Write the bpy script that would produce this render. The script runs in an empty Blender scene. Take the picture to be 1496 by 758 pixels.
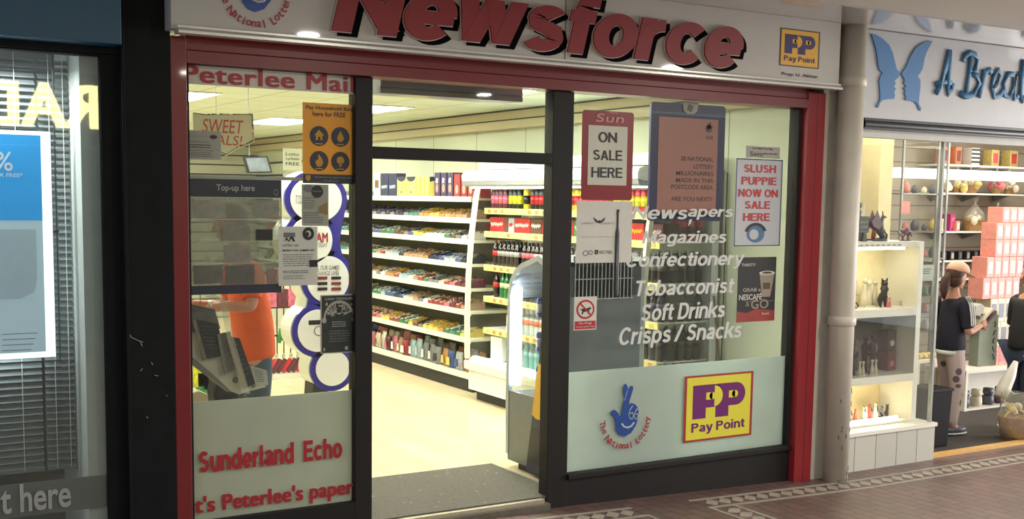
import bpy, bmesh, math, random
from mathutils import Vector, Matrix
random.seed(7)
S = bpy.context.scene
C = S.collection

# ------------------------------------------------------------------ camera
FPX, YAW, PITCH, ROLL = 1689.6, .5434, .1011, -.0144
CAMH, PCX, PCY = 1.9171, 748.0, 463.46
_cy, _sy, _cp, _sp = math.cos(YAW), math.sin(YAW), math.cos(PITCH), math.sin(PITCH)
_r = Vector((_cy, -_sy, 0)); _f = Vector((_sy*_cp, _cy*_cp, -_sp)); _d = _f.cross(_r)
_cr, _sr = math.cos(ROLL), math.sin(ROLL)
AR = _cr*_r + _sr*_d; AD = -_sr*_r + _cr*_d; AF = _f
cam = bpy.data.objects.new('camera', bpy.data.cameras.new('camera')); C.objects.link(cam)
m = Matrix.Identity(4)
for i in range(3):
    m[i][0] = AR[i]; m[i][1] = -AD[i]; m[i][2] = -AF[i]
m[2][3] = CAMH
cam.matrix_world = m
cam.data.sensor_width = 36; cam.data.lens = FPX/1496*36
cam.data.shift_y = (PCY-379)/1496
cam.data.clip_start = .05; cam.data.clip_end = 100
S.camera = cam
S.view_settings.view_transform = 'Standard'; S.view_settings.look = 'None'
S.view_settings.gamma = 1; S.view_settings.use_curve_mapping = False
S.view_settings.exposure = 0.65

def at(px, py, x=None, y=None, z=None):
    "point of the place seen at a photograph pixel, on a known plane"
    v = AR*((px-PCX)/FPX) + AD*((py-PCY)/FPX) + AF
    t = y/v.y if y is not None else ((z-CAMH)/v.z if z is not None else x/v.x)
    return Vector((0, 0, CAMH)) + v*t

# ------------------------------------------------------------------ world and lights
w = bpy.data.worlds.new('arcade_daylight'); S.world = w; w.use_nodes = True
w.node_tree.nodes['Background'].inputs[0].default_value = (.80, .88, 1.0, 1)
w.node_tree.nodes['Background'].inputs[1].default_value = .62

def area(name, loc, rot, sx, sy, power, col=(1, 1, 1), shape='RECTANGLE', spread=math.pi):
    l = bpy.data.lights.new(name, 'AREA'); l.shape = shape; l.size = sx; l.size_y = sy
    l.energy = power; l.color = col; l.spread = spread
    o = bpy.data.objects.new(name, l); C.objects.link(o); o.location = loc; o.rotation_euler = rot
    return o
K_PANEL = 18.5      # emission of the shop's ceiling panels
K_DOWN = 36         # watts of each arcade downlight
# added fill light, unseen, from the right: lifts ceiling, fascia and paving
area('right_fill_light', (15.9, 2.8, 1.5), (0, math.radians(90), 0), 3.0, 4.6, 520, (1, .95, .90))

# ------------------------------------------------------------------ materials
def lin(c):
    return tuple(((v/255)/12.92 if v/255 <= .04045 else (((v/255)+.055)/1.055)**2.4) for v in c)
MC = {}
def mat(name, col, rough=.5, metal=0, noise=.06, scale=14, bump=0, coat=0, spec=.5, emit=0, trans=0, alpha=1):
    if name in MC: return MC[name]
    M = bpy.data.materials.new(name); M.use_nodes = True; nt = M.node_tree; N = nt.nodes; L = nt.links
    b = N['Principled BSDF']; c = lin(col)
    b.inputs['Roughness'].default_value = rough; b.inputs['Metallic'].default_value = metal
    b.inputs['Specular IOR Level'].default_value = spec
    b.inputs['Coat Weight'].default_value = coat; b.inputs['Coat Roughness'].default_value = .04
    b.inputs['Alpha'].default_value = alpha
    tc = N.new('ShaderNodeTexCoord'); nz = N.new('ShaderNodeTexNoise'); nz.inputs['Scale'].default_value = scale
    nz.inputs['Detail'].default_value = 4
    L.new(tc.outputs['Object'], nz.inputs['Vector'])
    mx = N.new('ShaderNodeMix'); mx.data_type = 'RGBA'
    mx.inputs[6].default_value = (*[max(0, v*(1-noise*2)) for v in c], 1)
    mx.inputs[7].default_value = (*[min(1, v*(1+noise*2)) for v in c], 1)
    L.new(nz.outputs['Fac'], mx.inputs[0]); L.new(mx.outputs[2], b.inputs['Base Color'])
    if emit:
        b.inputs['Emission Color'].default_value = (*c, 1); b.inputs['Emission Strength'].default_value = emit
    if trans:
        b.inputs['Transmission Weight'].default_value = trans
    if bump:
        bp = N.new('ShaderNodeBump'); bp.inputs['Strength'].default_value = bump; bp.inputs['Distance'].default_value = .01
        L.new(nz.outputs['Fac'], bp.inputs['Height']); L.new(bp.outputs[0], b.inputs['Normal'])
    MC[name] = M
    return M

def brick_mat(name, c1, c2, cm, bw, bh, mortar, offset=0, rough=.5, rot=0, loc=(0, 0, 0), axes='xy', coat=0, bump=0, noise=.1):
    M = bpy.data.materials.new(name); M.use_nodes = True; nt = M.node_tree; N = nt.nodes; L = nt.links
    b = N['Principled BSDF']; b.inputs['Roughness'].default_value = rough; b.inputs['Coat Weight'].default_value = coat
    tc = N.new('ShaderNodeTexCoord'); mp = N.new('ShaderNodeMapping')
    mp.inputs['Location'].default_value = loc; mp.inputs['Rotation'].default_value = (0, 0, rot)
    src = tc.outputs['Object']
    if axes != 'xy':
        sp = N.new('ShaderNodeSeparateXYZ'); cb = N.new('ShaderNodeCombineXYZ'); L.new(src, sp.inputs[0])
        L.new(sp.outputs['XYZ'.index(axes[0].upper())], cb.inputs[0]); L.new(sp.outputs['XYZ'.index(axes[1].upper())], cb.inputs[1])
        src = cb.outputs[0]
    L.new(src, mp.inputs['Vector'])
    br = N.new('ShaderNodeTexBrick'); br.offset = offset; br.squash = 1
    br.inputs['Scale'].default_value = 1; br.inputs['Brick Width'].default_value = bw; br.inputs['Row Height'].default_value = bh
    br.inputs['Mortar Size'].default_value = mortar; br.inputs['Mortar Smooth'].default_value = .3
    br.inputs['Color1'].default_value = (*lin(c1), 1); br.inputs['Color2'].default_value = (*lin(c2), 1); br.inputs['Mortar'].default_value = (*lin(cm), 1)
    L.new(mp.outputs[0], br.inputs['Vector'])
    nz = N.new('ShaderNodeTexNoise'); nz.inputs['Scale'].default_value = 3; nz.inputs['Detail'].default_value = 5; L.new(tc.outputs['Object'], nz.inputs['Vector'])
    mr = N.new('ShaderNodeMapRange'); mr.inputs['To Min'].default_value = 1-noise*2; mr.inputs['To Max'].default_value = 1+noise*2
    L.new(nz.outputs['Fac'], mr.inputs['Value'])
    mx = N.new('ShaderNodeMix'); mx.data_type = 'RGBA'; mx.blend_type = 'MULTIPLY'; mx.inputs[0].default_value = 1
    L.new(br.outputs['Color'], mx.inputs[6]); L.new(mr.outputs[0], mx.inputs[7]); L.new(mx.outputs[2], b.inputs['Base Color'])
    if bump:
        bp = N.new('ShaderNodeBump'); bp.inputs['Strength'].default_value = bump; bp.inputs['Distance'].default_value = .004; bp.invert = True
        L.new(br.outputs['Fac'], bp.inputs['Height']); L.new(bp.outputs[0], b.inputs['Normal'])
    return M

def glass_mat(name, tint=(1, 1, 1), refl=1.0, haze=0.0, hazecol=(200, 205, 200)):
    M = bpy.data.materials.new(name); M.use_nodes = True; nt = M.node_tree; N = nt.nodes; L = nt.links
    N.remove(N['Principled BSDF'])
    tr = N.new('ShaderNodeBsdfTransparent'); tr.inputs[0].default_value = (*tint, 1)
    gl = N.new('ShaderNodeBsdfGlossy'); gl.inputs['Roughness'].default_value = .015
    fr = N.new('ShaderNodeFresnel'); fr.inputs[0].default_value = 1.5
    ml = N.new('ShaderNodeMath'); ml.operation = 'MULTIPLY'; ml.inputs[1].default_value = refl
    L.new(fr.outputs[0], ml.inputs[0])
    ge = N.new('ShaderNodeNewGeometry'); mi = N.new('ShaderNodeMath'); mi.operation = 'MULTIPLY_ADD'; mi.inputs[1].default_value = 1/1.5-1.5; mi.inputs[2].default_value = 1.5
    L.new(ge.outputs['Backfacing'], mi.inputs[0]); L.new(mi.outputs[0], fr.inputs[0])      # same mirror strength on both faces of the pane
    last = tr.outputs[0]
    if haze:
        df = N.new('ShaderNodeBsdfDiffuse'); df.inputs[0].default_value = (*lin(hazecol), 1)
        nz = N.new('ShaderNodeTexNoise'); nz.inputs['Scale'].default_value = 9; nz.inputs['Detail'].default_value = 5
        mr = N.new('ShaderNodeMapRange'); mr.inputs['To Min'].default_value = haze*.5; mr.inputs['To Max'].default_value = haze*1.5
        L.new(nz.outputs['Fac'], mr.inputs['Value'])
        m0 = N.new('ShaderNodeMixShader'); L.new(mr.outputs[0], m0.inputs[0])
        L.new(last, m0.inputs[1]); L.new(df.outputs[0], m0.inputs[2]); last = m0.outputs[0]
    mx = N.new('ShaderNodeMixShader'); L.new(ml.outputs[0], mx.inputs[0]); L.new(last, mx.inputs[1]); L.new(gl.outputs[0], mx.inputs[2])
    L.new(mx.outputs[0], N['Material Output'].inputs['Surface'])
    return M

def film_mat(name, col, tl=.5, rough=.4):
    "frosted film on glass: scatters light from both sides"
    M = bpy.data.materials.new(name); M.use_nodes = True; nt = M.node_tree; N = nt.nodes; L = nt.links
    b = N['Principled BSDF']; b.inputs['Roughness'].default_value = rough; b.inputs['Coat Weight'].default_value = .3
    nz = N.new('ShaderNodeTexNoise'); nz.inputs['Scale'].default_value = 6; nz.inputs['Detail'].default_value = 4
    tc = N.new('ShaderNodeTexCoord'); L.new(tc.outputs['Object'], nz.inputs['Vector'])
    c = lin(col); mx = N.new('ShaderNodeMix'); mx.data_type = 'RGBA'
    mx.inputs[6].default_value = (*[v*.93 for v in c], 1); mx.inputs[7].default_value = (*[min(1, v*1.07) for v in c], 1)
    L.new(nz.outputs['Fac'], mx.inputs[0]); L.new(mx.outputs[2], b.inputs['Base Color'])
    t = N.new('ShaderNodeBsdfTranslucent'); L.new(mx.outputs[2], t.inputs[0])
    ms = N.new('ShaderNodeMixShader'); ms.inputs[0].default_value = tl
    L.new(b.outputs[0], ms.inputs[1]); L.new(t.outputs[0], ms.inputs[2]); L.new(ms.outputs[0], N['Material Output'].inputs['Surface'])
    return M

G_SHOP = glass_mat('clear_shop_glass', (.97, .98, .965), .8, .018)
G_LEFT = glass_mat('dark_shop_glass', (.88, .92, .92), 1.3, .02)
G_THIN = glass_mat('clear_acrylic', (.97, .98, .97), .7, .012)
G_CELLO = glass_mat('cellophane', (.92, .93, .90), 1.2, .18, (235, 230, 215))
G_POCKET = glass_mat('scuffed_acrylic', (.78, .80, .76), 1.0, .38, (165, 165, 155))
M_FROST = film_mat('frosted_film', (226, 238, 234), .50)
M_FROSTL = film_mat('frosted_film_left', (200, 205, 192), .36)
M_SIGN = mat('fascia_white', (186, 183, 176), .6, noise=.03, scale=3, coat=.6)
M_LIP = mat('aluminium_lip', (205, 205, 198), .3, .4, noise=.04)
M_RED_SHADED = mat('red_paint_shaded', (112, 30, 34), .38, noise=.06, scale=5, coat=.15)  # frame red darkened in its colour for the shade under the sign
M_RED_LIT = mat('red_paint_lit', (146, 38, 44), .38, noise=.06, scale=5, coat=.15)  # the same frame red in its lit tone, for the right post
M_BLACK = mat('black_frame', (30, 28, 28), .55, noise=.08, scale=6, spec=.25)
M_TIMBER = mat('black_timber', (20, 23, 24), .7, noise=.2, scale=9, bump=.25, spec=.15)
M_PIPE = mat('cream_pipe_paint', (196, 190, 176), .5, noise=.07, scale=7, bump=.1)
M_PLASTER = mat('pier_plaster', (176, 170, 158), .8, noise=.1, scale=10, bump=.15)
M_WHITE = mat('white_laminate', (225, 222, 212), .45, noise=.02)
M_CREAM = mat('cream_metal', (222, 220, 198), .45, noise=.03)
M_DARK = mat('dark_plinth', (38, 40, 40), .6, noise=.1)
M_GREY = mat('mid_grey', (120, 122, 122), .5)
M_SILVER = mat('silver_panel', (150, 152, 152), .35, .5, noise=.04)
M_TXTRED = mat('vinyl_red', (158, 36, 44), .45, noise=.05)
M_TXTDK = mat('vinyl_black', (18, 18, 20), .5, noise=.05)
M_TXTGR = mat('print_grey', (110, 112, 112), .7)
M_TXTWH = mat('vinyl_white', (205, 208, 204), .6, noise=.04)
M_LED = mat('lit_diffuser', (250, 252, 238), .5, noise=0, emit=K_PANEL)

# ------------------------------------------------------------------ mesh helpers
class MB:
    def __init__(s): s.b = bmesh.new()
    def _v(s, p): return s.b.verts.new(p)
    def _f(s, vs, m):
        try:
            f = s.b.faces.new(vs); f.material_index = m; return f
        except ValueError: return None
    def box(s, x0, x1, y0, y1, z0, z1, m=0, rot=None, piv=None):
        P = [(x, y, z) for z in (z0, z1) for y in (y0, y1) for x in (x0, x1)]
        if rot is not None:
            c = Vector(piv) if piv else Vector(((x0+x1)/2, (y0+y1)/2, (z0+z1)/2))
            P = [c + rot @ (Vector(p)-c) for p in P]
        v = [s._v(p) for p in P]
        for q in ((0, 2, 3, 1), (4, 5, 7, 6), (0, 1, 5, 4), (2, 6, 7, 3), (0, 4, 6, 2), (1, 3, 7, 5)): s._f([v[i] for i in q], m)
        return s
    def prism(s, pts, a, b, axis='y', m=0):
        def P(p, t): return {'y': (p[0], t, p[1]), 'x': (t, p[0], p[1]), 'z': (p[0], p[1], t)}[axis]
        A = [s._v(P(p, a)) for p in pts]; B = [s._v(P(p, b)) for p in pts]
        n = len(pts); s._f(A, m); s._f(B[::-1], m)
        for i in range(n): s._f([A[i], B[i], B[(i+1) % n], A[(i+1) % n]], m)
        return s
    def disc(s, cx, cz, rx, rz, y0, y1, m=0, n=28):
        return s.prism([(cx+rx*math.cos(2*math.pi*i/n), cz+rz*math.sin(2*math.pi*i/n)) for i in range(n)], y0, y1, 'y', m)
    def tube(s, pts, r, m=0, n=8, cap=True):
        pts = [Vector(p) for p in pts]; rings = []
        R = r if isinstance(r, (list, tuple)) else [r]*len(pts)
        for i, p in enumerate(pts):
            t = (pts[min(i+1, len(pts)-1)]-pts[max(i-1, 0)]).normalized()
            u = t.cross(Vector((0, 0, 1)) if abs(t.z) < .9 else Vector((0, 1, 0))).normalized(); v = t.cross(u)
            rings.append([s._v(p + (u*math.cos(2*math.pi*k/n)+v*math.sin(2*math.pi*k/n))*R[i]) for k in range(n)])
        for a, b in zip(rings, rings[1:]):
            for k in range(n): s._f([a[k], a[(k+1) % n], b[(k+1) % n], b[k]], m)
        if cap: s._f(rings[0][::-1], m); s._f(rings[-1], m)
        return s
    def lathe(s, prof, c=(0, 0, 0), n=16, m=0, sx=1, sy=1):
        rings = [[s._v((c[0]+r*sx*math.cos(2*math.pi*k/n), c[1]+r*sy*math.sin(2*math.pi*k/n), c[2]+z)) for k in range(n)] for r, z in prof]
        for a, b in zip(rings, rings[1:]):
            for k in range(n): s._f([a[k], a[(k+1) % n], b[(k+1) % n], b[k]], m)
        s._f(rings[0][::-1], m); s._f(rings[-1], m)
        return s
    def ball(s, c, r, m=0, n=12, k=8, rot=None):
        r = (r, r, r) if isinstance(r, (int, float)) else r; c = Vector(c); rings = []
        for i in range(1, k):
            a = math.pi*i/k; ring = []
            for j in range(n):
                p = Vector((r[0]*math.sin(a)*math.cos(2*math.pi*j/n), r[1]*math.sin(a)*math.sin(2*math.pi*j/n), -r[2]*math.cos(a)))
                if rot is not None: p = rot @ p
                ring.append(s._v(c+p))
            rings.append(ring)
        t0 = Vector((0, 0, -r[2])); t1 = Vector((0, 0, r[2]))
        if rot is not None: t0 = rot @ t0; t1 = rot @ t1
        lo, hi = s._v(c+t0), s._v(c+t1)
        for j in range(n):
            s._f([lo, rings[0][(j+1) % n], rings[0][j]], m); s._f([hi, rings[-1][j], rings[-1][(j+1) % n]], m)
        for a, b in zip(rings, rings[1:]):
            for j in range(n): s._f([a[j], a[(j+1) % n], b[(j+1) % n], b[j]], m)
        return s
    def build(s, name, mats, parent=None, smooth=False, bevel=0):
        bmesh.ops.recalc_face_normals(s.b, faces=s.b.faces)
        if smooth:
            for f in s.b.faces: f.smooth = True
        me = bpy.data.meshes.new(name); s.b.to_mesh(me); s.b.free()
        return link(name, me, mats, parent, bevel)

def link(name, me, mats, parent=None, bevel=0):
    if not isinstance(mats, (list, tuple)): mats = [mats]
    if len(me.materials): me.materials.clear()
    for q in mats: me.materials.append(q)
    o = bpy.data.objects.new(name, me); C.objects.link(o)
    if parent:
        o.parent = parent
        if parent.type == 'EMPTY': o.matrix_parent_inverse = Matrix.Translation(-parent.location)
    if bevel:
        b = o.modifiers.new('bevel', 'BEVEL'); b.width = bevel; b.segments = 2; b.limit_method = 'ANGLE'
    return o
def thing(name, label, cat, loc=(0, 0, 0), group=None):
    o = bpy.data.objects.new(name, None); C.objects.link(o); o.location = loc; o.empty_display_size = .1
    o['label'] = label; o['category'] = cat
    if group: o['group'] = group
    return o
def tag(o, label, cat, group=None, kind=None):
    o['label'] = label; o['category'] = cat
    if group: o['group'] = group
    if kind: o['kind'] = kind
    if o.type == 'MESH' and not o.parent and o.location.length < 1e-6 and not o.children:
        vs = [v.co for v in o.data.vertices]
        c = Vector(((min(v.x for v in vs)+max(v.x for v in vs))/2, (min(v.y for v in vs)+max(v.y for v in vs))/2, min(v.z for v in vs)))
        o.data.transform(Matrix.Translation(-c)); o.location = c
    return o
def struct(o): o['kind'] = 'structure'; return o
def dup(root, loc, rotz=0, label=None, group=None, scale=None):
    r = root.copy(); C.objects.link(r); r.location = loc; r.rotation_euler = (0, 0, rotz)
    if scale: r.scale = scale
    if label: r['label'] = label
    if group: r['group'] = group
    for ch in list(root.children):
        c = ch.copy(); C.objects.link(c); c.parent = r
        for g in list(ch.children):
            d = g.copy(); C.objects.link(d); d.parent = c
    return r
class Once:
    "first placement moves the prototype itself, later ones copy it"
    def __init__(s, root): s.r = root; s.n = 0
    def put(s, loc, rotz=0, label=None, group=None, scale=None):
        s.n += 1
        if s.n == 1:
            s.first = (Vector(loc), rotz); s.pend = (label, group, scale)
            s.r0 = dup(s.r, loc, rotz, label, group, scale); return s.r0
        return dup(s.r, loc, rotz, label, group, scale)
    def done(s):
        for ch in list(s.r.children):
            for g in list(ch.children): bpy.data.objects.remove(g)
            bpy.data.objects.remove(ch)
        bpy.data.objects.remove(s.r)

# text -> mesh, fitted to a rectangle of the facade plane (x, z), facing -Y
_tc = {}
def glyphs(s, bold=0, shear=0, space=1, align='LEFT', line=1.0):
    k = (s, bold, shear, space, align, line)
    if k not in _tc:
        cu = bpy.data.curves.new('lettering', 'FONT'); cu.body = s; cu.offset = bold; cu.shear = shear; cu.space_character = space
        cu.align_x = align; cu.space_line = line; cu.resolution_u = 4
        o = bpy.data.objects.new('lettering', cu); C.objects.link(o)
        dg = bpy.context.evaluated_depsgraph_get()
        me = bpy.data.meshes.new_from_object(o.evaluated_get(dg))
        _tc[k] = ([tuple(v.co[:2]) for v in me.vertices], [tuple(p.vertices) for p in me.polygons])
        bpy.data.objects.remove(o); bpy.data.meshes.remove(me)
    return _tc[k]
def add_text(mb, s, x0, x1, z0, z1, y, th=.002, m=0, bold=.02, shear=0, space=1, align='LEFT', line=1.0, rot=0, keep=False):
    if bold > .025:          # heavy weights: overprint slightly shifted copies so that corners stay clean
        d = bold*1.05*(z1-z0); dz = d*.45
        for i, (a, c) in enumerate(((-d, -dz), (-d, dz), (d, -dz), (d, dz), (0, 0))):
            add_text(mb, s, x0+d+a, x1-d+a, z0+dz+c, z1-dz+c, y-.0002*i, th, m, 0, shear, max(space, 1+bold*1.2), align, line, rot)
        return mb
    vs, fs = glyphs(s, bold, shear, space, align, line)
    ax = min(v[0] for v in vs); bx = max(v[0] for v in vs); az = min(v[1] for v in vs); bz = max(v[1] for v in vs)
    kx = (x1-x0)/(bx-ax); kz = (z1-z0)/(bz-az)
    cx, cz = (x0+x1)/2, (z0+z1)/2; ca, sa = math.cos(rot), math.sin(rot)
    def T(v):
        X = x0+(v[0]-ax)*kx-cx; Z = z0+(v[1]-az)*kz-cz
        return (cx+X*ca-Z*sa, cz+X*sa+Z*ca)
    F = [mb._v((T(v)[0], y, T(v)[1])) for v in vs]
    B = [mb._v((T(v)[0], y+th, T(v)[1])) for v in vs] if th > .004 else None
    ed = {}
    for f in fs:
        mb._f([F[i] for i in f], m)
        if B:
            mb._f([B[i] for i in f[::-1]], m)
            for a, b in zip(f, f[1:]+f[:1]):
                if (b, a) in ed: del ed[(b, a)]
                else: ed[(a, b)] = 1
    if B:
        for a, b in ed: mb._f([F[a], B[a], B[b], F[b]], m)
    return mb
def arc_text(mb, s, cx, cz, r, a0, a1, size, y, m=0, bold=.02, th=.002):
    n = len(s)
    for i, ch in enumerate(s):
        if ch == ' ': continue
        a = a0+(a1-a0)*(i+.5)/n
        x, z = cx+r*math.cos(a), cz+r*math.sin(a)
        vs, fs = glyphs(ch, bold)
        w_ = (max(v[0] for v in vs)-min(v[0] for v in vs)); h_ = (max(v[1] for v in vs)-min(v[1] for v in vs))
        k = size/.72; zo = {'y': -.1, 'g': -.1, 'p': -.1}.get(ch, 0)
        add_text(mb, ch, x-w_*k/2, x+w_*k/2, z-h_*k/2+zo*k, z+h_*k/2+zo*k, y, th, m, bold, rot=a+math.pi/2)

# heavy grotesque capitals and lower case drawn as strokes; x-height 1, capitals 1.37
def _arc(cx, cz, rx, rz, a0, a1, n=14): return [(cx+rx*math.cos(math.radians(a0+(a1-a0)*i/n)), cz+rz*math.sin(math.radians(a0+(a1-a0)*i/n))) for i in range(n+1)]
def grot_glyph(c, w):
    h = w/2; t = .82*h; A = 1.37; L = []
    bowl = lambda cx: _arc(cx, .5, .48-h, .52-t, 0, 360, 26)
    if c == 'o': return .98, [_arc(.49, .5, .49-h, .52-t, 0, 360, 26)]
    if c == 'e': return .95, [_arc(.48, .5, .48-h, .52-t, 0, 318, 24), [(.06, .47), (.96-h*.3, .47)]]
    if c == 'c': return .92, [_arc(.49, .5, .49-h, .52-t, 42, 318, 22)]
    if c == 'a': return .92, [_arc(.44, .68, .38-h+.04, .34-t, 160, 0, 10)+[(.86-h, .6), (.86-h, 0)], [(.86-h, .55), (.5, .53)]+_arc(.34, .27, .34-h, .27-t, 95, 300, 12)+[(.62, .12), (.86-h, .3)]]
    if c in 'nh': return .93, [[(h, 0), (h, 1 if c == 'n' else A)], _arc(.46, .58, .46-h, .44-t, 165, 0, 12)+[(.92-h, 0)]]
    if c == 'm': return 1.42, [[(h, 0), (h, 1)], _arc(.40, .6, .40-h, .42-t, 165, 0, 10)+[(.80-h, 0)], _arc(.80+.30-h, .6, .30, .42-t, 165, 0, 10)+[(1.40-h, 0)]]
    if c == 'u': return .93, [[(.92-h, 0), (.92-h, 1)], [(h, 1), (h, .42)]+_arc(.46, .42, .46-h, .44-t, 180, 345, 12)]
    if c == 'r': return .64, [[(h, 0), (h, 1)], _arc(.60, .52, .60-h, .48-t, 175, 95, 8)]
    if c == 'l': return w+.06, [[(h, 0), (h, A)]]
    if c == 'i': return w+.06, [[(h, 0), (h, 1)], [(h, 1.15), (h, A)]]
    if c == 't': return .58, [[(.12+h, A*.93), (.12+h, .25)]+_arc(.12+h+.16, .17+t, .16, .17, 180, 270, 5)+[(.56, t)], [(0, 1-t), (.56, 1-t)]]
    if c == 'f': return .56, [[(.10+h, 0), (.10+h, 1.08)]+_arc(.10+h+.2, 1.06, .2, .31-t, 180, 90, 6)+[(.58, A-t)], [(0, 1-t), (.55, 1-t)]]
    if c == 'd': return .98, [bowl(.48), [(.96-h, 0), (.96-h, A)]]
    if c == 'b': return .98, [bowl(.48), [(h, 0), (h, A)]]
    if c == 'p': return .98, [bowl(.48), [(h, -.38), (h, 1)]]
    if c == 'g': return .98, [bowl(.48), [(.96-h, 1), (.96-h, -.06)]+_arc(.5, -.08, .46-h, .30-t, 0, -150, 10)]
    if c == 'k': return .92, [[(h, 0), (h, A)], [(.84, 1), (.25, .42)], [(.42, .62), (.86, 0)]]
    if c == 'y': return .88, [[(.06+h*.4, 1), (.46, .0)], [(.86-h*.4, 1), (.46, -.06), (.36, -.26), (.08, -.30)]]
    if c == 'z': return .82, [[(.04, 1-t), (.78, 1-t)], [(.70, .92), (.14, .10)], [(.04, t), (.80, t)]]
    if c == 'w': return 1.30, [[(.02+h*.8, 1), (.36, .05)], [(.36, .05), (.64, 1)], [(.64, 1), (.94, .05)], [(.94, .05), (1.27-h*.8, 1)]]
    if c in 'sS':
        P = _arc(.43, .745, .38-h, .275-t, 15, 200, 12)+[(.22, .60), (.43, .53), (.66, .44)]+_arc(.44, .275, .41-h, .295-t, 25, -165, 12)
        k = 1 if c == 's' else A; q = 1 if c == 's' else 1.2
        return .88*q, [[(x*q, z*k) for x, z in P]]
    if c == 'N': return 1.16, [[(h, 0), (h, A)], [(1.12-h, 0), (1.12-h, A)], [(h*1.0, A-.12), (1.12-h, .12)]]
    if c == 'M': return 1.32, [[(h, 0), (h, A)], [(1.28-h, 0), (1.28-h, A)], [(h, A-.12), (.64, .15)], [(1.28-h, A-.12), (.64, .15)]]
    if c == 'E': return .98, [[(h, 0), (h, A)], [(h, t), (.94, t)], [(h, A-t), (.92, A-t)], [(h, A*.52), (.86, A*.52)]]
    if c == 'L': return .88, [[(h, 0), (h, A)], [(h, t), (.84, t)]]
    if c == 'H': return 1.14, [[(h, 0), (h, A)], [(1.10-h, 0), (1.10-h, A)], [(h, A*.52), (1.1-h, A*.52)]]
    if c == 'T': return .98, [[(.47, 0), (.47, A)], [(0, A-t), (.94, A-t)]]
    if c == 'I': return w+.08, [[(h+.01, 0), (h+.01, A)]]
    if c == 'P': return 1.02, [[(h, 0), (h, A)], [(h, A-t), (.6, A-t)]+_arc(.6, A-.38, .38-h, .38-t, 90, -90, 10)+[(h, A-.76+t)]]
    if c == 'R': return 1.08, [[(h, 0), (h, A)], [(h, A-t), (.6, A-t)]+_arc(.6, A-.38, .38-h, .38-t, 90, -90, 10)+[(h, A-.76+t)], [(.6, .6), (.98-h*.6, 0)]]
    if c == 'D': return 1.10, [[(h, 0), (h, A)], [(h, A-t), (.5, A-t)]+_arc(.5, A/2, .56-h, A/2-t, 90, -90, 14)+[(h, t)]]
    if c == 'O': return 1.20, [_arc(.59, A/2, .59-h, A/2+.02-t, 0, 360, 28)]
    if c == 'C': return 1.14, [_arc(.58, A/2, .58-h, A/2+.02-t, 40, 320, 24)]
    if c == 'U': return 1.12, [[(h, A), (h, .45)]+_arc(.54, .46, .54-h, .48-t, 180, 360, 14)+[(1.08-h, A)]]
    if c == 'W': return 1.56, [[(.02+h*.8, A), (.42, .04)], [(.42, .04), (.77, A)], [(.77, A), (1.12, .04)], [(1.12, .04), (1.52-h*.8, A)]]
    if c == 'A': return 1.14, [[(.04+h*.7, 0), (.55, A-.06)], [(1.06-h*.7, 0), (.55, A-.06)], [(.25, .42), (.85, .42)]]
    if c == '/': return .5, [[(.0, 0), (.45, A)]]
    return .42, []
def add_grot(mb, s, x0, x1, zb, xh, y, th=.002, m=0, w=.30, shear=0, grow=0, gap=.05, out=None):
    "grow thickens the stroke in metres; out(i) may give a separate mesh builder for each letter"
    tot = sum(grot_glyph(c, w)[0]+gap for c in s)-gap+shear*1.37
    kx = (x1-x0)/tot; pen = 0
    y0_ = y
    for i, c in enumerate(s):
        adv, strokes = grot_glyph(c, w); b = out(i) if out else mb
        for si, P in enumerate(strokes):
            y = y0_-(.0007 if th > .004 else .00025)*si
            n = len(P); closed = n > 3 and abs(P[0][0]-P[-1][0]) < 1e-4 and abs(P[0][1]-P[-1][1]) < 1e-4; F = []
            for j, (px, pz) in enumerate(P):
                a = P[j-1] if j else (P[-2] if closed else P[j]); c_ = P[j+1] if j < n-1 else (P[1] if closed else P[j])
                dx, dz = c_[0]-a[0], c_[1]-a[1]; l_ = math.hypot(dx, dz) or 1; dx /= l_; dz /= l_
                hw = w/2*(1-.18*abs(dx)**2)
                ex = 0
                if grow and not closed and j in (0, n-1): ex = (-1 if j == 0 else 1)*grow/xh
                r = []
                for sg in (1, -1):
                    qx = pen+px-dz*hw*sg+dx*ex; qz = pz+dx*hw*sg+dz*ex
                    # flat cut at base line, x-height and cap height for steep strokes
                    if not closed and j in (0, n-1) and abs(dz) > .55 and n < 4: 
                        qz0 = pz+dz*ex; qx = pen+px-(hw/abs(dz))*sg*(1 if dz > 0 else -1)+dx*ex; qz = qz0
                    X = x0+(qx+shear*qz)*kx - dz*grow*sg; Z = zb+qz*xh+dx*grow*sg
                    r.append((X, Z))
                F.append(r)
            for a, c_ in zip(F, F[1:]):
                q = [a[0], c_[0], c_[1], a[1]]
                fr = [b._v((X, y, Z)) for X, Z in q]; b._f(fr, m)
                if th > .004:
                    bk = [b._v((X, y+th, Z)) for X, Z in q]; b._f(bk[::-1], m)
                    for e in range(4):
                        if e in (1, 3) and not (c_ is F[-1] and e == 1) and not (a is F[0] and e == 3): continue
                        b._f([fr[e], bk[e], bk[(e+1) % 4], fr[(e+1) % 4]], m)
        pen += adv+gap
    return mb
def grot_len(s, w=.30, gap=.05, shear=0): return sum(grot_glyph(c, w)[0]+gap for c in s)-gap+shear*1.37

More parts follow.
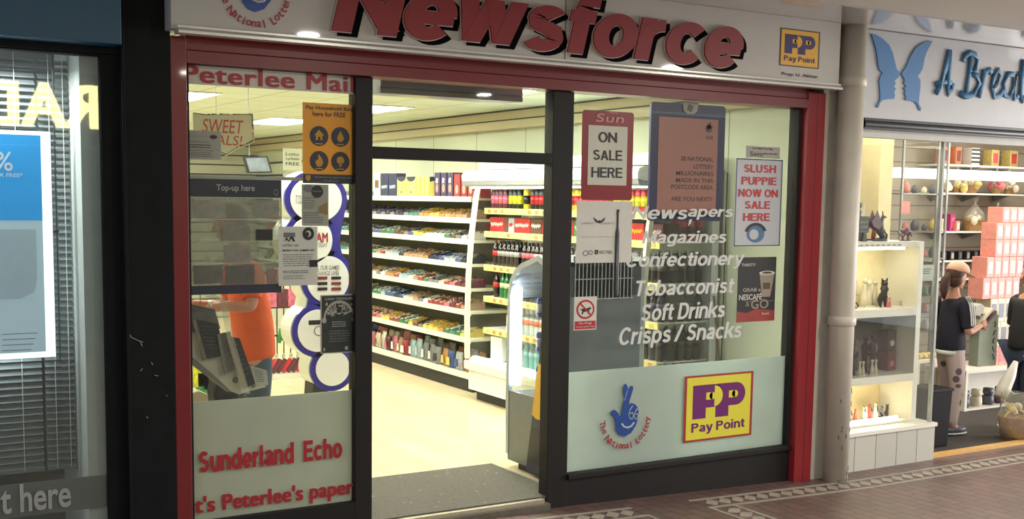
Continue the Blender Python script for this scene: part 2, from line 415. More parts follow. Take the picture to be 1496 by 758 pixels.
# a flat printed thing: panel plus print given in fractions of the panel (u right, v down)
class Sheet:
    def __init__(s, x0, x1, z0, z1, y):
        s.x0, s.x1, s.z0, s.z1, s.y = x0, x1, z0, z1, y; s.mb = MB(); s.ms = []
    def mi(s, mt):
        if mt not in s.ms: s.ms.append(mt)
        return s.ms.index(mt)
    def X(s, u): return s.x0+(s.x1-s.x0)*u
    def Z(s, v): return s.z1-(s.z1-s.z0)*v
    def rect(s, u0, u1, v0, v1, mt, d=.0015): s.mb.box(s.X(u0), s.X(u1), s.y-d, s.y-d+.0008, s.Z(v1), s.Z(v0), s.mi(mt)); return s
    def disc(s, u, v, ru, rv, mt, d=.0015): s.mb.disc(s.X(u), s.Z(v), ru*(s.x1-s.x0), rv*(s.z1-s.z0), s.y-d, s.y-d+.0008, s.mi(mt)); return s
    def poly(s, pts, mt, d=.0015): s.mb.prism([(s.X(u), s.Z(v)) for u, v in pts], s.y-d, s.y-d+.0008, 'y', s.mi(mt)); return s
    def text(s, t, u0, u1, v0, v1, mt, bold=.02, d=.0022, **k): add_text(s.mb, t, s.X(u0), s.X(u1), s.Z(v1), s.Z(v0), s.y-d, .0008, s.mi(mt), bold, **k); return s
    def grot(s, t, u0, u1, v0, v1, mt, w=.30, d=.0022, shear=0): add_grot(s.mb, t, s.X(u0), s.X(u1), s.Z(v1), (s.Z(v0)-s.Z(v1))/1.37, s.y-d, .0008, s.mi(mt), w, shear); return s
    def lines(s, u0, u1, v0, v1, n, mt, ragged=.25):
        h = (v1-v0)/n
        for i in range(n):
            u = u0+random.random()*.02; e = u1-(u1-u0)*random.random()*ragged
            while u < e:
                w_ = random.uniform(.02, .09); s.rect(u, min(u+w_, e), v0+h*(i+.25), v0+h*(i+.62), mt, .0016); u += w_+.018
        return s
    def ring(s, u, v, ru, rv, wd, mt, n=28, a0=0, a1=2*math.pi, d=.0017):
        for i in range(n):
            a, b = a0+(a1-a0)*i/n, a0+(a1-a0)*(i+1)/n
            P = [(u+ru*k*math.cos(t), v-rv*k*math.sin(t)) for t, k in ((a, 1), (b, 1), (b, 1-wd), (a, 1-wd))]
            s.poly(P, mt, d)
        return s
    def build(s, name, parent=None): return s.mb.build(name, s.ms, parent)
def rc(pa, pb, y, x=None):
    a, b = at(*pa, y=y), at(*pb, y=y)
    return a.x, b.x, b.z, a.z        # x0,x1,z0,z1 from top-left and bottom-right pixels
def sheet(pa, pb, y): return Sheet(*rc(pa, pb, y), y)
def poster(name, label, cat, pa, pb, y, back, fn, th=.002, radius=0, pname='sheet'):
    sh = sheet(pa, pb, y)
    t = thing(name, label, cat, ((sh.x0+sh.x1)/2, y, sh.z0))
    b = MB()
    if radius:
        P = []; r = radius
        for cx, cz, a in ((sh.x1-r, sh.z1-r, 0), (sh.x0+r, sh.z1-r, 90), (sh.x0+r, sh.z0+r, 180), (sh.x1-r, sh.z0+r, 270)):
            P += [(cx+r*math.cos(math.radians(a+q)), cz+r*math.sin(math.radians(a+q))) for q in (0, 30, 60, 90)]
        b.prism(P, y, y+th, 'y')
    else: b.box(sh.x0, sh.x1, y, y+th, sh.z0, sh.z1)
    b.build(pname, back, t)
    fn(sh)
    if sh.ms: sh.build('print', t)
    return t

# ================================================================== THE SETTING
YF = 6.153                       # plane of the shop front frames
def gz(x): return -.02 if x < 2.2 else (-.02-.0285*(x-2.2) if x < 6.6 else -.145)
# paving of the arcade
M_PAVE = brick_mat('red_block_paving', (112, 88, 82), (98, 78, 72), (66, 56, 52), .21, .105, .006, .5, .42, math.pi/2, bump=.4, noise=.16)
b = MB(); X = [-3, 2.2, 6.6, 16]
for a, c in zip(X, X[1:]):
    v = [b._v(p) for p in ((a, -4.3, gz(a)), (c, -4.3, gz(c)), (c, YF+.12, gz(c)), (a, YF+.12, gz(a)))]
    u = [b._v(p) for p in ((a, -4.3, -.4), (c, -4.3, -.4), (c, YF+.12, -.4), (a, YF+.12, -.4))]
    b._f(v, 0); b._f(u[::-1], 0)
    for i in range(4): b._f([v[i], u[i], u[(i+1) % 4], v[(i+1) % 4]], 0)
bmesh.ops.remove_doubles(b.b, verts=b.b.verts, dist=1e-5)
struct(b.build('floor', M_PAVE))
# pale border laid in the paving
M_BORD = mat('pale_paver', (150, 142, 130), .5, noise=.14, scale=12)
def band(x0, x1, y0, y1, wd=.028):
    b = MB()
    def q(P):
        vs = [b._v((x, y, gz(x)+.004)) for x, y in P]; lo = [b._v((x, y, gz(x)-.01)) for x, y in P]
        b._f(vs, 0)
        for i in range(4): b._f([vs[i], lo[i], lo[(i+1) % 4], vs[(i+1) % 4]], 0)
    alongx = (x1-x0) > (y1-y0); L0, L1 = (x0, x1) if alongx else (y0, y1); W0, W1 = (y0, y1) if alongx else (x0, x1)
    T = (lambda l, w_: (l, w_)) if alongx else (lambda l, w_: (w_, l))
    n = int((L1-L0)/.113); e = (W1-W0-2*wd-.02)/.128; top = W1-wd-.01
    for i in range(n):
        a = L0+(L1-L0)*i/n; c = L0+(L1-L0)*(i+1)/n
        q([T(a, W0), T(c, W0), T(c, W0+wd), T(a, W0+wd)]); q([T(a, W1-wd), T(c, W1-wd), T(c, W1), T(a, W1)])
        if i: q([T(a+.03, top), T(a+.066, top-.059*e), T(a-.016, top-.128*e), T(a-.052, top-.069*e)])
    return b.build('trim_1', M_BORD)
struct(band(5.02, 12, 5.74, 5.97)); struct(band(5.02, 5.25, 3.0, 5.735))
struct(band(2.6, 4.53, 5.74, 5.97)); struct(band(4.30, 4.53, 3.0, 5.735))

# shop floor, walls, ceiling
M_TILE = brick_mat('cream_floor_tiles', (222, 205, 168), (214, 194, 156), (158, 142, 112), .33, .33, .0035, 0, .28, 0, (.33*34-3.7372+0, .33*60-8.1304, 0), coat=.25, bump=.15, noise=.03)
struct(MB().box(1.6, 6.11, YF+.02, 18, -.3, 0).build('floor', M_TILE))
M_RW = brick_mat('cream_wall_panels', (192, 197, 172), (196, 200, 176), (120, 116, 92), 1.0, 3.2, .006, 0, .55, 0, (.1, .2, 0), 'yz', noise=.02)
M_WALL = mat('cream_wall', (205, 203, 175), .6, noise=.02)
struct(MB().box(6.11, 6.30, YF+.1, 18.1, -.3, 2.95).build('wall_right', M_RW))
struct(MB().box(1.45, 1.62, YF+.02, 18.1, -.3, 2.95).build('wall_left', M_WALL))
M_SLAT = brick_mat('slatwall', (176, 176, 158), (170, 170, 152), (40, 40, 38), 4, .15, .012, 0, .5, 0, (0, 0, 0), 'xz', noise=.04)
struct(MB().box(1.62, 6.11, 18, 18.15, -.3, 2.95).build('wall_back', M_SLAT))
M_CEIL = brick_mat('ceiling_tiles', (212, 220, 202), (206, 215, 196), (168, 170, 146), .6, .6, .012, 0, .8, 0, (.1, .15, 0), noise=.02)
struct(MB().box(1.45, 6.3, YF+.12, 18.1, 2.81, 2.98).build('ceiling', M_CEIL))
M_BULK = mat('beige_bulkhead', (178, 166, 132), .6, noise=.03)
b = MB(); b.box(5.98, 6.11, YF+.12, 18, 2.625, 2.80, 0)
b.box(5.965, 5.985, YF+.12, 18, 2.795, 2.81, 1); b.box(5.972, 5.985, YF+.12, 18, 2.705, 2.717, 1)
struct(b.build('trim_2', [M_BULK, M_DARK]))
# vertical black seams of a slatted wall section far down the right wall
b = MB()
for k in range(9): b.box(6.085, 6.112, 14.8, 18, .9+.19*k, .925+.19*k)
struct(b.build('trim_3', M_DARK))

for i, (x, y) in enumerate([(2.5, 10.05), (4.48, 7.9), (4.48, 10.3), (4.48, 12.7), (2.5, 7.65), (2.5, 12.45), (4.48, 15.1), (2.5, 14.9), (3.9, 6.45)]):  # the last panel is added, unseen, to brighten the near right wall
    lab = {0: 'lit rectangular ceiling panel seen at top left behind the Peterlee Mail strip', 1: 'lit ceiling panel right of the dark shutter box above the door',
           2: 'lit ceiling panel at the left side of the door transom window', 3: 'lit ceiling panel left of the yellow bill payment poster'}.get(i, 'unseen lit ceiling panel of the newsagent hidden behind its front signs')
    t = thing('ceiling_light_panel', lab, 'ceiling light', (x+.3, y+.6, 2.79), None if i < 4 else 'hidden ceiling panels')
    f = MB()
    for q in ((x, x+.6, y, y+.02), (x, x+.6, y+1.18, y+1.2), (x, x+.02, y+.02, y+1.18), (x+.58, x+.6, y+.02, y+1.18)): f.box(*q, 2.795, 2.812)
    f.build('frame', M_WHITE, t)
    MB().box(x+.02, x+.58, y+.02, y+1.18, 2.80, 2.808).build('diffuser', M_LED, t)

# ------------------------------------------------------------------ shop front frames
k = 1/YF
def slab(mb, x0, x1, z0, z1, y0, y1, m=0): mb.box(x0, x1, y0, y1, z0, z1, m)
# black door frame with transom
b = MB()
slab(b, 2.66, 2.768, gz(2.7)-.02, 2.60, YF, YF+.10); slab(b, 3.998, 4.155, gz(4)-.05, 2.60, YF, YF+.10)
slab(b, 2.768, 3.998, 2.143, 2.212, YF, YF+.09)
door = struct(b.build('door_1', M_BLACK, bevel=.004))
gl = MB().box(2.768, 3.998, YF+.04, YF+.048, 2.212, 2.60).build('transom_glass', G_SHOP, door)
b = MB(); slab(b, 1.70, 2.66, 2.60, 2.66, YF, YF+.1); slab(b, 1.70, 2.66, gz(2), .14, YF, YF+.12); slab(b, 1.70, 1.722, .14, 2.6, YF+.02, YF+.08)
w1 = struct(b.build('window_1', M_BLACK)); MB().box(1.71, 2.66, YF+.035, YF+.043, .14, 2.60).build('pane', G_SHOP, w1)
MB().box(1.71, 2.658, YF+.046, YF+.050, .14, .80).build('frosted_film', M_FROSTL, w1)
b = MB(); slab(b, 4.155, 6.19, gz(6.2)-.05, .105, YF+.005, YF+.15); slab(b, 4.155, 6.19, .105, .14, YF-.02, YF+.12)
slab(b, 6.105, 6.125, .14, 2.60, YF+.0, YF+.09)
w2 = struct(b.build('window_2', M_BLACK, bevel=.004)); MB().box(4.155, 6.11, YF+.035, YF+.043, .14, 2.60).build('pane', G_SHOP, w2)
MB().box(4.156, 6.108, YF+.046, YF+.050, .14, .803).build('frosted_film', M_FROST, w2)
# roller shutter guide with slots between window and red post
M_GUIDE = mat('brown_shutter_guide', (62, 36, 34), .5, noise=.1)
b = MB(); b.box(6.125, 6.19, YF+.0, YF+.1, .10, 2.60, 0)
for i in range(27): b.box(6.148, 6.168, YF-.004, YF+.01, .15+i*.092, .23+i*.092, 1)
struct(b.build('trim_4', [M_GUIDE, mat('guide_slot_grey', (104, 92, 84), .5)]))
# red posts and header (front at Y=6.10)
YR = 6.10; s = YR/YF
def S_(x0, x1): return x0*s, x1*s
def Z_(z): return CAMH+(z-CAMH)*s
b = MB(); b.box(1.623*s, 1.707*s, YR, YF+.06, gz(1.7)-.05, Z_(2.74)); struct(b.build('trim_5', M_RED_SHADED, bevel=.004))
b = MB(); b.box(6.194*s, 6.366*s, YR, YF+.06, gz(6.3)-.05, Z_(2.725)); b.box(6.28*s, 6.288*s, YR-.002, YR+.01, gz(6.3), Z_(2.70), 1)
struct(b.build('trim_6', [M_RED_LIT, mat('red_groove', (86, 24, 28), .5)], bevel=.004))
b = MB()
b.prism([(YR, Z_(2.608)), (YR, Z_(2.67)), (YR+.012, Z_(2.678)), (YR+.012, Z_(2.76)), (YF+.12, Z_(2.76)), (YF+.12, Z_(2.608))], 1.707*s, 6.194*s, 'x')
struct(b.build('trim_7', M_RED_SHADED))
# white rendered pier right of the post, black timber pier on the left
struct(MB().box(6.31, 6.62, YF-.03, YF+.25, -.2, 3.3).build('trim_8', M_PLASTER))
b = MB(); b.box(1.372*s, 1.623*s, 6.10, YF+.2, -.1, 3.3, 0); b.box(1.372*s, 1.39*s, 6.09, 6.12, -.1, 3.3, 0)
struct(b.build('trim_9', M_TIMBER, bevel=.003))
# white scuffs on the black pier
M_SC = mat('paint_chip', (150, 150, 145), .8)
b = MB()
for (px, py), (qx, qy) in [((187, 485), (192, 493)), ((192, 493), (201, 497)), ((201, 497), (209, 500)), ((205, 500), (208, 506)), ((221, 529), (223, 533)), ((205, 542), (208, 538)), ((214, 608), (216, 611)), ((190, 612), (192, 614)), ((226, 548), (231, 549)), ((243, 577), (244, 579))]:
    p, q = at(px, py, y=6.097), at(qx, qy, y=6.097); b.tube([p, q], .0018, 0, 5)
struct(b.build('trim_10', M_SC))
# door step
b = MB(); b.box(2.768, 3.99, YF-.06, YF+.0, gz(3.5)-.02, -.022, 0); b.box(2.768, 3.96, YF-.035, YF+.0, -.022, .004, 1)
struct(b.build('trim_11', [mat('worn_step', (92, 86, 74), .8, noise=.25, scale=20, bump=.3), mat('threshold_strip', (190, 182, 160), .35, .6, noise=.12, scale=30)]))

# arcade ceiling, soffit and neighbours' shells
ZC = 3.25
M_SOF = mat('glossy_white_soffit', (188, 188, 186), .18, noise=.02, coat=.5)
M_ACE = brick_mat('arcade_ceiling_panels', (212, 210, 204), (214, 212, 206), (150, 148, 142), 2.4, 1.8, .006, 0, .6, 0, (1.8, .7, 0), noise=.02)
struct(MB().box(-3, 16, 5.47, YF+.4, 3.20, 3.5).build('ceiling', M_SOF))
struct(MB().box(-3, 16, -.9, 5.47, ZC-.04, 3.5).build('ceiling', M_ACE))
ZD = ZC-.04
for j, y in enumerate((3.19, .03)):
    for i, x in enumerate((-.23, 3.39, 7.03)):
        t = thing('downlight', 'round recessed downlight in the arcade ceiling, mirrored in the glossy fascia', 'downlight', (x, y, ZD-.012), 'arcade downlights')
        MB().lathe([(.085, 0), (.115, 0), (.115, .012), (.085, .012)], (x, y, ZD-.013), 24).build('trim_ring', M_WHITE, t, True)
        MB().lathe([(.0, 0), (.09, 0), (.09, .006), (.0, .006)], (x, y, ZD-.010), 24).build('lens', mat('downlight_lens', (255, 252, 240), .5, noise=0, emit=24), t)
        area('downlight_beam', (x, y, ZD-.03), (0, 0, 0), .16, .16, K_DOWN*(.35 if i == 0 else (.8 if i == 1 else 1.5)), (1, .95, .85), 'DISK')

# left shop shell
M_LW = mat('left_shop_interior', (110, 112, 110), .8, noise=.05)
struct(MB().box(-1.5, 1.45, 6.9, 7.0, -.1, 3.2).build('wall_back', M_LW))
struct(MB().box(-1.5, 1.45, YF+.0, 7.0, -.2, .0).build('floor', brick_mat('brown_blocks', (92, 84, 78), (80, 74, 70), (60, 56, 52), .2, .1, .006, .5, .6)))
struct(MB().box(1.27, 1.372, YF, 6.2, -.1, 2.70).build('trim_12', M_TIMBER))
b = MB(); b.box(-1.5, 1.27, YF, 6.25, 2.61, 2.70); b.box(-1.5, 1.27, YF, 6.25, -.1, .12)
w3 = struct(b.build('window_3', M_TIMBER)); MB().box(-1.5, 1.27, YF+.03, YF+.038, .12, 2.61).build('pane', G_LEFT, w3)
M_FRG = film_mat('grey_frosted_strip', (118, 122, 120), .2)
fs = MB().box(-1.5, 1.268, YF+.041, YF+.044, .28, .452).build('frosted_strip', M_FRG, w3)
struct(MB().box(1.18, 1.30, YF+.06, 6.9, 0, 2.75).build('wall_right', mat('pale_reveal', (186, 186, 176), .7, noise=.05)))
# facade above left shop
# right shop shell
M_RSW = mat('right_shop_wall', (172, 160, 140), .7, noise=.04)
struct(MB().box(6.62, 16, 8.9, 9.0, -.2, 3.2).build('wall_back', brick_mat('taupe_slatwall', (158, 148, 132), (154, 144, 128), (110, 102, 90), 5, .16, .008, 0, .6, 0, (0, 0, 0), 'xz', noise=.03)))
struct(MB().box(6.30, 6.62, YF+.25, 8.9, -.2, 3.2).build('wall_left', M_RSW))
struct(MB().box(13.2, 13.4, YF+.25, 8.9, -.2, 3.2).build('wall_right', M_RSW))
struct(MB().box(6.62, 13.2, YF+.12, 8.9, -.3, -.13).build('floor', mat('dark_carpet', (62, 58, 54), .95, noise=.15, scale=60)))
struct(MB().box(6.62, 13.2, YF+.1, 8.9, 2.9, 3.2).build('ceiling', mat('right_shop_ceiling', (225, 220, 205), .8)))
# threshold strip of the right shop
struct(MB().box(7.80, 13, 6.20, 6.27, -.145, -.118).build('trim_13', mat('yellow_threshold', (214, 168, 96), .45, noise=.08)))

# ================================================================== FASCIA SIGN OF THE NEWSAGENT
YS = 5.98
pTL = at(250, 47, y=YS); pBR = at(1225, 131, y=YS)
SX0, SX1, SZ0 = pTL.x, pBR.x, (pTL.z+pBR.z)/2
sign = thing('fascia_sign', 'long white shop fascia with red Newsforce lettering over the red header', 'shop sign', ((SX0+SX1)/2, YS, SZ0))
SZ0 += .02
MB().box(SX0, SX1, YS, YF+.02, SZ0, 3.20).build('panel', M_SIGN, sign, bevel=.003)
xs = at(826, 40, y=YS).x
MB().box(xs-.002, xs+.002, YS-.002, YS+.002, SZ0+.02, 3.199).build('panel_joint', M_DARK, sign)
b = MB(); b.prism([(YS-.03, SZ0-.022), (YS-.03, SZ0-.008), (YS-.012, SZ0+.008), (YS-.012, SZ0+.018), (YS, SZ0+.018), (YS+.05, SZ0+.0), (YS+.05, SZ0-.022)], SX0+.03, SX1+.012, 'x')
b.build('bottom_lip', M_LIP, sign)
# raised letters: red face, pale keyline, black drop shadow
NX0 = at(482, 44, y=YS).x; NX1 = at(1091, 70, y=YS).x
zb = at(500, 50, y=YS).z; zb2 = at(1066, 99, y=YS).z; xh = at(1050, 36, y=YS).z-zb2
zb = (zb+zb2)/2+.004
M_KEY = mat('keyline', (206, 188, 182), .5)
M_LRED = mat('letter_red', (130, 26, 32), .5, noise=.03)
def nf(y, th, dx, dz, grow):
    B = [MB() for _ in range(9)]
    add_grot(None, 'Newsforce', NX0+dx, NX1+dx, zb+dz, xh/1.04, y, th, 0, .335, .19, grow, .012, lambda i: B[i]); return B
F_, K_, D_ = nf(YS-.026, .018, 0, 0, 0), nf(YS-.014, .008, 0, 0, .0045), nf(YS-.006, .0055, .042, -.020, .002)
for i in range(9):
    o = F_[i].build('letter', M_LRED, sign); K_[i].build('keyline', M_KEY, o); D_[i].build('drop_shadow', mat('shadow_letter_black', (10, 10, 11), .9, spec=.05), o)

M_LBLUE = mat('lottery_blue', (34, 72, 146), .4); M_YEL = mat('paypoint_yellow', (226, 172, 52), .4, noise=.03); M_YEL2 = mat('paypoint_lemon', (222, 214, 62), .4, noise=.03)
M_NAVY = mat('paypoint_navy', (48, 36, 96), .4); M_PURP = mat('paypoint_purple', (108, 28, 104), .4)
def lottery_logo(mb, cx, cz, k, y, mb_i=(0, 1, 2), th=.002):
    # crossed-fingers emblem; k metres per unit
    P = [(213, 262), (222, 251), (236, 250), (250, 262), (258, 276), (264, 282), (270, 268), (275, 240), (284, 205), (277, 185), (275, 165), (278, 150), (284, 144), (292, 146), (298, 160), (301, 172), (308, 159), (316, 154), (324, 157), (327, 168), (320, 188), (312, 210), (306, 232), (320, 228), (336, 234), (350, 246), (357, 268), (356, 292), (346, 325), (322, 356), (290, 369), (262, 360), (246, 338), (240, 310), (236, 290), (228, 276)]
    mb.prism([(cx+(x-285)*k, cz-(z-285)*k*.98) for x, z in P], y-th, y, 'y', mb_i[0])
    def st(pts, wd):
        mb.tube([(cx+(x-285)*k, y-th, cz-(z-285)*k*.98) for x, z in pts], wd*k, mb_i[1], 6)
    st([(270, 312), (282, 326), (300, 332), (320, 327), (334, 312)], 5)
    st([(326, 240), (312, 256), (306, 276), (312, 293), (324, 296), (331, 284), (326, 270), (314, 272)], 2.2)
    st([(350, 254), (340, 266), (334, 282), (338, 296), (348, 299), (355, 288), (350, 276), (341, 278)], 2.2)
    st([(298, 172), (290, 195), (284, 215)], 1.2)
    arc_text(mb, 'The National Lottery', cx+8*k, cz-5*k, 118*k, math.radians(182), math.radians(360), 27*k, y-.001, mb_i[2], .03)
def at_k(n): return n
b = MB(); c0 = at(370, -12, y=YS)
lottery_logo(b, c0.x, c0.z+.02, .00150, YS-.002)
b.build('lottery_emblem', [M_LBLUE, M_SIGN, M_TXTRED], sign)
def paypoint(sh, yel, purp, border, u0=0, u1=1, v0=0, v1=1):
    U = lambda u: u0+(u1-u0)*u; V = lambda v: v0+(v1-v0)*v
    sh.rect(U(.0), U(1), V(0), V(1), border, .001); sh.rect(U(.035), U(.965), V(.03), V(.97), yel, .0016)
    for a, h in ((.12, .66), (.45, .66)):
        # letter P with heavy bowl
        sh.rect(U(a), U(a+.19), V(.15), V(h), purp, .0022)
        pts = [(a, .15), (a+.30, .15)]+[(a+.30+.135*math.sin(t), .325-.175*math.cos(t)) for t in [math.pi*i/10 for i in range(11)]]+[(a, .50)]
        sh.poly([(U(p), V(q)) for p, q in pts], purp, .0023)
        sh.rect(U(a+.19), U(a+.28), V(.27), V(.38), yel, .0029)
        sh.disc(U(a+.28), V(.325), .045*(u1-u0), .055*(v1-v0), yel, .0029)
    sh.poly([(U(p), V(q)) for p, q in [(.43, .17)]+[(.43+.12*math.sin(t), .33-.16*math.cos(t)) for t in [math.pi*i/10 for i in range(11)]]], yel, .0034)
    sh.grot('Pay Point', U(.11), U(.89), V(.72), V(.86), purp, .30, .0024)
sh_ = sheet((1140, 40), (1196, 101), YS); paypoint(sh_, M_YEL, M_NAVY, M_TXTDK); sh_.build('paypoint_plate', sign)
sh_ = sheet((1142, 105), (1195, 116), YS); sh_.text('Prop: U. Akhtar', 0, 1, 0, 1, M_TXTDK, .03); sh_.build('small_print', sign)

# ================================================================== SIGNS AND POSTERS OF THE LEFT BAY
YG = YF+.032            # outer face of the glass
YI = YF+.046            # just inside the glass
M_PAPER = mat('paper_white', (206, 205, 196), .7, noise=.03); M_PAPG = mat('paper_grey', (172, 170, 160), .7, noise=.04)
M_STRIP = mat('newspaper_strip_white', (196, 192, 180), .5, noise=.03)
def f(sh): sh.text('Peterlee Mail', -.02, .995, .10, .92, M_TXTRED, .048)
poster('newspaper_name_strip', 'white strip across the window top with large red Peterlee Mail lettering', 'sign', (272, 91), (519, 138), YF+.028, M_STRIP, f)
o = MB(); r_ = rc((289, 655), (499, 690), YG); z = (at(395, 668, y=YG).z)
zt = at(292, 660, y=YG).z; zb_ = at(292, 692, y=YG).z
add_grot(o, 'Sunderland  Echo', at(289, 670, y=YG).x, at(500, 660, y=YG).x, zb_+.004, (zt-zb_)/1.37, YG-.002, .001, 0, .34, 0, 0, .02)
tag(o.build('vinyl_lettering', M_TXTRED), 'red Sunderland Echo lettering on the frosted lower left window', 'lettering')
o = MB(); zt = at(450, 706, y=YG).z; zb_ = at(450, 736, y=YG).z
add_text(o, "t's Peterlee's paper", at(284, 740, y=YG).x, at(517, 720, y=YG).x, zb_, zt, YG-.002, .001, 0, .042)
tag(o.build('vinyl_lettering', M_TXTRED), "red t's Peterlee's paper lettering along the bottom of the left window", 'lettering')

M_PBY = film_mat('poster_yellow', (236, 184, 52), .35); M_PBN = mat('poster_navy', (38, 38, 58), .5)
def f(sh):
    sh.text('Pay Household Bills', .06, .93, .035, .095, M_PBN, .02); sh.text('here for FREE', .18, .80, .105, .165, M_PBN, .02)
    for u in (.30, .70):
        for v in (.41, .72): sh.disc(u, v, .175, .125, M_PBN)
    Y = M_PBY
    sh.poly([(.30, .33), (.39, .40), (.36, .40), (.36, .46), (.32, .46), (.32, .42), (.28, .42), (.28, .46), (.24, .46), (.24, .40), (.21, .40)], Y, .003)
    sh.poly([(.70, .33), (.75, .40), (.765, .43), (.74, .465), (.70, .475), (.66, .465), (.635, .43), (.65, .40)], Y, .003)
    sh.poly([(.29, .63), (.36, .70), (.375, .745), (.34, .785), (.30, .795), (.26, .785), (.23, .745), (.25, .70), (.28, .71)], Y, .003)
    sh.disc(.70, .705, .07, .05, Y, .003); sh.rect(.675, .725, .745, .785, Y, .003)
    for u in (.30, .70):
        for v in (.50, .81): sh.rect(u-.07, u+.07, v, v+.012, Y, .003)
    sh.rect(0, 1, .885, 1, M_PBN); sh.text('Pay bills here to support your industry', .22, .97, .91, .935, M_PAPG, 0, .003); sh.text('learn good causes', .38, .66, .955, .975, M_PAPG, 0, .003)
    sh.poly([(.05, .90), (.14, .90), (.14, .95), (.095, .975), (.05, .95)], M_PBY, .003)
poster('bill_payment_poster', 'yellow poster with four round navy icons, Pay Household Bills here for FREE', 'poster', (442, 149), (520, 269), YI, M_PBY, lambda sh: None)
o = bpy.data.objects
def poster_in(*a, **k): return poster(*a, **k)
# print must face the arcade: posters behind the glass carry it on their front face
for ob in list(C.objects):
    if ob.name.startswith('bill_payment_poster'):
        sh = sheet((442, 149), (520, 269), YI); f(sh); sh.build('print', ob)

M_HAND = mat('marker_red', (206, 96, 78), .6); M_CARDW = film_mat('card_cream', (222, 220, 196), .35)
# hand-lettered sweet deals card hanging in the window
def px_poly(pts, y): return [(at(a, c, y=y).x, at(a, c, y=y).z) for a, c in pts]
yy = 6.62
t = thing('hanging_card', 'cream pointed card hung in the window, hand-lettered SWEET DEALS in red', 'sign', at(330, 228, y=yy))
P = px_poly([(282, 164), (303, 167), (370, 166), (372, 208), (345, 219), (331, 228), (283, 205)], yy)
MB().prism(P, yy, yy+.004, 'y').build('card', M_CARDW, t)
b = MB()
E_ = px_poly([(284, 165), (300, 167.5), (316, 166.5), (340, 167), (368, 167), (369, 185), (370, 205), (359, 211), (348, 214), (330, 225.5), (285, 204)], yy)
for p, q in zip(E_, E_[1:]):
    n = 5
    for i in range(n):
        if random.random() < .8:
            a = (p[0]+(q[0]-p[0])*i/n, p[1]+(q[1]-p[1])*i/n); c = (p[0]+(q[0]-p[0])*(i+.9)/n, p[1]+(q[1]-p[1])*(i+.9)/n)
            b.tube([(a[0], yy-.001, a[1]), (c[0], yy-.001, c[1])], random.uniform(.0015, .004), 0, 5)
b.build('torn_edge_print', M_TXTDK, t)
b = MB()
def q4(s_, a, c, sl): 
    x0, x1, z0, z1 = rc(a, c, yy); add_text(b, s_, x0, x1, z0, z1, yy-.002, .001, 0, .006, sl)
q4('SWEET', (295, 173), (356, 196), .18); q4('DEALS!', (290, 196), (354, 213), .18)
b.build('hand_lettering', M_HAND, t)
MB().tube([(E_[2][0], yy, E_[2][1]), (E_[2][0], yy, 2.81)], .001).build('string', M_PAPER, t)
MB().tube([(E_[4][0]-.02, yy, E_[4][1]), (E_[4][0]-.02, yy, 2.81)], .001).build('string', M_PAPER, t)

def f(sh):
    sh.text('Do you want to subscribe?', .05, .6, .17, .22, M_TXTGR, 0); sh.disc(.78, .2, .11, .07, M_PBN)
    sh.lines(.03, .7, .36, .42, 1, M_TXTGR); sh.lines(.02, .72, .46, .62, 2, M_TXTDK, .05); sh.lines(.02, .8, .66, .92, 4, M_TXTGR)
poster('paper_notice', 'small grey paper notice with a dark oval logo overlapping the hanging card', 'notice', (272, 190), (323, 234), YI, M_PAPG, f)
def f(sh):
    sh.disc(.57, .17, .22, .15, M_TXTDK, .002); sh.disc(.25, .10, .2, .09, mat('smudge', (120, 118, 128), .7)); sh.poly([(.95, .42), (.62, .55), (.60, .66), (.78, .70), (.98, .74)], mat('flyer_gold', (150, 122, 72), .6), .0025)
    sh.text('ENTERTAINMENT', .40, .74, .15, .18, M_PAPG, 0, .003); sh.lines(.05, .55, .3, .6, 5, M_TXTGR); sh.lines(.05, .8, .66, .95, 5, M_TXTGR)
poster('event_flyer', 'grey flyer with a black disc and gold shape under the yellow poster', 'flyer', (441, 269), (480, 330), YI, M_PAPG, f)
def f(sh):
    sh.rect(.13, .42, .1, .18, M_TXTGR); sh.poly([(.14, .25), (.2, .17), (.25, .24), (.3, .17), (.36, .17), (.42, .25), (.36, .25), (.32, .2), (.26, .26), (.2, .22)], M_TXTDK, .002)
    sh.ring(.76, .12, .15, .11, .5, M_TXTDK, 20); sh.disc(.73, .13, .05, .04, M_TXTDK)
    sh.text('LOTTERY 1,000', .1, .5, .3, .34, M_TXTGR); sh.text('MURRAY HALL SUMMER FEST', .1, .93, .385, .42, M_TXTDK, .01); sh.lines(.1, .93, .46, .68, 6, M_TXTGR, .1)
    sh.rect(.78, 1, .57, .69, M_TXTDK, .002); sh.lines(.1, .8, .74, .80, 2, M_TXTDK, .1); sh.lines(.1, .7, .82, .9, 3, M_TXTGR)
poster('event_flyer', 'white typed flyer with small black pictures at its top, left of the lottery stand', 'flyer', (407, 331), (464, 416), YI-.006, M_PAPER, f)
M_BPOST = mat('poster_black', (38, 46, 44), .5)
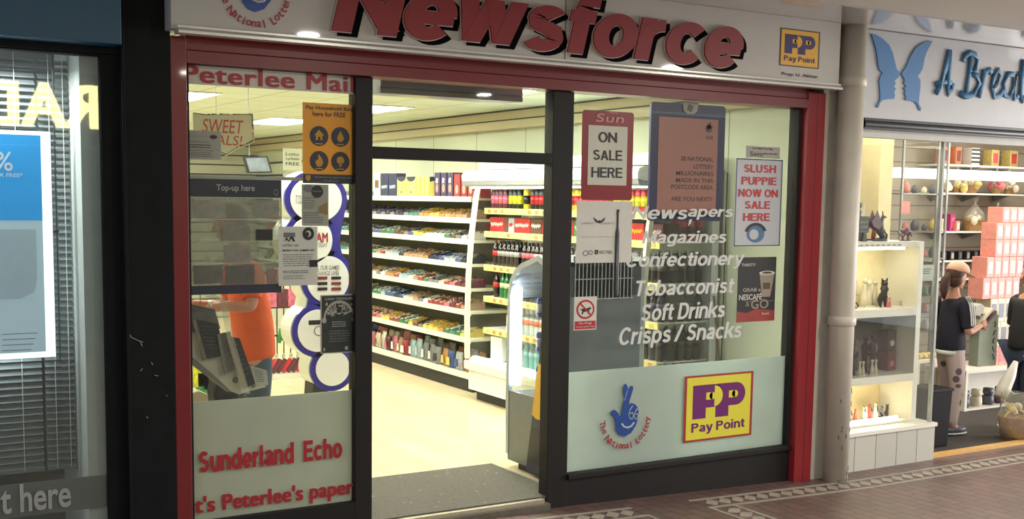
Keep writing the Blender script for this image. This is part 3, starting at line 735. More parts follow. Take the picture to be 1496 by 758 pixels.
def f(sh):
    W = M_PAPG
    for r_ in ((0, 1, 0, .018), (0, 1, .982, 1), (0, .03, 0, 1), (.97, 1, 0, 1)): sh.rect(*r_, W)
    sh.text('CASH TREASURE', .12, .88, .05, .09, W, .02)
    sh.ring(.5, .42, .42, .32, .12, W, 16, .12, math.pi-.12)
    for i in range(26):
        u, v = .5+random.uniform(-.36, .36), .22+random.uniform(-.08, .14); e = random.uniform(.015, .05); sh.rect(u-e, u+e, v-.012, v+.012, W)
    for s_ in (-1, 1):
        for k_ in range(5): sh.poly([(.5+s_*.05, .36), (.5+s_*(.1+.06*k_), .13+.035*k_), (.5+s_*(.12+.06*k_), .15+.035*k_), (.5+s_*.08, .37)], W)
        sh.disc(.5+s_*.4, .43, .06, .05, W)
    sh.rect(.2, .8, .385, .44, M_BPOST, .003); sh.lines(.3, .7, .45, .56, 3, W, .1); sh.lines(.22, .8, .6, .82, 5, M_TXTGR, .15)
    sh.rect(.08, .12, .9, .95, W); sh.rect(.66, .74, .89, .95, W)
poster('event_poster', 'black poster with a white fan-shaped drawing and thin white border', 'poster', (468, 431), (522, 514), YI-.004, M_BPOST, f)

# clear acrylic top-up display hanging in the window
yy = YF+.09
t = thing('top_up_display', 'clear acrylic pocket display headed Top-up here in the left window', 'display', at(343, 428, y=yy))
a0 = at(276, 288, y=yy); a1 = at(411, 288, y=yy); X0, X1 = a0.x, a1.x
zt, z1, z2, zb_ = at(343, 258, y=yy).z, at(343, 288, y=yy).z, at(343, 416, y=yy).z, at(343, 429, y=yy).z
M_TOP = mat('top_up_navy', (28, 34, 50), .35, noise=.15, scale=6, coat=.3)
MB().box(X0, X1, yy-.004, yy, z1, zt-.015).build('header_panel', M_TOP, t)
MB().box(X0, X1, yy-.004, yy, zb_, z2).build('footer_panel', mat('top_up_footer', (32, 42, 66), .4), t)
MB().box(X0, X1, yy, yy+.004, z2, z1).build('clear_back', G_POCKET, t)
b = MB(); b.box(X0-.02, 2.66, yy-.005, yy+.01, zt-.015, zt+.005); b.build('hanging_rail', mat('acrylic_rail', (168, 170, 158), .3), t)
b = MB()
for py in (288, 320, 352, 384): z = at(343, py, y=yy).z; b.box(X0+.002, X1-.002, yy-.010, yy-.0075, z-.004, z, 0)
b.box(X1-.004, X1, yy-.008, yy, zb_, zt); b.build('pocket_edges', mat('acrylic_edge', (196, 198, 186), .3), t)
b = MB(); add_text(b, 'Top-up here', *rc((316, 269), (372, 282), yy-.005), yy-.007, .001, 0, .015); b.tube([(at(403+3*math.cos(q), 281+4*math.sin(q), y=yy-.006)) for q in [i*.7 for i in range(10)]], .0012, 0, 5)
b.build('lettering', mat('print_light', (176, 178, 176), .6), t)
for k_, (pa, pb, c) in enumerate([((325, 329), (366, 352), (132, 130, 118)), ((328, 358), (367, 384), (140, 136, 126)), ((279, 292), (330, 319), (150, 150, 138)), ((371, 292), (408, 318), (140, 140, 126)), ((283, 388), (326, 414), (104, 102, 96)), ((329, 388), (372, 414), (92, 92, 88))]):
    tag(MB().box(rc(pa, pb, yy-.012)[0], rc(pa, pb, yy-.012)[1], yy-.007, yy-.0055, rc(pa, pb, yy-.012)[2], rc(pa, pb, yy-.012)[3]).build('top_up_card', mat('voucher_%d' % k_, c, .5, noise=.2, scale=30)),
        ['grey top-up voucher in the third pocket of the acrylic display', 'grey top-up voucher in the fourth pocket of the acrylic display', 'pale voucher at the left of the acrylic display top pocket', 'pale voucher at the right of the acrylic display top pocket', 'dark voucher at the left of the lowest acrylic pocket', 'dark voucher in the middle of the lowest acrylic pocket'][k_], 'card')
tag(MB().box(*rc((374, 335), (399, 351), yy-.012)[:2], yy-.007, yy-.0055, *rc((374, 335), (399, 351), yy-.012)[2:]).build('payment_card', mat('card_black', (26, 26, 28), .4)), 'small black plastic card in the acrylic display pocket', 'card')

# ================================================================== RIGHT BAY SIGNS
M_SUN = mat('poster_maroon', (132, 34, 38), .35, noise=.04, coat=.3)
def f(sh):
    sh.text('Sun', .25, .80, .03, .125, mat('sun_pink', (196, 140, 140), .5), .04, shear=.12); sh.rect(.52, .68, .012, .02, mat('sun_pink', (196, 140, 140), .5))
    sh.rect(.12, .88, .165, .83, mat('poster_cream', (196, 196, 180), .4, noise=.02)); D = M_TXTDK
    sh.grot('ON', .31, .68, .235, .35, D, .26, .003); sh.grot('SALE', .21, .79, .435, .55, D, .26, .003); sh.grot('HERE', .19, .80, .63, .745, D, .26, .003)
poster('newspaper_sale_sign', 'maroon Sun sign reading ON SALE HERE on the right window', 'sign', (851, 160), (923, 293), YF+.030, M_SUN, f, radius=.02)
M_LTB = mat('lottery_frame_blue', (38, 40, 82), .4, noise=.05); M_PINK = mat('poster_pink', (176, 122, 110), .35, noise=.04, scale=4, coat=.25); M_DOT = mat('dot_print', (92, 66, 66), .6)
def f(sh):
    sh.rect(.10, .90, .12, .93, M_PINK)
    for t_, u0, v in (('28 NATIONAL', .40, .445), ('LOTTERY', .575, .51), ('MILLIONAIRES', .345, .57), ('MADE IN THIS', .345, .63), ('POSTCODE AREA', .285, .688), ('ARE YOU NEXT?', .285, .79)):
        sh.text(t_, u0, .85, v, v+.038, M_DOT, .012, .003)
    sh.disc(.77, .185, .03, .02, M_DOT, .003); sh.poly([(.72, .2), (.76, .16), (.79, .14), (.80, .17), (.83, .18), (.80, .23), (.75, .23)], M_DOT, .003); sh.text('38', .73, .83, .262, .29, M_DOT, 0, .003)
    sh.poly([(.40, -.02), (.62, -.02), (.60, .06), (.55, .085), (.47, .085), (.42, .06)], M_PAPG, .005); sh.poly([(.49, .0), (.55, .02), (.52, .07), (.46, .05)], M_TXTGR, .007)
poster('lottery_poster', 'pink lottery poster in a dark blue rounded frame on the right window', 'poster', (952, 148), (1055, 323), YF+.050, M_LTB, f, .02, .025, 'frame')
def f(sh):
    G = mat('print_pale', (150, 152, 146), .7); sh.text('LIBERTY', .08, .34, .345, .375, G, 0); sh.text('LIBERTY', .42, .68, .345, .375, G, 0)
    sh.poly([(.29, .26), (.36, .31), (.38, .345), (.36, .355), (.31, .31)], M_TXTDK); sh.poly([(.51, .26), (.44, .31), (.42, .345), (.44, .355), (.49, .31)], M_TXTDK); sh.disc(.40, .335, .03, .025, M_TXTDK)
    sh.lines(.08, .68, .57, .59, 1, G, .02); sh.ring(.17, .84, .05, .045, .25, M_TXTGR, 14); sh.ring(.26, .83, .035, .04, .3, M_TXTGR, 14); sh.rect(.33, .39, .79, .86, M_TXTDK); sh.poly([(.34, .80), (.38, .85), (.36, .85), (.34, .82)], G, .003)
    sh.text('MAKE IT VISIBLE', .41, .64, .80, .855, M_TXTDK, 0)
poster('vape_poster', 'pale white poster with a small winged emblem below the maroon sign', 'poster', (843, 293), (922, 383), YF+.036-.008, M_PAPER, f)
y_ = YF+.026
c_ = at(902, 350, y=y_).x; zA = at(902, 306, y=y_).z; zB = at(902, 434, y=y_).z; L_ = zA-zB
t = MB(); t.lathe([(.006, 0), (.017, .004), (.019, .02), (.019, L_*.70), (.016, L_*.75), (.009, L_*.80), (.009, L_*.94), (.011, L_*.95), (.011, L_)], (c_, y_, zB), 14, 0, 1, .25)
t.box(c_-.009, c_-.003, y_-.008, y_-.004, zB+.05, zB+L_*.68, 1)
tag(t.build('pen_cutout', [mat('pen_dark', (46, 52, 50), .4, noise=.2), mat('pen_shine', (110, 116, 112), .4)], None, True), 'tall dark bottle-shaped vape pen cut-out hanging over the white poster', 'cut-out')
def f(sh):
    sh.disc(.5, .38, .40, .29, mat('no_red', (178, 30, 38), .5), .0012); sh.disc(.5, .38, .32, .23, M_PAPER, .002)
    D = M_TXTDK
    sh.poly([(.24, .36), (.30, .37), (.36, .36), (.62, .34), (.68, .30), (.70, .33), (.76, .35), (.74, .38), (.68, .38), (.66, .42), (.68, .52), (.62, .52), (.60, .44), (.42, .45), (.38, .52), (.32, .52), (.36, .42), (.30, .40)], D, .003)
    sh.poly([(.23, .20), (.27, .17), (.78, .56), (.74, .59)], mat('no_red', (178, 30, 38), .5), .004)
    sh.rect(.04, .96, .73, .97, mat('no_red', (178, 30, 38), .5)); sh.text('No Dogs', .22, .78, .76, .84, M_PAPER, .01, .003); sh.text('except guide dogs', .1, .9, .87, .93, M_PAPER, 0, .003)
poster('no_dogs_sign', 'small white and red no dogs sign at the left edge of the right window', 'sign', (839, 434), (871, 481), YF+.028, M_PAPER, f)
M_SLU = mat('slush_white', (186, 190, 196), .5, noise=.03)
def f(sh):
    B = mat('slush_border', (44, 72, 110), .5)
    for r_ in ((0, 1, 0, .012), (0, 1, .988, 1), (0, .02, 0, 1), (.98, 1, 0, 1)): sh.rect(*r_, B)
    R = mat('slush_red', (186, 36, 40), .5)
    for t_, u0, u1, v in (('SLUSH', .16, .86, .065), ('PUPPIE', .12, .88, .205), ('NOW ON', .06, .92, .345), ('SALE', .20, .76, .48), ('HERE', .18, .76, .62)):
        sh.grot(t_, u0, u1, v, v+.09, R, .30)
    sh.disc(.46, .86, .19, .10, mat('slush_blue', (70, 110, 150), .5)); sh.ring(.46, .86, .24, .13, .25, M_TXTDK, 10, .3, 2.9, .003); sh.disc(.42, .865, .10, .06, M_SLU, .003)
poster('slush_sign', 'white SLUSH PUPPIE sale poster with red capitals and thin blue border', 'poster', (1076, 231), (1139, 359), YF+.030, M_SLU, f)
def f(sh):
    sh.text("Don't Miss Your Mag", .18, .78, .08, .30, M_TXTDK, .01); sh.text('Save', .12, .5, .42, .85, M_TXTGR, .03); sh.lines(.5, .95, .5, .75, 1, M_TXTDK, .05)
poster('paper_strip', 'narrow grey printed strip above the slush poster', 'notice', (1090, 213), (1139, 232), YF+.031, M_PAPG, f)
M_NES = mat('coffee_black', (38, 36, 36), .4, noise=.1)
def f(sh):
    W = M_PAPER; sh.text('THIRSTY?', .08, .44, .095, .14, W, .01)
    cu = mat('cup_cream', (150, 138, 120), .5); sh.poly([(.56, .25), (.96, .25), (.86, .62), (.64, .62)], cu); sh.ring(.76, .25, .21, .035, .35, W, 20); sh.rect(.66, .85, .40, .50, mat('cup_brown', (90, 66, 50), .5), .003)
    sh.text('GRAB a', .14, .60, .475, .53, mat('print_light', (176, 178, 176), .6), .01); sh.text('NESCAFÉ', .04, .64, .55, .66, W, .02); sh.text('&', .22, .32, .68, .76, cu, .0); sh.text('GO', .36, .82, .66, .80, cu, .03)
    sh.poly([(0, .83), (.25, .86), (.5, .80), (1, .84), (1, 1), (0, 1)], mat('coffee_red', (150, 52, 42), .5, noise=.2)); sh.rect(.2, 1, .685, .69, cu)
    sh.text('hot', .66, .85, .86, .9, W, 0, .003)
poster('coffee_poster', 'black NESCAFÉ coffee poster with a tall cup, below the slush poster', 'poster', (1079, 376), (1131, 468), YF+.030, M_NES, f)
# white vinyl list of goods
for t_, a, c, lab in [('News', (922, 304), (1008, 321), 'News'), ('apers', (1004, 304), (1074, 322), 'apers'),
                      ('Magazines', (938, 335), (1064, 362), 'Magazines'), ('Confectionery', (913, 366), (1088, 396), 'Confectionery'), ('Tobacconist', (926, 406), (1074, 432), 'Tobacconist'),
                      ('Soft Drinks', (935, 440), (1062, 468), 'Soft Drinks'), ('Crisps / Snacks', (903, 472), (1086, 507), 'Crisps / Snacks')]:
    ya = YF+.027; yl = at(a[0], (a[1]+c[1])/2, y=ya); yr = at(c[0], (a[1]+c[1])/2, y=ya)
    x0, x1 = yl.x, yr.x
    xm = (a[0]+c[0])/2; z1 = at(xm, a[1]+2, y=ya).z; z0 = at(xm, c[1]-2, y=ya).z
    if lab == 'News': z0 = at(965, 320, y=ya).z; z1 = at(965, 301, y=ya).z
    dsc_ = any(q in t_ for q in 'gpy'); Ht = (z1-z0)/(1.37+(.38 if dsc_ else 0)) if t_ != 'apers' else (z1-z0)/1.38*1.12
    b = MB(); add_grot(b, t_, x0, x1, z0+(.38*Ht if dsc_ and t_ != 'apers' else (.30*Ht if t_ == 'apers' else 0)), Ht, ya, .001, 0, .27, .19)
    if lab == 'News':
        p = at(1009, 321, y=ya); b.prism([(p.x-.012, p.z), (p.x+.012, p.z+.005), (p.x+.006, p.z-.02), (p.x-.02, p.z-.045)], ya, ya+.001)
    tag(b.build('vinyl_lettering', M_TXTWH), 'white slanted vinyl word %s on the right window' % lab if lab not in ('News', 'apers') else ('white vinyl letters News at the start of the top window line' if lab == 'News' else 'white vinyl letters apers ending the top window line'), 'lettering')
yl_ = YG-.001
b = MB(); c0 = at(912, 609, y=yl_); k_ = (at(947, 609, y=yl_).x-at(877, 609, y=yl_).x)/245
lottery_logo(b, c0.x, c0.z, k_, yl_)
tag(b.build('lottery_sticker', [M_LBLUE, M_FROST, M_TXTRED]), 'blue crossed-fingers emblem with curved red The National Lottery on the frosted window', 'sticker')
sh_ = Sheet(at(999, 600, y=yl_).x, at(1099, 592, y=yl_).x, at(1048, 641, y=yl_).z, at(1048, 546, y=yl_).z, yl_); paypoint(sh_, M_YEL2, M_PURP, M_TXTRED)
tag(sh_.build('paypoint_sticker'), 'square yellow and purple Pay Point sticker on the frosted right window', 'sticker')

# ------------------------------------------------------------------ dark shutter box above the door, door mat
M_BOX = mat('shutter_box_grey', (122, 126, 128), .4, noise=.04, coat=.3)
yb = 6.42; A0 = at(556, 112, y=yb); A1 = at(768, 128, y=yb)
b = MB(); b.prism([(yb, 2.80), (yb, 2.585), (yb+.05, 2.545), (yb+.20, 2.545), (yb+.20, 2.80)], at(556, 135, y=yb).x, at(764, 150, y=yb).x, 'x')
b.box(at(556, 135, y=yb).x, at(764, 150, y=yb).x, yb+.0, yb+.05, 2.543, 2.575, 1)
tag(b.build('shutter_box', [M_BOX, mat('box_edge', (118, 118, 112), .4)], bevel=.004), 'dark grey long box hung from the ceiling just inside above the door', 'shutter box')
M_MAT = mat('grey_brown_matting', (92, 88, 78), .95, noise=.22, scale=55, bump=.3)
b = MB(); b.box(2.775, 4.15, YF+.01, 7.137, .0005, .012, 0)
t = thing('door_mat', 'large grey-brown entrance mat inside the doorway', 'door mat', (3.4, 6.6, 0)); b.build('matting', M_MAT, t)
MB().box(4.15, 4.168, YF+.13, 7.137, .0005, .014).build('metal_edging', mat('edging', (188, 184, 168), .35, .5), t)
b = MB()
for i in range(26):
    x, y = random.uniform(2.8, 4.1), random.uniform(6.2, 7.1); b.box(x, x+random.uniform(.006, .02), y, y+.008, .012, .0135)
b.build('crumbs', mat('fleck', (160, 156, 144), .8), t)['kind'] = 'stuff'

# ================================================================== INSIDE THE NEWSAGENT
# wall gondola: back panels, plinth, eight shelves with price lips
LZ = [1.92, 1.71, 1.50, 1.265, 1.022, .797, .522, .163]      # middle of each lip
GY0, GY1 = 9.95, 15.0
M_PERF = brick_mat('gondola_back', (118, 118, 106), (112, 112, 100), (70, 70, 62), 1.0, 3, .006, 0, .7, 0, (.1, .2, 0), 'yz', noise=.03)
g = thing('wall_gondola', 'long cream wall shelving with eight white-lipped shelves of sweets', 'shelving', (5.78, 12.4, 0))
MB().box(6.03, 6.10, GY0, GY1, .0, 2.0).build('back_panel', M_PERF, g)
MB().box(5.56, 6.05, GY0, GY1, .0, .12).build('plinth', M_DARK, g)
for i, z in enumerate(LZ):
    b = MB(); b.box(5.54, 6.03, GY0, GY1, z-.012, z+.012, 0)
    for k_ in range(5):
        y0 = GY0+k_*1.01; b.box(5.522, 5.54, y0+.003, min(y0+1.006, GY1), z-.028, z+.024, 0)
    b.build('shelf', M_CREAM, g)
# products
def carton_proto(nm, cols, n=4, lay='bars'):
    c1, c2, c3 = cols
    t = thing(nm, 'x', 'sweets')
    # open display tray, front towards -x
    b = MB(); b.box(0, .22, .002, .108, 0, .006); b.prism([(0, .006), (0, .042), (.20, .075), (.22, .075), (.22, .006)], .002, .006, 'y'); b.prism([(0, .006), (0, .042), (.20, .075), (.22, .075), (.22, .006)], .104, .108, 'y')
    b.box(0, .004, .006, .104, .006, .042)
    b.build('tray', mat('tray_'+c1[0], c1[1], .5, noise=.12, scale=60), t)
    b = MB()
    for r_ in range(5):
        for k_ in range(n):
            y = .010+(.094/n)*k_; x = .01+.04*r_; h = .048+.010*r_+random.uniform(-.006, .008)
            R = Matrix.Rotation(math.radians(random.uniform(-14, 4)), 3, 'Y')
            b.box(x, x+.034, y, y+.094/n*.86, .01, h, random.choice((0, 0, 1)), R)
    b.build('packets', [mat('pack_'+c2[0], c2[1], .35, noise=.2, scale=70), mat('pack_'+c3[0], c3[1], .35, noise=.2, scale=70)], t)
    return t
PAL = dict(purple=(62, 44, 92), orange=(206, 130, 48), red=(176, 36, 40), blue=(48, 78, 150), green=(52, 128, 62), teal=(60, 130, 118), brown=(104, 62, 40), cream=(214, 204, 160), yellow=(226, 200, 60), grey=(126, 126, 128), silver=(170, 178, 190), navy=(34, 42, 76), pink=(206, 96, 118), tan=(188, 140, 100), white=(220, 220, 214), sky=(146, 184, 196), black=(36, 36, 40), maroon=(110, 30, 50))
PAL = {k_: tuple(int(q*.66+.34*(sum(v)/3)*.9) for q in v) for k_, v in PAL.items()}
protos = {}
def carton(c):
    if c not in protos:
        other = {'purple': 'grey', 'orange': 'yellow', 'grey': 'navy', 'silver': 'blue', 'tan': 'brown', 'white': 'grey', 'cream': 'tan', 'pink': 'white', 'navy': 'silver', 'blue': 'silver', 'red': 'cream', 'sky': 'white', 'brown': 'tan', 'green': 'white', 'teal': 'white', 'yellow': 'orange', 'black': 'grey', 'maroon': 'pink'}.get(c, 'white')
        protos[c] = carton_proto('sweet_carton', ((c, PAL[c]), (c, PAL[c]), (other, PAL[other])))
    return protos[c]
ORD = ['top', 'second', 'third', 'fourth', 'fifth', 'sixth', 'seventh', 'lowest']
rows = {1: 'purple grey purple grey purple grey purple navy grey teal teal orange orange yellow orange tan orange tan tan tan'.split(),
        2: 'red blue blue green green teal brown brown grey blue yellow yellow white white white green brown grey white white'.split(),
        3: 'teal green tan red silver silver silver black tan tan tan tan orange navy blue silver silver blue black grey'.split(),
        4: 'orange white grey white tan orange red sky sky white tan red green grey cream red pink maroon maroon red'.split(),
        5: 'grey green green sky blue blue navy blue cream cream tan grey white red red pink maroon red tan white'.split(),
        6: 'red red pink yellow yellow red red green green yellow brown grey yellow yellow orange green teal green yellow sky'.split()}
for i, cols in rows.items():
    z = LZ[i]+.0122; n = len(cols); ys = 12.62
    seq = []
    for j in range(40):
        y = 14.75-j*.12
        if y < 10.0: break
        # cols[0] sits where the door mullion cuts the view (y about 12.4)
        q = (12.45-y)/(12.45-9.9)*n
        c = cols[int(q)] if 0 <= q < n else random.choice(cols[:6])
        d = dup(carton(c), (5.545, y, z), random.uniform(-.02, .02), 'small open %s carton of sweets on the %s shelf of the wall shelving' % (c, ORD[i]), '%s sweet cartons on the %s shelf' % (c, ORD[i]), (1, 1.05, random.uniform(.9, 1.15)))
# lowest shelf: large bags and magazines leaning
def bag_proto(c1, c2):
    t = thing('snack_bag', 'x', 'snack bag'); b = MB()
    prof = [(0, .0), (.035, .02), (.05, .09), (.045, .15), (.02, .19), (.004, .205)]
    V = []
    for (d_, z_) in prof:
        V.append([b._v((.08+d_*math.cos(a)*.8, .075+(.066 if 0 < d_ > .01 else .07)*math.sin(a), z_)) for a in [2*math.pi*k/12 for k in range(12)]])
    for a, c in zip(V, V[1:]):
        for k_ in range(12): b._f([a[k_], a[(k_+1) % 12], c[(k_+1) % 12], c[k_]], 0)
    b._f(V[0][::-1], 0); b._f(V[-1], 0)
    b.build('pouch', mat('bag_'+c1, PAL[c1], .3, noise=.25, scale=18), t, True)
    MB().prism([(.045, .04), (.11, .04), (.10, .13), (.05, .13)], .027, .031, 'x').build('printed_label', mat('bag_lab_'+c2, PAL[c2], .4, noise=.3, scale=40), t)
    return t
bagp = {}
def bag(c, d):
    if (c, d) not in bagp: bagp[(c, d)] = bag_proto(c, d)
    return bagp[(c, d)]
low = [('pink', 'red'), ('cream', 'red'), ('white', 'tan'), ('maroon', 'pink'), ('pink', 'white'), ('tan', 'cream'), ('red', 'white'), ('sky', 'white'), ('sky', 'silver'), ('grey', 'white'), ('grey', 'navy'), ('orange', 'yellow'), ('blue', 'yellow'), ('silver', 'blue'), ('orange', 'red'), ('blue', 'white')]
j = 0; y = 14.6
while y > 10.05:
    q = int((12.5-y)/(12.5-9.9)*len(low)); c, d = low[max(0, min(q, len(low)-1))] if q >= 0 else random.choice(low)
    for r_ in range(2):
        dup(bag(c, d), (5.55+.17*r_, y, LZ[7]+.012), random.uniform(-.15, .15), '%s bag of sweets or snacks on the lowest shelf of the wall shelving' % c, '%s snack bags on the lowest shelf' % c, (1, 1.02, random.uniform(.8, 1.1)+.1*r_))
    y -= .155
for q in list(protos.values())+list(bagp.values()):
    for ch in list(q.children): bpy.data.objects.remove(ch)
    bpy.data.objects.remove(q)
# top shelf boxes (placed along the shelf, fronts towards the aisle)
def ybox(p0, p1, top, xf=5.60): # photo columns -> y extent on the shelf front plane
    a = at(p0, 270, x=xf); c = at(p1, 270, x=xf); return c.y, a.y
EG = [(546, 555, 253, 'white', 'white carton with a brown picture at the far end of the top shelf', 0), (556, 567, 253, 'navy', 'left tall navy egg box on the top shelf', 1), (568, 579, 253, 'navy', 'right tall navy egg box on the top shelf', 1),
      (580, 593, 258, 'yellow', 'left wide yellow egg box with dark scalloped top', 2), (594, 607, 258, 'yellow', 'right wide yellow egg box with dark scalloped top', 2),
      (608.5, 613, 258, 'yellow', 'first slim yellow box turned end-on on the top shelf', 3), (615, 619.5, 258, 'yellow', 'second slim yellow box turned end-on on the top shelf', 3), (621, 625.5, 258, 'yellow', 'third slim yellow box turned end-on on the top shelf', 3),
      (634.5, 642.5, 252, 'purple', 'first purple chocolate egg box from the left on the top shelf', 4), (644, 652, 252, 'purple', 'second purple chocolate egg box on the top shelf', 4), (653.5, 661.5, 252, 'purple', 'third purple chocolate egg box on the top shelf', 4),
      (663, 672, 254, 'red', 'first red chocolate egg box right of the purple ones', 5), (673.5, 682, 254, 'red', 'second red chocolate egg box right of the purple ones', 5), (683.5, 692, 254, 'red', 'third red chocolate egg box beneath the chiller canopy', 5), (694, 702, 256, 'red', 'fourth red chocolate egg box behind the chiller canopy', 5)]
for p0, p1, pt, c, lab, kd in EG:
    y0, y1 = ybox(p0, p1, pt); xf = 5.60; z0 = LZ[0]+.0125; z1 = at((p0+p1)/2, pt, x=xf).z
    t = thing('chocolate_egg_box', lab, 'box', (xf+.06, (y0+y1)/2, z0)); MM = mat('eggbox_'+c, {'yellow': (222, 204, 110), 'navy': (52, 56, 88)}.get(c, PAL[c]), .35, noise=.04)
    dk = mat('eggbox_trim', (44, 50, 72), .4); ym = (y0+y1)/2; hw = (y1-y0)/2
    b = MB(); b.box(xf, xf+(.12 if kd != 3 else .25), y0, y1, z0, z1); b.build('carton', MM, t, bevel=.003)
    b = MB(); X = xf-.0015
    def yz(P, m=0): b.prism(P, X, X+.001, 'x', m)
    if kd == 0: yz([(ym-hw*.6, z0+.10), (ym+hw*.6, z0+.10), (ym+hw*.6, z0+.19), (ym-hw*.6, z0+.19)]); b.build('picture', mat('egg_brown', (110, 78, 60), .5, noise=.3, scale=40), t)
    if kd == 1: yz([(ym-hw*.7, z0+.10), (ym+hw*.7, z0+.09), (ym+hw*.8, z0+.125), (ym-hw*.7, z0+.135)]); b.build('brand_flash', mat('egg_pale', (160, 165, 180), .5, noise=.3, scale=80), t)
    if kd == 2:
        yz([(y0, z1)]+[(ym-hw*math.cos(a), z1-.055*math.sin(a)) for a in [math.pi*i/10 for i in range(1, 10)]]+[(y1, z1)]); yz([(ym-.03, z0+.05), (ym+.03, z0+.05), (ym+.03, z0+.062), (ym-.03, z0+.062)]); b.build('scallop_print', dk, t)
    if kd == 3: b.prism([(xf+.02+.10*(1-math.cos(a)), z1+.02*math.sin(a)-.06) for a in [math.pi*i/8 for i in range(9)]]+[(xf+.22, z1), (xf+.02, z1)], y0-.001, y0+.0, 'y'); b.build('scallop_print', dk, t)
    if kd == 4:
        yz([(ym+.030*math.cos(a), z0+.095+.045*math.sin(a)) for a in [2*math.pi*i/16 for i in range(16)]]); yz([(ym-.016, z0+.15), (ym+.03, z0+.15), (ym+.02, z0+.20), (ym-.02, z0+.20)], 1)
        b.build('egg_picture', [mat('egg_tan', (176, 128, 110), .5, noise=.3, scale=60), mat('egg_white', (210, 206, 216), .5)], t)
    if kd == 5:
        yz([(ym+.032*math.cos(a), z0+.085+.045*math.sin(a)) for a in [2*math.pi*i/16 for i in range(16)]]); b.build('egg_picture', mat('egg_rose', (220, 150, 130), .5, noise=.35, scale=60), t)

PAL.update(red=(186, 34, 40), yellow=(230, 200, 40), green=(40, 120, 60), orange=(220, 110, 40), pink=(206, 96, 118), blue=(44, 70, 150))
# ------------------------------------------------------------------ open multideck chiller
CY0, CY1 = 6.93, 9.66
M_CHW = mat('chiller_white', (222, 226, 222), .35, noise=.02, coat=.3); M_CHG = mat('chiller_grey', (150, 156, 160), .4)
ch = thing('open_chiller', 'long white open-fronted drinks chiller with rounded canopy along the right wall', 'chiller', (5.7, 8.3, 0))
MB().box(5.42, 6.05, CY0+.05, CY1-.05, 0, .11).build('plinth', M_DARK, ch)
b = MB(); b.prism([(5.355, .10), (5.355, .30), (5.33, .31), (5.33, .37), (5.36, .385), (5.40, .42), (5.44, .42), (5.46, .385), (6.03, .385), (6.03, .10)], CY0, CY1, 'y'); b.build('base_trough', M_CHW, ch, bevel=.003)
MB().prism([(5.318, .30), (5.318, .375), (5.332, .38), (5.332, .295)], CY0-.02, CY1+.03, 'y').build('bumper_rail', mat('bumper_cream', (206, 208, 200), .4), ch, bevel=.003)
MB().box(6.0, 6.07, CY0, CY1, .38, 2.2).build('back_panel', M_CHW, ch)
b = MB(); b.prism([(5.262, 2.085), (5.256, 2.13), (5.27, 2.165), (5.32, 2.185), (6.05, 2.20), (6.05, 2.06), (5.40, 2.06)], CY0, CY1, 'y', 0); b.build('canopy', M_CHW, ch, bevel=.004)
b = MB(); b.prism([(5.262, 2.083), (5.27, 2.05), (5.30, 2.035), (6.0, 2.035), (6.0, 2.058), (5.4, 2.058)], CY0, CY1, 'y'); b.build('canopy_underside', M_CHG, ch)
MB().box(5.58, 6.03, CY0+.05, CY1+.25, 2.205, 2.30).build('top_unit', M_CHW, ch)
MB().box(5.32, 5.40, CY0+.06, CY1-.06, 2.022, 2.034).build('light_tube', mat('chiller_tube', (240, 250, 235), .5, noise=0, emit=9), ch)
EP = [(5.34, .40), (5.335, .8), (5.345, 1.2), (5.375, 1.6), (5.42, 1.95), (5.44, 2.035)]
for y0, y1 in ((CY0, CY0+.012), (CY1-.012, CY1)):
    e = MB().prism(EP+[(6.0, 2.035), (6.0, .40)], y0, y1, 'y').build('end_glass', G_THIN, ch)
    b = MB(); b.prism([(x-.026, z) for x, z in EP]+[(x+.016, z) for x, z in EP[::-1]], y0-.012, y1+.012, 'y'); b.build('edge_trim', M_CREAM, e)
CZ = [1.81, 1.59, 1.27, .97, .665]
M_STRIP2 = mat('price_strip_yellow', (222, 212, 140), .4, noise=.04)
for i, z in enumerate(CZ):
    b = MB(); b.box(5.52, 6.0, CY0+.02, CY1-.02, z+.014, z+.026); s_ = b.build('shelf', M_CHW, ch)
    b = MB(); b.box(5.498, 5.52, CY0+.02, CY1-.02, z-.028, z+.028, 0)
    for k_ in range(22):
        y = CY0+.07+k_*.12; b.box(5.4965, 5.4985, y, y+.055, z-.018, z+.014, random.choice((1, 1, 2)))
    b.build('price_strip', [M_STRIP2, mat('price_tag', (190, 184, 120), .5), mat('price_tag_orange', (220, 130, 70), .5)], s_)
def zs(i): return (CZ[i]+.0265) if i < 5 else .39

def can_proto(c1, c2, h=.165, r=.031):
    t = thing('drink_can', 'x', 'can')
    MB().lathe([(r*.8, 0), (r, .008), (r, h-.014), (r*.82, h-.002), (r*.78, h)], n=14).build('can_body', mat('can_'+c1, PAL.get(c1), .3, .2, noise=.1, scale=40), t, True)
    MB().lathe([(r*1.005, h*.25), (r*1.005, h*.7)], n=14).build('printed_band', mat('canb_'+c2, PAL.get(c2), .3, .1, noise=.35, scale=60), t, True)
    return t
def bottle_proto(cap, label, liquid, h=.235, r=.033, op=0):
    t = thing('drink_bottle', 'x', 'bottle')
    MB().lathe([(r*.85, 0), (r, .01), (r, h*.28), (r*.94, h*.36), (r, h*.45), (r, h*.62), (r*.75, h*.76), (r*.38, h*.88), (r*.36, h*.95)], n=12).build('bottle_body', mat('drink_%d_%d_%d' % liquid, liquid, .12, noise=.05, coat=.5), t, True)
    MB().lathe([(r*1.02, h*.40), (r*1.02, h*.60)], n=12).build('label_band', mat('blab_%d_%d_%d' % label, label, .4, noise=.25, scale=50), t, True)
    MB().lathe([(r*.42, h*.94), (r*.42, h), (r*.3, h)], n=10).build('cap', mat('bcap_%d_%d_%d' % cap, cap, .4), t)
    return t
kill = []
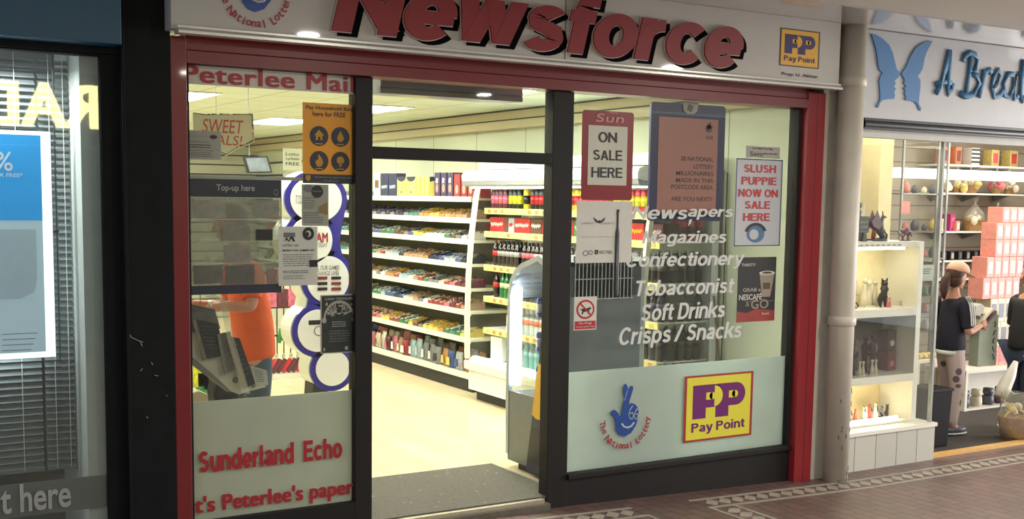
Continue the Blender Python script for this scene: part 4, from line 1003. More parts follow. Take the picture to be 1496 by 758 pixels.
def run(pr, i, y0, y1, step, x, lab, grp, rows_=1, sc=None):
    kill.append(pr); y = y0+.014
    while y < y1-.03:
        for r_ in range(rows_):
            dup(pr, (x+r_*.085, y+random.uniform(-.003, .003), zs(i)), random.uniform(-.3, .3), lab, grp, sc)
        y += step
    
# top deck: tall energy cans
seqs = [('maroon', 'pink', 9.33, 9.60), ('black', 'yellow', 9.08, 9.32), ('yellow', 'black', 8.97, 9.07), ('black', 'red', 8.70, 8.96), ('black', 'yellow', 8.48, 8.69), ('yellow', 'orange', 8.30, 8.47), ('yellow', 'red', 7.7, 8.29), ('red', 'yellow', 7.0, 7.69)]
nm = ['far end of', 'left part of', 'left of middle of', 'middle of', 'right of the black cans on', 'beside the door post on', 'behind the Sun sign on', 'near end of']
for (c1, c2, a, e), w_ in zip(seqs, nm): run(can_proto(c1, c2, .175, .034), 0, a, e, .074, 5.57, 'tall %s and %s energy can, %s chiller top deck' % (c1, c2, w_), '%s %s cans %s the top deck' % (c1, c2, w_))
# second deck: red multipacks
def pack(y0, y1, c, c2, lab):
    z0 = zs(1); t = thing('drinks_multipack', lab, 'multipack', (5.62, (y0+y1)/2, z0)); MB().box(5.55, 5.72, y0, y1, z0, z0+.135).build('carton', mat('mp_'+c, PAL[c], .3, noise=.05), t, bevel=.004)
    b = MB(); n = max(2, int((y1-y0)/.012))
    pts = [(y0+.02+(y1-y0-.04)*i/n, z0+.07+.018*math.sin(i*1.9)) for i in range(n+1)]
    b.tube([(5.548, p, q) for p, q in pts], .0045, 0, 5); b.build('script_print', mat('mpp_'+c2, PAL[c2], .4), t)
for a, e, c, c2, l in [(9.36, 9.62, 'red', 'white', 'first red cola multipack from the far end of the chiller'), (9.29, 9.355, 'brown', 'red', 'narrow dark pack between the red cola multipacks'), (9.18, 9.28, 'silver', 'red', 'silver and red pack between the red cola multipacks'), (8.90, 9.17, 'red', 'white', 'second large red cola multipack with white script'),
                       (8.70, 8.89, 'brown', 'white', 'brown cola pack with white figures right of the red ones'), (8.45, 8.69, 'red', 'cream', 'red multipack beside the door post'), (8.2, 8.44, 'red', 'orange', 'red and orange multipack behind the door post'), (7.93, 8.19, 'green', 'white', 'green multipack just right of the door post'), (7.5, 7.92, 'red', 'white', 'red multipack behind the white poster'), (7.22, 7.49, 'red', 'yellow', 'red multipack right of the white poster'), (6.98, 7.21, 'maroon', 'white', 'red multipack at the near end of the chiller')]: pack(a, e, c, c2, l)
BK = (34, 20, 18)
run(bottle_proto((170, 30, 30), (190, 40, 44), BK), 2, 9.50, 9.62, .078, 5.56, 'cola bottle with red label at the far end of the third chiller deck', 'red label cola bottles at the far end', 2)
run(bottle_proto((60, 60, 60), (150, 150, 150), BK), 2, 9.10, 9.49, .078, 5.56, 'cola bottle with silver-grey label on the third chiller deck', 'silver label cola bottles', 2)
run(bottle_proto((90, 60, 60), (206, 90, 100), BK), 2, 8.82, 9.09, .078, 5.56, 'cola bottle with pink label on the third chiller deck', 'pink label cola bottles', 2)
run(bottle_proto((90, 60, 60), (180, 160, 150), BK), 2, 8.60, 8.81, .078, 5.56, 'cola bottle with pale label on the third chiller deck', 'pale label cola bottles', 2)
run(bottle_proto((120, 190, 60), (130, 190, 60), (120, 180, 60)), 2, 8.42, 8.58, .078, 5.56, 'lime green bottle beside the door post on the third chiller deck', 'lime bottles', 2)
run(bottle_proto((190, 190, 190), (90, 90, 90), BK), 2, 6.98, 8.30, .082, 5.56, 'dark bottle with white cap on the third chiller deck, seen through the right window', 'dark bottles right third deck', 1)
run(bottle_proto((150, 30, 30), (180, 40, 44), BK), 3, 9.48, 9.60, .078, 5.56, 'cola bottle with red label on the fourth chiller deck', 'red label bottles fourth deck', 2)
run(bottle_proto((40, 120, 50), (190, 200, 150), (24, 108, 52)), 3, 9.05, 9.46, .078, 5.56, 'green bottle with pale label on the fourth chiller deck', 'green bottles fourth deck', 2)
run(bottle_proto((60, 30, 26), (150, 70, 50), BK), 3, 8.5, 9.03, .08, 5.56, 'dark bottle with orange-brown label seen through the glass cooler', 'dark bottles fourth deck middle', 2)
run(bottle_proto((60, 60, 66), (70, 70, 90), (40, 38, 44)), 3, 6.98, 8.4, .085, 5.56, 'dark bottle on the fourth chiller deck seen through the right window', 'dark bottles right fourth deck', 1)
run(bottle_proto((190, 200, 210), (214, 120, 80), (196, 206, 204)), 4, 8.4, 9.1, .085, 5.56, 'clear water bottle with orange label seen through the glass cooler', 'orange label water bottles', 1)
run(bottle_proto((70, 70, 70), (60, 58, 60), (46, 42, 42), .25), 4, 6.98, 8.3, .088, 5.56, 'tall dark bottle on the fifth chiller deck seen through the right window', 'tall dark bottles right fifth deck', 1)
run(bottle_proto((110, 180, 170), (150, 200, 200), (120, 180, 176), .26), 5, 8.1, 9.0, .09, 5.56, 'pale green water bottle in the chiller trough', 'water bottles in the trough', 2)
run(bottle_proto((70, 70, 70), (64, 62, 64), (44, 42, 44), .27), 5, 6.98, 8.0, .09, 5.56, 'dark bottle standing in the near end of the chiller trough', 'dark bottles trough', 1)
# rows standing behind, seen through the near end glass
NE_ = bottle_proto((170, 170, 170), (80, 70, 74), BK, .245); NF_ = bottle_proto((70, 70, 74), (70, 50, 50), (40, 36, 38), .25)
for i, nm_ in ((2, 'third'), (3, 'fourth'), (4, 'fifth'), (5, 'lowest')):
    run(NE_ if i < 4 else NF_, i, 6.965, 7.20, .085, 5.66, 'dark bottle in the back rows of the %s chiller deck, near end' % nm_, 'back row bottles %s deck' % nm_, 4)
run(can_proto('red', 'maroon', .165, .033), 1, 6.97, 7.1, .08, 5.74, 'red can behind the multipacks at the near end of the second chiller deck', 'red cans near end second deck', 3)
# milk bottles with handles
def milk(cap, s_, lab, loc):
    t = thing('milk_bottle', lab, 'milk bottle', loc); x, y, z = loc
    MB().lathe([(.05, 0), (.055, .01), (.055, .13), (.045, .17), (.022, .205), (.02, .22)], loc, 12, 0, s_, s_).build('jug', mat('milk_white', (226, 228, 220), .4, noise=.03), t, True)
    MB().lathe([(.024, .218), (.024, .24), (.0, .24)], loc, 12).build('cap', mat('milkcap_%d' % cap[2], cap, .4), t)
    MB().tube([(x-.03, y-.05, z+.18), (x-.045, y-.065, z+.16), (x-.045, y-.065, z+.11), (x-.035, y-.045, z+.09)], .006).build('handle', mat('milk_white', (226, 228, 220), .4), t)
milk((40, 60, 150), .95, 'white milk bottle with blue cap on the fifth chiller deck', (5.60, 9.27, zs(4))); milk((40, 60, 151), .95, 'second blue-capped milk bottle on the fifth chiller deck', (5.60, 9.15, zs(4)))
milk((60, 160, 150), 1, 'large milk jug with teal cap in the chiller trough', (5.60, 9.22, .39)); milk((180, 190, 180), 1, 'milk jug with a pale cap in the chiller trough', (5.58, 9.08, .39))
tag(MB().box(5.53, 5.62, 9.34, 9.55, .39, .62).build('milk_carton', mat('milk_white', (226, 228, 220), .4), bevel=.008), 'square white carton in the far end of the chiller trough', 'carton')
def low_carts():
    for k_ in range(9):
        t = MB().box(5.56, 5.66, 9.03-.10*k_ if k_ > 6 else 9.55-.07*k_, 9.10-.10*k_ if k_ > 6 else 9.61-.07*k_, zs(4), zs(4)+.13)
        tag(t.build('juice_carton', mat('juice_%d' % (k_ % 3), ((206, 150, 150), (180, 190, 200), (150, 60, 60))[k_ % 3], .4, noise=.2, scale=40), bevel=.004), 'small juice carton left of the milk on the fifth chiller deck', 'carton', 'juice cartons fifth deck')
for q in dict.fromkeys(kill):
    for c_ in list(q.children): bpy.data.objects.remove(c_)
    bpy.data.objects.remove(q)

# ------------------------------------------------------------------ glass-sided energy drink cooler by the door
KX0, KX1, KY0, KY1 = 4.22, 5.04, 6.53, 7.05
M_KS = mat('cooler_silver', (118, 122, 122), .4, .35, noise=.05); M_KE = mat('cooler_edge', (166, 172, 174), .35, .3); M_KN = mat('cooler_navy', (44, 46, 64), .4, noise=.08)
ck = thing('glass_cooler', 'silver curved-top energy drink cooler with lit glass side just inside the door', 'cooler', (4.6, 6.8, 0))
prof = [(KY1, .10), (KY1+.01, .5), (KY1, 1.25), (KY1-.03, 1.36), (KY1-.09, 1.43), (KY1-.18, 1.48), (KY0+.12, 1.545), (KY0, 1.50)]
# base box and feet
b = MB(); b.box(KX0+.015, KX1-.015, KY0, KY1, .05, .55, 0); b.build('base_cabinet', M_KS, ck, bevel=.006)
MB().box(KX0+.05, KX1-.05, KY0+.03, KY1-.1, 0, .05).build('foot_recess', M_DARK, ck)
MB().box(KX0+.03, KX1-.03, KY0, KY0+.03, .55, 1.26).build('back_panel', mat('cooler_back_grey', (112, 120, 124), .4, .1, noise=.05, scale=4), ck)
b = MB(); b.prism([(p[0], p[1]) for p in prof[2:]]+[(p[0]-.0, p[1]-.03) for p in prof[:1:-1]], KX0+.02, KX1-.02, 'x'); b.build('curved_top', M_KE, ck)
# side frames (profile rim) on both sides
for xs_, nm_ in ((KX0, 'left'), (KX1-.03, 'right')):
    rim = MB(); inner = [(KY1-.035, .10), (KY1-.03, .5), (KY1-.035, 1.24), (KY1-.06, 1.33), (KY1-.11, 1.39), (KY1-.19, 1.44), (KY0+.13, 1.505), (KY0+.03, 1.46)]
    for i in range(len(prof)-1): rim.prism([prof[i], prof[i+1], inner[i+1], inner[i]], xs_, xs_+.03, 'x')
    rim.prism([(KY0, 1.5), (KY0+.03, 1.46), (KY0+.03, .1), (KY0, .1)], xs_, xs_+.03, 'x')
    f_ = rim.build('side_frame', M_KE, ck)
    MB().prism([(p[0], p[1]) for p in inner[1:]]+[(KY0+.03, .55)], xs_+.012, xs_+.018, 'x').build('side_glass', G_THIN, f_)
    MB().box(xs_+.004, xs_+.026, KY0+.02, KY1-.03, .08, .56).build('lower_side_panel', M_KS, f_)
MB().box(KX0+.035, KX0+.075, KY1-.075, KY1-.035, .60, 1.30).build('light_strip', mat('cooler_tube', (226, 240, 255), .5, noise=0, emit=14), ck)
for z in (.62, .86, 1.10, 1.30): MB().box(KX0+.04, KX1-.04, KY0+.04, KY1-.05, z-.004, z+.004).build('wire_shelf', G_THIN, ck)
MB().box(KX0+.03, KX1-.03, KY1-.02, KY1-.012, .56, 1.3).build('door_glass', G_THIN, ck)
# navy decal with a yellow disc and red bull on the left side
D = [at(768, 692, x=KX0-.003), at(793, 480, x=KX0-.003)]
P = [(D[0].y, .03), (D[1].y, D[1].z), (KY0+.0, D[1].z), (KY0, .03)]
b = MB(); b.prism(P, KX0-.004, KX0-.001, 'x', 0)
yc, zc = KY0+.02, at(789, 562, x=KX0).z
def edge_y(z): return P[0][0]+(P[1][0]-P[0][0])*(z-.03)/(P[1][1]-.03)
zt_, zl_ = at(786, 530, x=KX0).z, at(780, 608, x=KX0).z
b.prism([(edge_y(zt_), zt_), (KY0, zt_-.02), (KY0, zl_-.01), (edge_y(zl_)-.05, zl_-.012), (edge_y(zl_)-.0, zl_+.01)], KX0-.006, KX0-.004, 'x', 1)
bz = at(787, 572, x=KX0).z
b.prism([(KY0+.055, bz-.05), (KY0+.045, bz-.02), (KY0+.06, bz), (KY0+.04, bz+.03), (KY0+.03, bz+.06), (KY0, bz+.08), (KY0, bz-.08), (KY0+.015, bz-.05), (KY0+.03, bz-.075), (KY0+.035, bz-.04)], KX0-.008, KX0-.006, 'x', 2)
b.prism([(edge_y(.1)-.003, .10), (edge_y(.35)-.003, .35), (KY0, .35), (KY0, .10)], KX0-.0055, KX0-.004, 'x', 3)
b.build('side_decal', [M_KN, mat('decal_yellow', (222, 172, 48), .4), mat('decal_red', (170, 36, 48), .4), mat('decal_black', (26, 26, 28), .4)], ck)
# vented grille at the top of the back
b = MB(); gx0, gx1 = at(840, 400, y=KY0).x, at(922, 400, y=KY0).x; gz0, gz1 = at(880, 436, y=KY0).z, at(880, 378, y=KY0).z
b.box(gx0, gx1, KY0+.0, KY0+.02, gz0, gz1+.02, 1)
n = 15
for i in range(n+1): x = gx0+(gx1-gx0)*i/n; b.tube([(x, KY0-.006, gz0-.01), (x, KY0-.006, gz1+.02)], .0042, 0, 6)
for z in (gz0, (gz0+gz1)/2, gz1): b.tube([(gx0-.01, KY0-.012, z), (gx1+.01, KY0-.012, z)], .004, 0, 6)
b.build('wire_grille', [mat('grille_white', (176, 182, 180), .4), mat('grille_dark', (34, 38, 38), .6)], ck)
b = MB().box(KX0+.03, KX1-.03, KY0, KY0+.03, 1.262, 1.50).build('upper_back_panel', mat('cooler_back_dark', (70, 76, 78), .45, .1), ck)
cp = can_proto('blue', 'silver', .135, .027); kill = [cp]
for j, z in enumerate((.626, .866, 1.106)):
    for i in range(3):
        for k_ in range(4): dup(cp, (KX0+.10+k_*.06, KY0+.09+i*.075, z), 0, 'slim blue and silver energy can inside the %s of the glass cooler' % ('bottom', 'middle', 'top')[j], 'slim cans in the cooler %s' % ('bottom', 'middle', 'top')[j])
for c_ in list(cp.children): bpy.data.objects.remove(c_)
bpy.data.objects.remove(cp)

# ------------------------------------------------------------------ lottery play station
ls = thing('lottery_stand', 'tall blue and white lottery stand made of stacked round white discs', 'stand', at(478, 643, y=8.2)*1)
ls.location.z = 0
LYF = 8.2
M_LSB = mat('stand_blue', (48, 44, 140), .3, noise=.03, coat=.4); M_LSW = mat('stand_white', (224, 226, 222), .4, noise=.02)
CI = [((462, 293), 42, 38), ((470, 381), 22, 48), ((480, 405), 38, 43), ((468, 487), 47, 47), ((486, 537), 40, 34)]
pxm = at(479, 400, y=LYF).x-at(478, 400, y=LYF).x; pzm = at(478, 400, y=LYF).z-at(478, 401, y=LYF).z
def ell(cx, cy, rx, ry, y0, y1, mb, m=0, g=0):
    c = at(cx, cy, y=LYF); mb.disc(c.x, c.z, rx*pxm+g, ry*pzm+g, y0, y1, m, 36)
DI = [(462, 291, 37, 33), (454, 351, 31, 34), (479, 408, 31, 34), (464, 483, 29, 31), (486, 538, 25, 26)]
def hull_body(g, y0, y1, name, mt):
    mb = MB()
    for cx, cy, rx, ry in DI: ell(cx, cy, rx+8, ry+8, y0, y1, mb, 0, g)
    # waists joining the discs
    for (a, c) in zip(DI, DI[1:]):
        A, B_ = at(a[0], a[1], y=LYF), at(c[0], c[1], y=LYF); wd = .125
        mb.prism([(A.x-wd, A.z), (A.x+wd, A.z), (B_.x+wd, B_.z), (B_.x-wd, B_.z)], y0+.002, y1-.002)
    mb.prism([(at(485, 300, y=LYF).x, at(485, 300, y=LYF).z), (at(508, 290, y=LYF).x, at(508, 290, y=LYF).z), (at(500, 330, y=LYF).x, at(500, 330, y=LYF).z), (at(496, 355, y=LYF).x, at(496, 355, y=LYF).z), (at(505, 390, y=LYF).x, at(505, 390, y=LYF).z), (at(455, 395, y=LYF).x, at(455, 395, y=LYF).z), (at(455, 310, y=LYF).x, at(455, 310, y=LYF).z)], y0+.001, y1-.001)
    return mb.build(name, mt, ls)
hull_body(0, LYF, LYF+.03, 'blue_front', M_LSB)
hull_body(-.004, LYF+.03, LYF+.26, 'white_body', M_LSW)
for i, (cx, cy, rx, ry) in enumerate(DI):
    mb = MB(); ell(cx, cy, rx, ry, LYF-.008, LYF+.004, mb)
    dsc = mb.build('disc', M_LSW, ls, bevel=.003)
    if i == 0:
        b = MB(); add_text(b, 'IT COULD BE YOU', *rc((432, 285), (455, 298), LYF-.01), LYF-.011, .001, 0, .01); b.build('disc_print', M_TXTGR, dsc)
    if i == 1:
        b = MB(); add_text(b, 'DREAM', *rc((440, 340), (479, 354), LYF-.01), LYF-.011, .001, 0, .03); add_text(b, 'TODAY', *rc((462, 355), (478, 361), LYF-.01), LYF-.011, .001, 1, .0); b.build('disc_print', [M_TXTRED, M_TXTGR], dsc)
    if i == 2:
        b = MB(); add_text(b, 'ALL OUR GAMES', *rc((458, 388), (496, 394), LYF-.01), LYF-.011, .001, 0, .01); add_text(b, 'CHANGE LIVES', *rc((462, 396), (495, 402), LYF-.01), LYF-.011, .001, 0, .01)
        for k_ in range(3):
            for u in (464, 484):
                x0, x1, z0, z1 = rc((u, 404+k_*8), (u+14, 408+k_*8), LYF-.01); b.box(x0, x1, LYF-.014, LYF-.009, z0, z1, random.choice((1, 2, 3)))
        b.build('disc_print', [M_TXTGR, mat('slip_red', (120, 40, 40), .5), mat('slip_yellow', (190, 170, 40), .5), M_TXTDK], dsc)
    if i == 3:
        b = MB(); x0, x1, z0, z1 = rc((451, 468), (468, 474), LYF-.01); b.box(x0, x1, LYF-.010, LYF-.0085, z0, z1, 0)
        c = at(465, 483, y=LYF); P = [(c.x+.035*math.cos(a), LYF-.010, c.z+.035*math.sin(a)) for a in [2*math.pi*j/16 for j in range(17)]]; b.tube(P, .004, 1, 5)
        b.build('slot_and_mark', [M_TXTDK, M_TXTGR], dsc)
ft = MB(); c = at(470, 570, y=LYF); ft.prism([(c.x-.12, 0), (c.x+.2, 0), (c.x+.12, .06), (c.x+.07, .5), (c.x-.05, .5), (c.x-.08, .06)], LYF+.05, LYF+.22, 'y'); ft.build('foot', M_DARK, ls)
ft = MB(); ft.disc(at(478, 451, y=LYF).x, at(478, 451, y=LYF).z, .045, .032, LYF-.012, LYF-.001, 0, 24); ft.disc(at(478, 451, y=LYF).x, at(478, 451, y=LYF).z, .032, .022, LYF-.014, LYF-.01, 1, 24); ft.build('small_badge', [mat('badge_blue', (70, 90, 190), .3), mat('badge_pale', (170, 200, 226), .4)], ls)

# ------------------------------------------------------------------ hanging sweets rack far behind
rk = thing('sweets_rack', 'black wire rack of hanging sweets bags behind the man in orange', 'rack', (4.3, 11.7, 0))
b = MB()
for x in [4.02+.075*i for i in range(10)]: b.tube([(x, 11.72, .12), (x, 11.72, 1.15)], .007, 0, 5)
for z in (.15, .45, .75, 1.12): b.box(4.0, 4.75, 11.71, 11.73, z-.01, z+.01)
b.box(3.96, 3.99, 11.7, 11.75, 0, 1.2); b.box(4.83, 4.86, 11.7, 11.75, 0, 1.2)
b.build('wire_grid', mat('rack_black', (44, 46, 44), .5), rk)
MB().box(3.85, 5.2, 11.58, 12.0, 0, .06).build('base', mat('rack_base', (206, 204, 190), .5), rk)
def small_bag(c, x, y, z, w_, h_, lab, grp, tilt=0):
    R = Matrix.Rotation(tilt, 3, 'Y'); b = MB()
    b.prism([(x-w_/2, z+.0), (x+w_/2, z), (x+w_/2*.94, z+h_*.5), (x+w_/2, z+h_), (x-w_/2, z+h_), (x-w_/2*.94, z+h_*.5)], y-.02, y+.02, 'y')
    if tilt: bmesh.ops.rotate(b.b, cent=(x, y, z), matrix=R, verts=b.b.verts)
    tag(b.build('sweets_bag', mat('sbag_'+c, PAL[c], .3, noise=.5, scale=22), bevel=.008), lab, 'sweets bag', grp)
for k_ in range(6): small_bag('pink' if k_ % 2 else 'maroon', 4.09+.115*k_, 11.66, .98, .11, .19, 'pink bag of sweets in the upper row of the hanging rack', 'upper pink sweets bags')
for k_ in range(6): small_bag('maroon' if k_ % 2 else 'pink', 4.09+.115*k_, 11.66, .76, .11, .19, 'pink bag of sweets in the lower pink row of the hanging rack', 'lower pink sweets bags')
for k_ in range(5): small_bag('green', 4.16+.05*k_, 11.64, .38+.02*(k_ % 2), .045, .16, 'bright green sweet tube hanging below the pink bags', 'green sweets', .2)
for k_ in range(14): small_bag('maroon' if k_ % 3 else 'red', 4.02+.055*k_, 11.60, .07, .042, .17, 'slanting maroon chocolate packet in the bottom row of the rack', 'maroon packets', .55)
for k_ in range(8): small_bag('cream', 4.05+.08*k_, 11.63, .215, .035, .05, 'cream top of a packet above the maroon packets', 'cream packets')

# rear wall stock seen between the posters
M_NOT = mat('wall_notice', (188, 190, 170), .7)
tv = thing('picture_frame', 'black-framed grey picture tilted above the acrylic display', 'picture', at(376, 252, y=9.0))
P = px_poly([(356, 229), (391, 228), (398, 252), (362, 253)], 9.0); MB().prism(P, 9.0, 9.03, 'y').build('frame', M_TXTDK, tv); MB().tube([(P[0][0]+.05, 9.015, P[0][1]-.005), (P[0][0]+.05, 9.015, 2.81)], .002).build('hanging_wire', M_GREY, tv)
P = px_poly([(359, 231), (389, 230), (395, 250), (365, 251)], 8.998); MB().prism(P, 8.997, 9.0, 'y').build('picture', mat('cloud_print', (96, 102, 106), .5, noise=.5, scale=9), tv)
def wall_notice(pa, pb, y, col, txt, lab):
    sh = sheet(pa, pb, y); sh.rect(0, 1, 0, 1, mat('wn_%d' % col[0], col, .7), 0)
    if txt:
        for i, t_ in enumerate(txt): sh.text(t_, .15, .85, .2+i*.22, .34+i*.22, M_TXTDK, .01, .004)
    tag(sh.build('wall_notice'), lab, 'notice')
wall_notice((413, 216), (441, 249), 12.6, (188, 190, 168), ('Lotto', 'syllabi', 'FREE'), 'pale typed notice hung behind, left of the yellow poster')
wall_notice((413, 253), (442, 300), 12.6, (156, 160, 140), None, 'grey-green notice below the typed one, behind the acrylic rail')
wall_notice((408, 300), (424, 330), 12.0, (170, 40, 40), None, 'red card beside the top disc of the lottery stand')

# magazine racks on the right wall far behind the lottery stand
for k_ in range(6):
    z = .75+.2*k_
    for j in range(7):
        y = 15.3+j*.28
        c = random.choice(['grey', 'black', 'white', 'red', 'yellow', 'sky', 'cream', 'green'])
        tag(MB().prism([(5.90, z), (5.92, z), (6.02, z+.17), (6.0, z+.17)], y, y+.2, 'y').build('magazine', mat('mag_'+c, PAL[c], .4, noise=.4, scale=15)), 'magazine standing in the %s row of the rack behind the lottery stand' % ['bottom', 'second', 'third', 'fourth', 'fifth', 'top'][k_], 'magazine', 'magazines in the %s row' % ['bottom', 'second', 'third', 'fourth', 'fifth', 'top'][k_])
mr_ = thing('magazine_rack', 'tiered magazine rack on the far right wall behind the lottery stand', 'rack', (5.97, 16.3, 0)); b = MB()
for k_ in range(6): z = .75+.2*k_; b.box(5.88, 6.08, 15.2, 17.4, z-.012, z-.002); b.box(5.88, 5.885, 15.2, 17.4, z-.01, z+.03)
b.build('tiers', M_CREAM, mr_); MB().box(6.04, 6.10, 15.2, 17.4, 0, 1.95).build('back', M_PERF, mr_); MB().box(5.86, 6.04, 15.2, 17.4, 0, .7).build('base_cabinet', M_CREAM, mr_)

# broom handle and cable in the near right corner
tag(MB().tube([at(1043, 432, y=6.75), at(1046, 470, y=6.72), at(1051, 527, y=6.68), Vector((at(1051, 527, y=6.68).x+.06, 6.64, .001))], .009).build('broom_handle', mat('handle_brown', (92, 74, 56), .5)), 'thin dark broom handle leaning in the corner behind the right window', 'broom handle')
tag(MB().tube([(6.085, at(1058, 400, x=6.085).y, z) for z in (2.15, 1.6, 1.0, .4, .02)], .006).build('cable', mat('cable_brown', (84, 72, 54), .6)), 'dark cable running down the cream wall behind the right window', 'cable')
# lower items left of the man: counter, box, greenery
ct = thing('display_shelf', 'white window shelf unit at the lower left behind the newspapers', 'shelf', (2.35, 8.6, 0))
b = MB(); b.box(2.0, 3.3, 9.6, 10.1, 0, .42); b.build('unit', M_CREAM, ct, bevel=.01)
for k_, (px, py, c) in enumerate([(289, 560, 'green'), (298, 552, 'green'), (284, 548, 'yellow'), (305, 560, 'green')]):
    p = at(px, py, y=9.7); small_bag(c, p.x, 9.55, p.z-.08, .11, .2, ['green snack bag at the far left behind the newspapers', 'green snack bag right of the leftmost one behind the newspapers', 'yellow snack bag at the far left behind the newspapers', 'green snack bag next to the black bag'][k_], None)
p = at(290, 590, y=7.3); tag(MB().prism([(p.x-.12, p.z-.05), (p.x+.10, p.z-.08), (p.x+.11, p.z+.03), (p.x-.02, p.z+.10), (p.x-.12, p.z+.08)], 7.2, 7.45, 'y').build('cardboard_box', mat('card_tan', (186, 178, 150), .8)), 'beige cardboard box at the bottom left corner of the left window', 'box')

# ================================================================== PEOPLE
def skin(joints, edges, sub=2, root=None):
    "smooth tapered surface around joined bones; joints: name -> (point, radius or (rx, ry))"
    names = list(joints); me = bpy.data.meshes.new('body')
    me.from_pydata([joints[n][0] for n in names], [(names.index(a), names.index(b)) for a, b in edges], [])
    o = bpy.data.objects.new('body', me); C.objects.link(o)
    sm = o.modifiers.new('skin', 'SKIN'); sm.use_smooth_shade = True; sm.branch_smoothing = .6
    for i, n in enumerate(names):
        r = joints[n][1]; me.skin_vertices[0].data[i].radius = r if isinstance(r, tuple) else (r, r)
        me.skin_vertices[0].data[i].use_root = (n == (root or names[0]))
    ss = o.modifiers.new('sub', 'SUBSURF'); ss.levels = ss.render_levels = sub
    dg = bpy.context.evaluated_depsgraph_get(); out = bpy.data.meshes.new_from_object(o.evaluated_get(dg))
    bpy.data.objects.remove(o); bpy.data.meshes.remove(me)
    return out
def mb_from(me):
    b = MB(); b.b.from_mesh(me); return b
def hand(mb, wrist, palm_dir, side, curl_dir, m=0, k=1.0):
    "palm and five bent fingers; directions are unit vectors"
    wrist, d, s_, c = Vector(wrist), Vector(palm_dir).normalized(), Vector(side).normalized(), Vector(curl_dir).normalized()
    R = Matrix((s_, d, c)).transposed()
    mb.ball(wrist+d*.045*k, (.038*k, .052*k, .016*k), m, 10, 8, R)
    for i, (o_, L) in enumerate(((-.028, .062), (-.010, .072), (.009, .068), (.026, .052))):
        p = wrist+d*.085*k+s_*o_*k
        mb.tube([p-d*.02*k, p, p+(d*.75+c*.5)*L*.45*k, p+(d*.75+c*.5)*L*.45*k+(d*.2+c*.9)*L*.5*k], [.008*k, .009*k, .0085*k, .006*k], m, 7)
    p = wrist+d*.03*k-s_*.032*k
    mb.tube([p, p+(d*.5-s_*.6)*.035*k, p+(d*.8-s_*.6+c*.4)*.06*k], [.011*k, .010*k, .007*k], m, 7)
def head(mb, c, fwd, k=1.0, m=0, tilt=0):
    "face with brow, nose, lips, chin, ears; c centre of the skull"
    f = Vector(fwd).normalized(); up = Vector((0, 0, 1)); r = f.cross(up).normalized()
    if tilt: q = Matrix.Rotation(tilt, 3, r); f = q @ f; up = q @ up
    R = Matrix((r, f, up)).transposed(); c = Vector(c)
    P = lambda x, y, z: c+R @ Vector((x, y, z))*k
    mb.ball(P(0, 0, .01), (.074*k, .093*k, .105*k), m, 20, 14, R)
    mb.ball(P(0, .022, -.055), (.055*k, .068*k, .066*k), m, 16, 10, R)
    mb.ball(P(0, .065, -.098), (.026*k, .022*k, .02*k), m, 10, 8, R)
    mb.tube([P(0, .088, .01), P(0, .105, -.022), P(0, .112, -.035), P(0, .094, -.045)], [.008*k, .011*k, .014*k, .01*k], m, 8)
    mb.ball(P(0, .090, -.066), (.022*k, .010*k, .006*k), m+1, 10, 6, R); mb.ball(P(0, .088, -.076), (.020*k, .010*k, .007*k), m+1, 10, 6, R)
    for s_ in (-1, 1):
        mb.ball(P(s_*.030, .082, .002), (.013*k, .008*k, .007*k), m+2, 8, 6, R); mb.ball(P(s_*.030, .0895, .002), (.005*k, .003*k, .005*k), m+3, 8, 6, R)
        mb.ball(P(s_*.031, .083, .018), (.018*k, .008*k, .006*k), m, 8, 6, R)
        mb.ball(P(s_*.074, -.004, -.012), (.010*k, .020*k, .030*k), m, 10, 8, R)
    return P, R
SKIN = mat('skin', (196, 142, 120), .55, noise=.04); LIPS = mat('lips', (160, 92, 86), .5); EYEW = mat('eye_white', (200, 196, 190), .4); EYED = mat('iris', (50, 40, 34), .3)

# --- man in the orange T-shirt, back and right side towards the window, facing left
hx, hy = 2.385, 7.12
man = thing('person', 'man in an orange T-shirt and blue jeans bending over behind the newspapers', 'person', (hx, hy, 0))
J = {'pel': ((hx, hy, .93), (.15, .12)), 'waist': ((hx-.01, hy, 1.08), (.165, .13)), 'chest': ((hx-.05, hy, 1.34), (.175, .14)), 'nk0': ((hx-.085, hy, 1.53), (.08, .08)), 'nk': ((hx-.115, hy, 1.60), (.055, .055)), 'hd': ((hx-.13, hy, 1.66), (.05, .05)),
     'shR': ((hx-.075, hy-.16, 1.46), .058), 'elR': ((hx-.09, hy-.23, 1.235), .043), 'foR': ((hx-.22, hy-.22, 1.25), .038), 'wrR': ((hx-.37, hy-.18, 1.235), .026),
     'shL': ((hx-.075, hy+.16, 1.46), .058), 'elL': ((hx-.12, hy+.24, 1.20), .042), 'wrL': ((hx-.36, hy+.16, 1.24), .026),
     'hpR': ((hx, hy-.09, .86), .095), 'knR': ((hx-.035, hy-.10, .49), .062), 'anR': ((hx+.01, hy-.10, .09), .042), 'toR': ((hx-.13, hy-.11, .035), .033),
     'hpL': ((hx, hy+.09, .86), .095), 'knL': ((hx-.03, hy+.10, .49), .062), 'anL': ((hx+.02, hy+.10, .09), .042), 'toL': ((hx-.12, hy+.11, .035), .033)}
Eg = [('pel', 'waist'), ('waist', 'chest'), ('chest', 'nk0'), ('nk0', 'nk'), ('nk', 'hd'), ('nk0', 'shR'), ('shR', 'elR'), ('elR', 'foR'), ('foR', 'wrR'), ('nk0', 'shL'), ('shL', 'elL'), ('elL', 'wrL'), ('pel', 'hpR'), ('hpR', 'knR'), ('knR', 'anR'), ('anR', 'toR'), ('pel', 'hpL'), ('hpL', 'knL'), ('knL', 'anL'), ('anL', 'toL')]
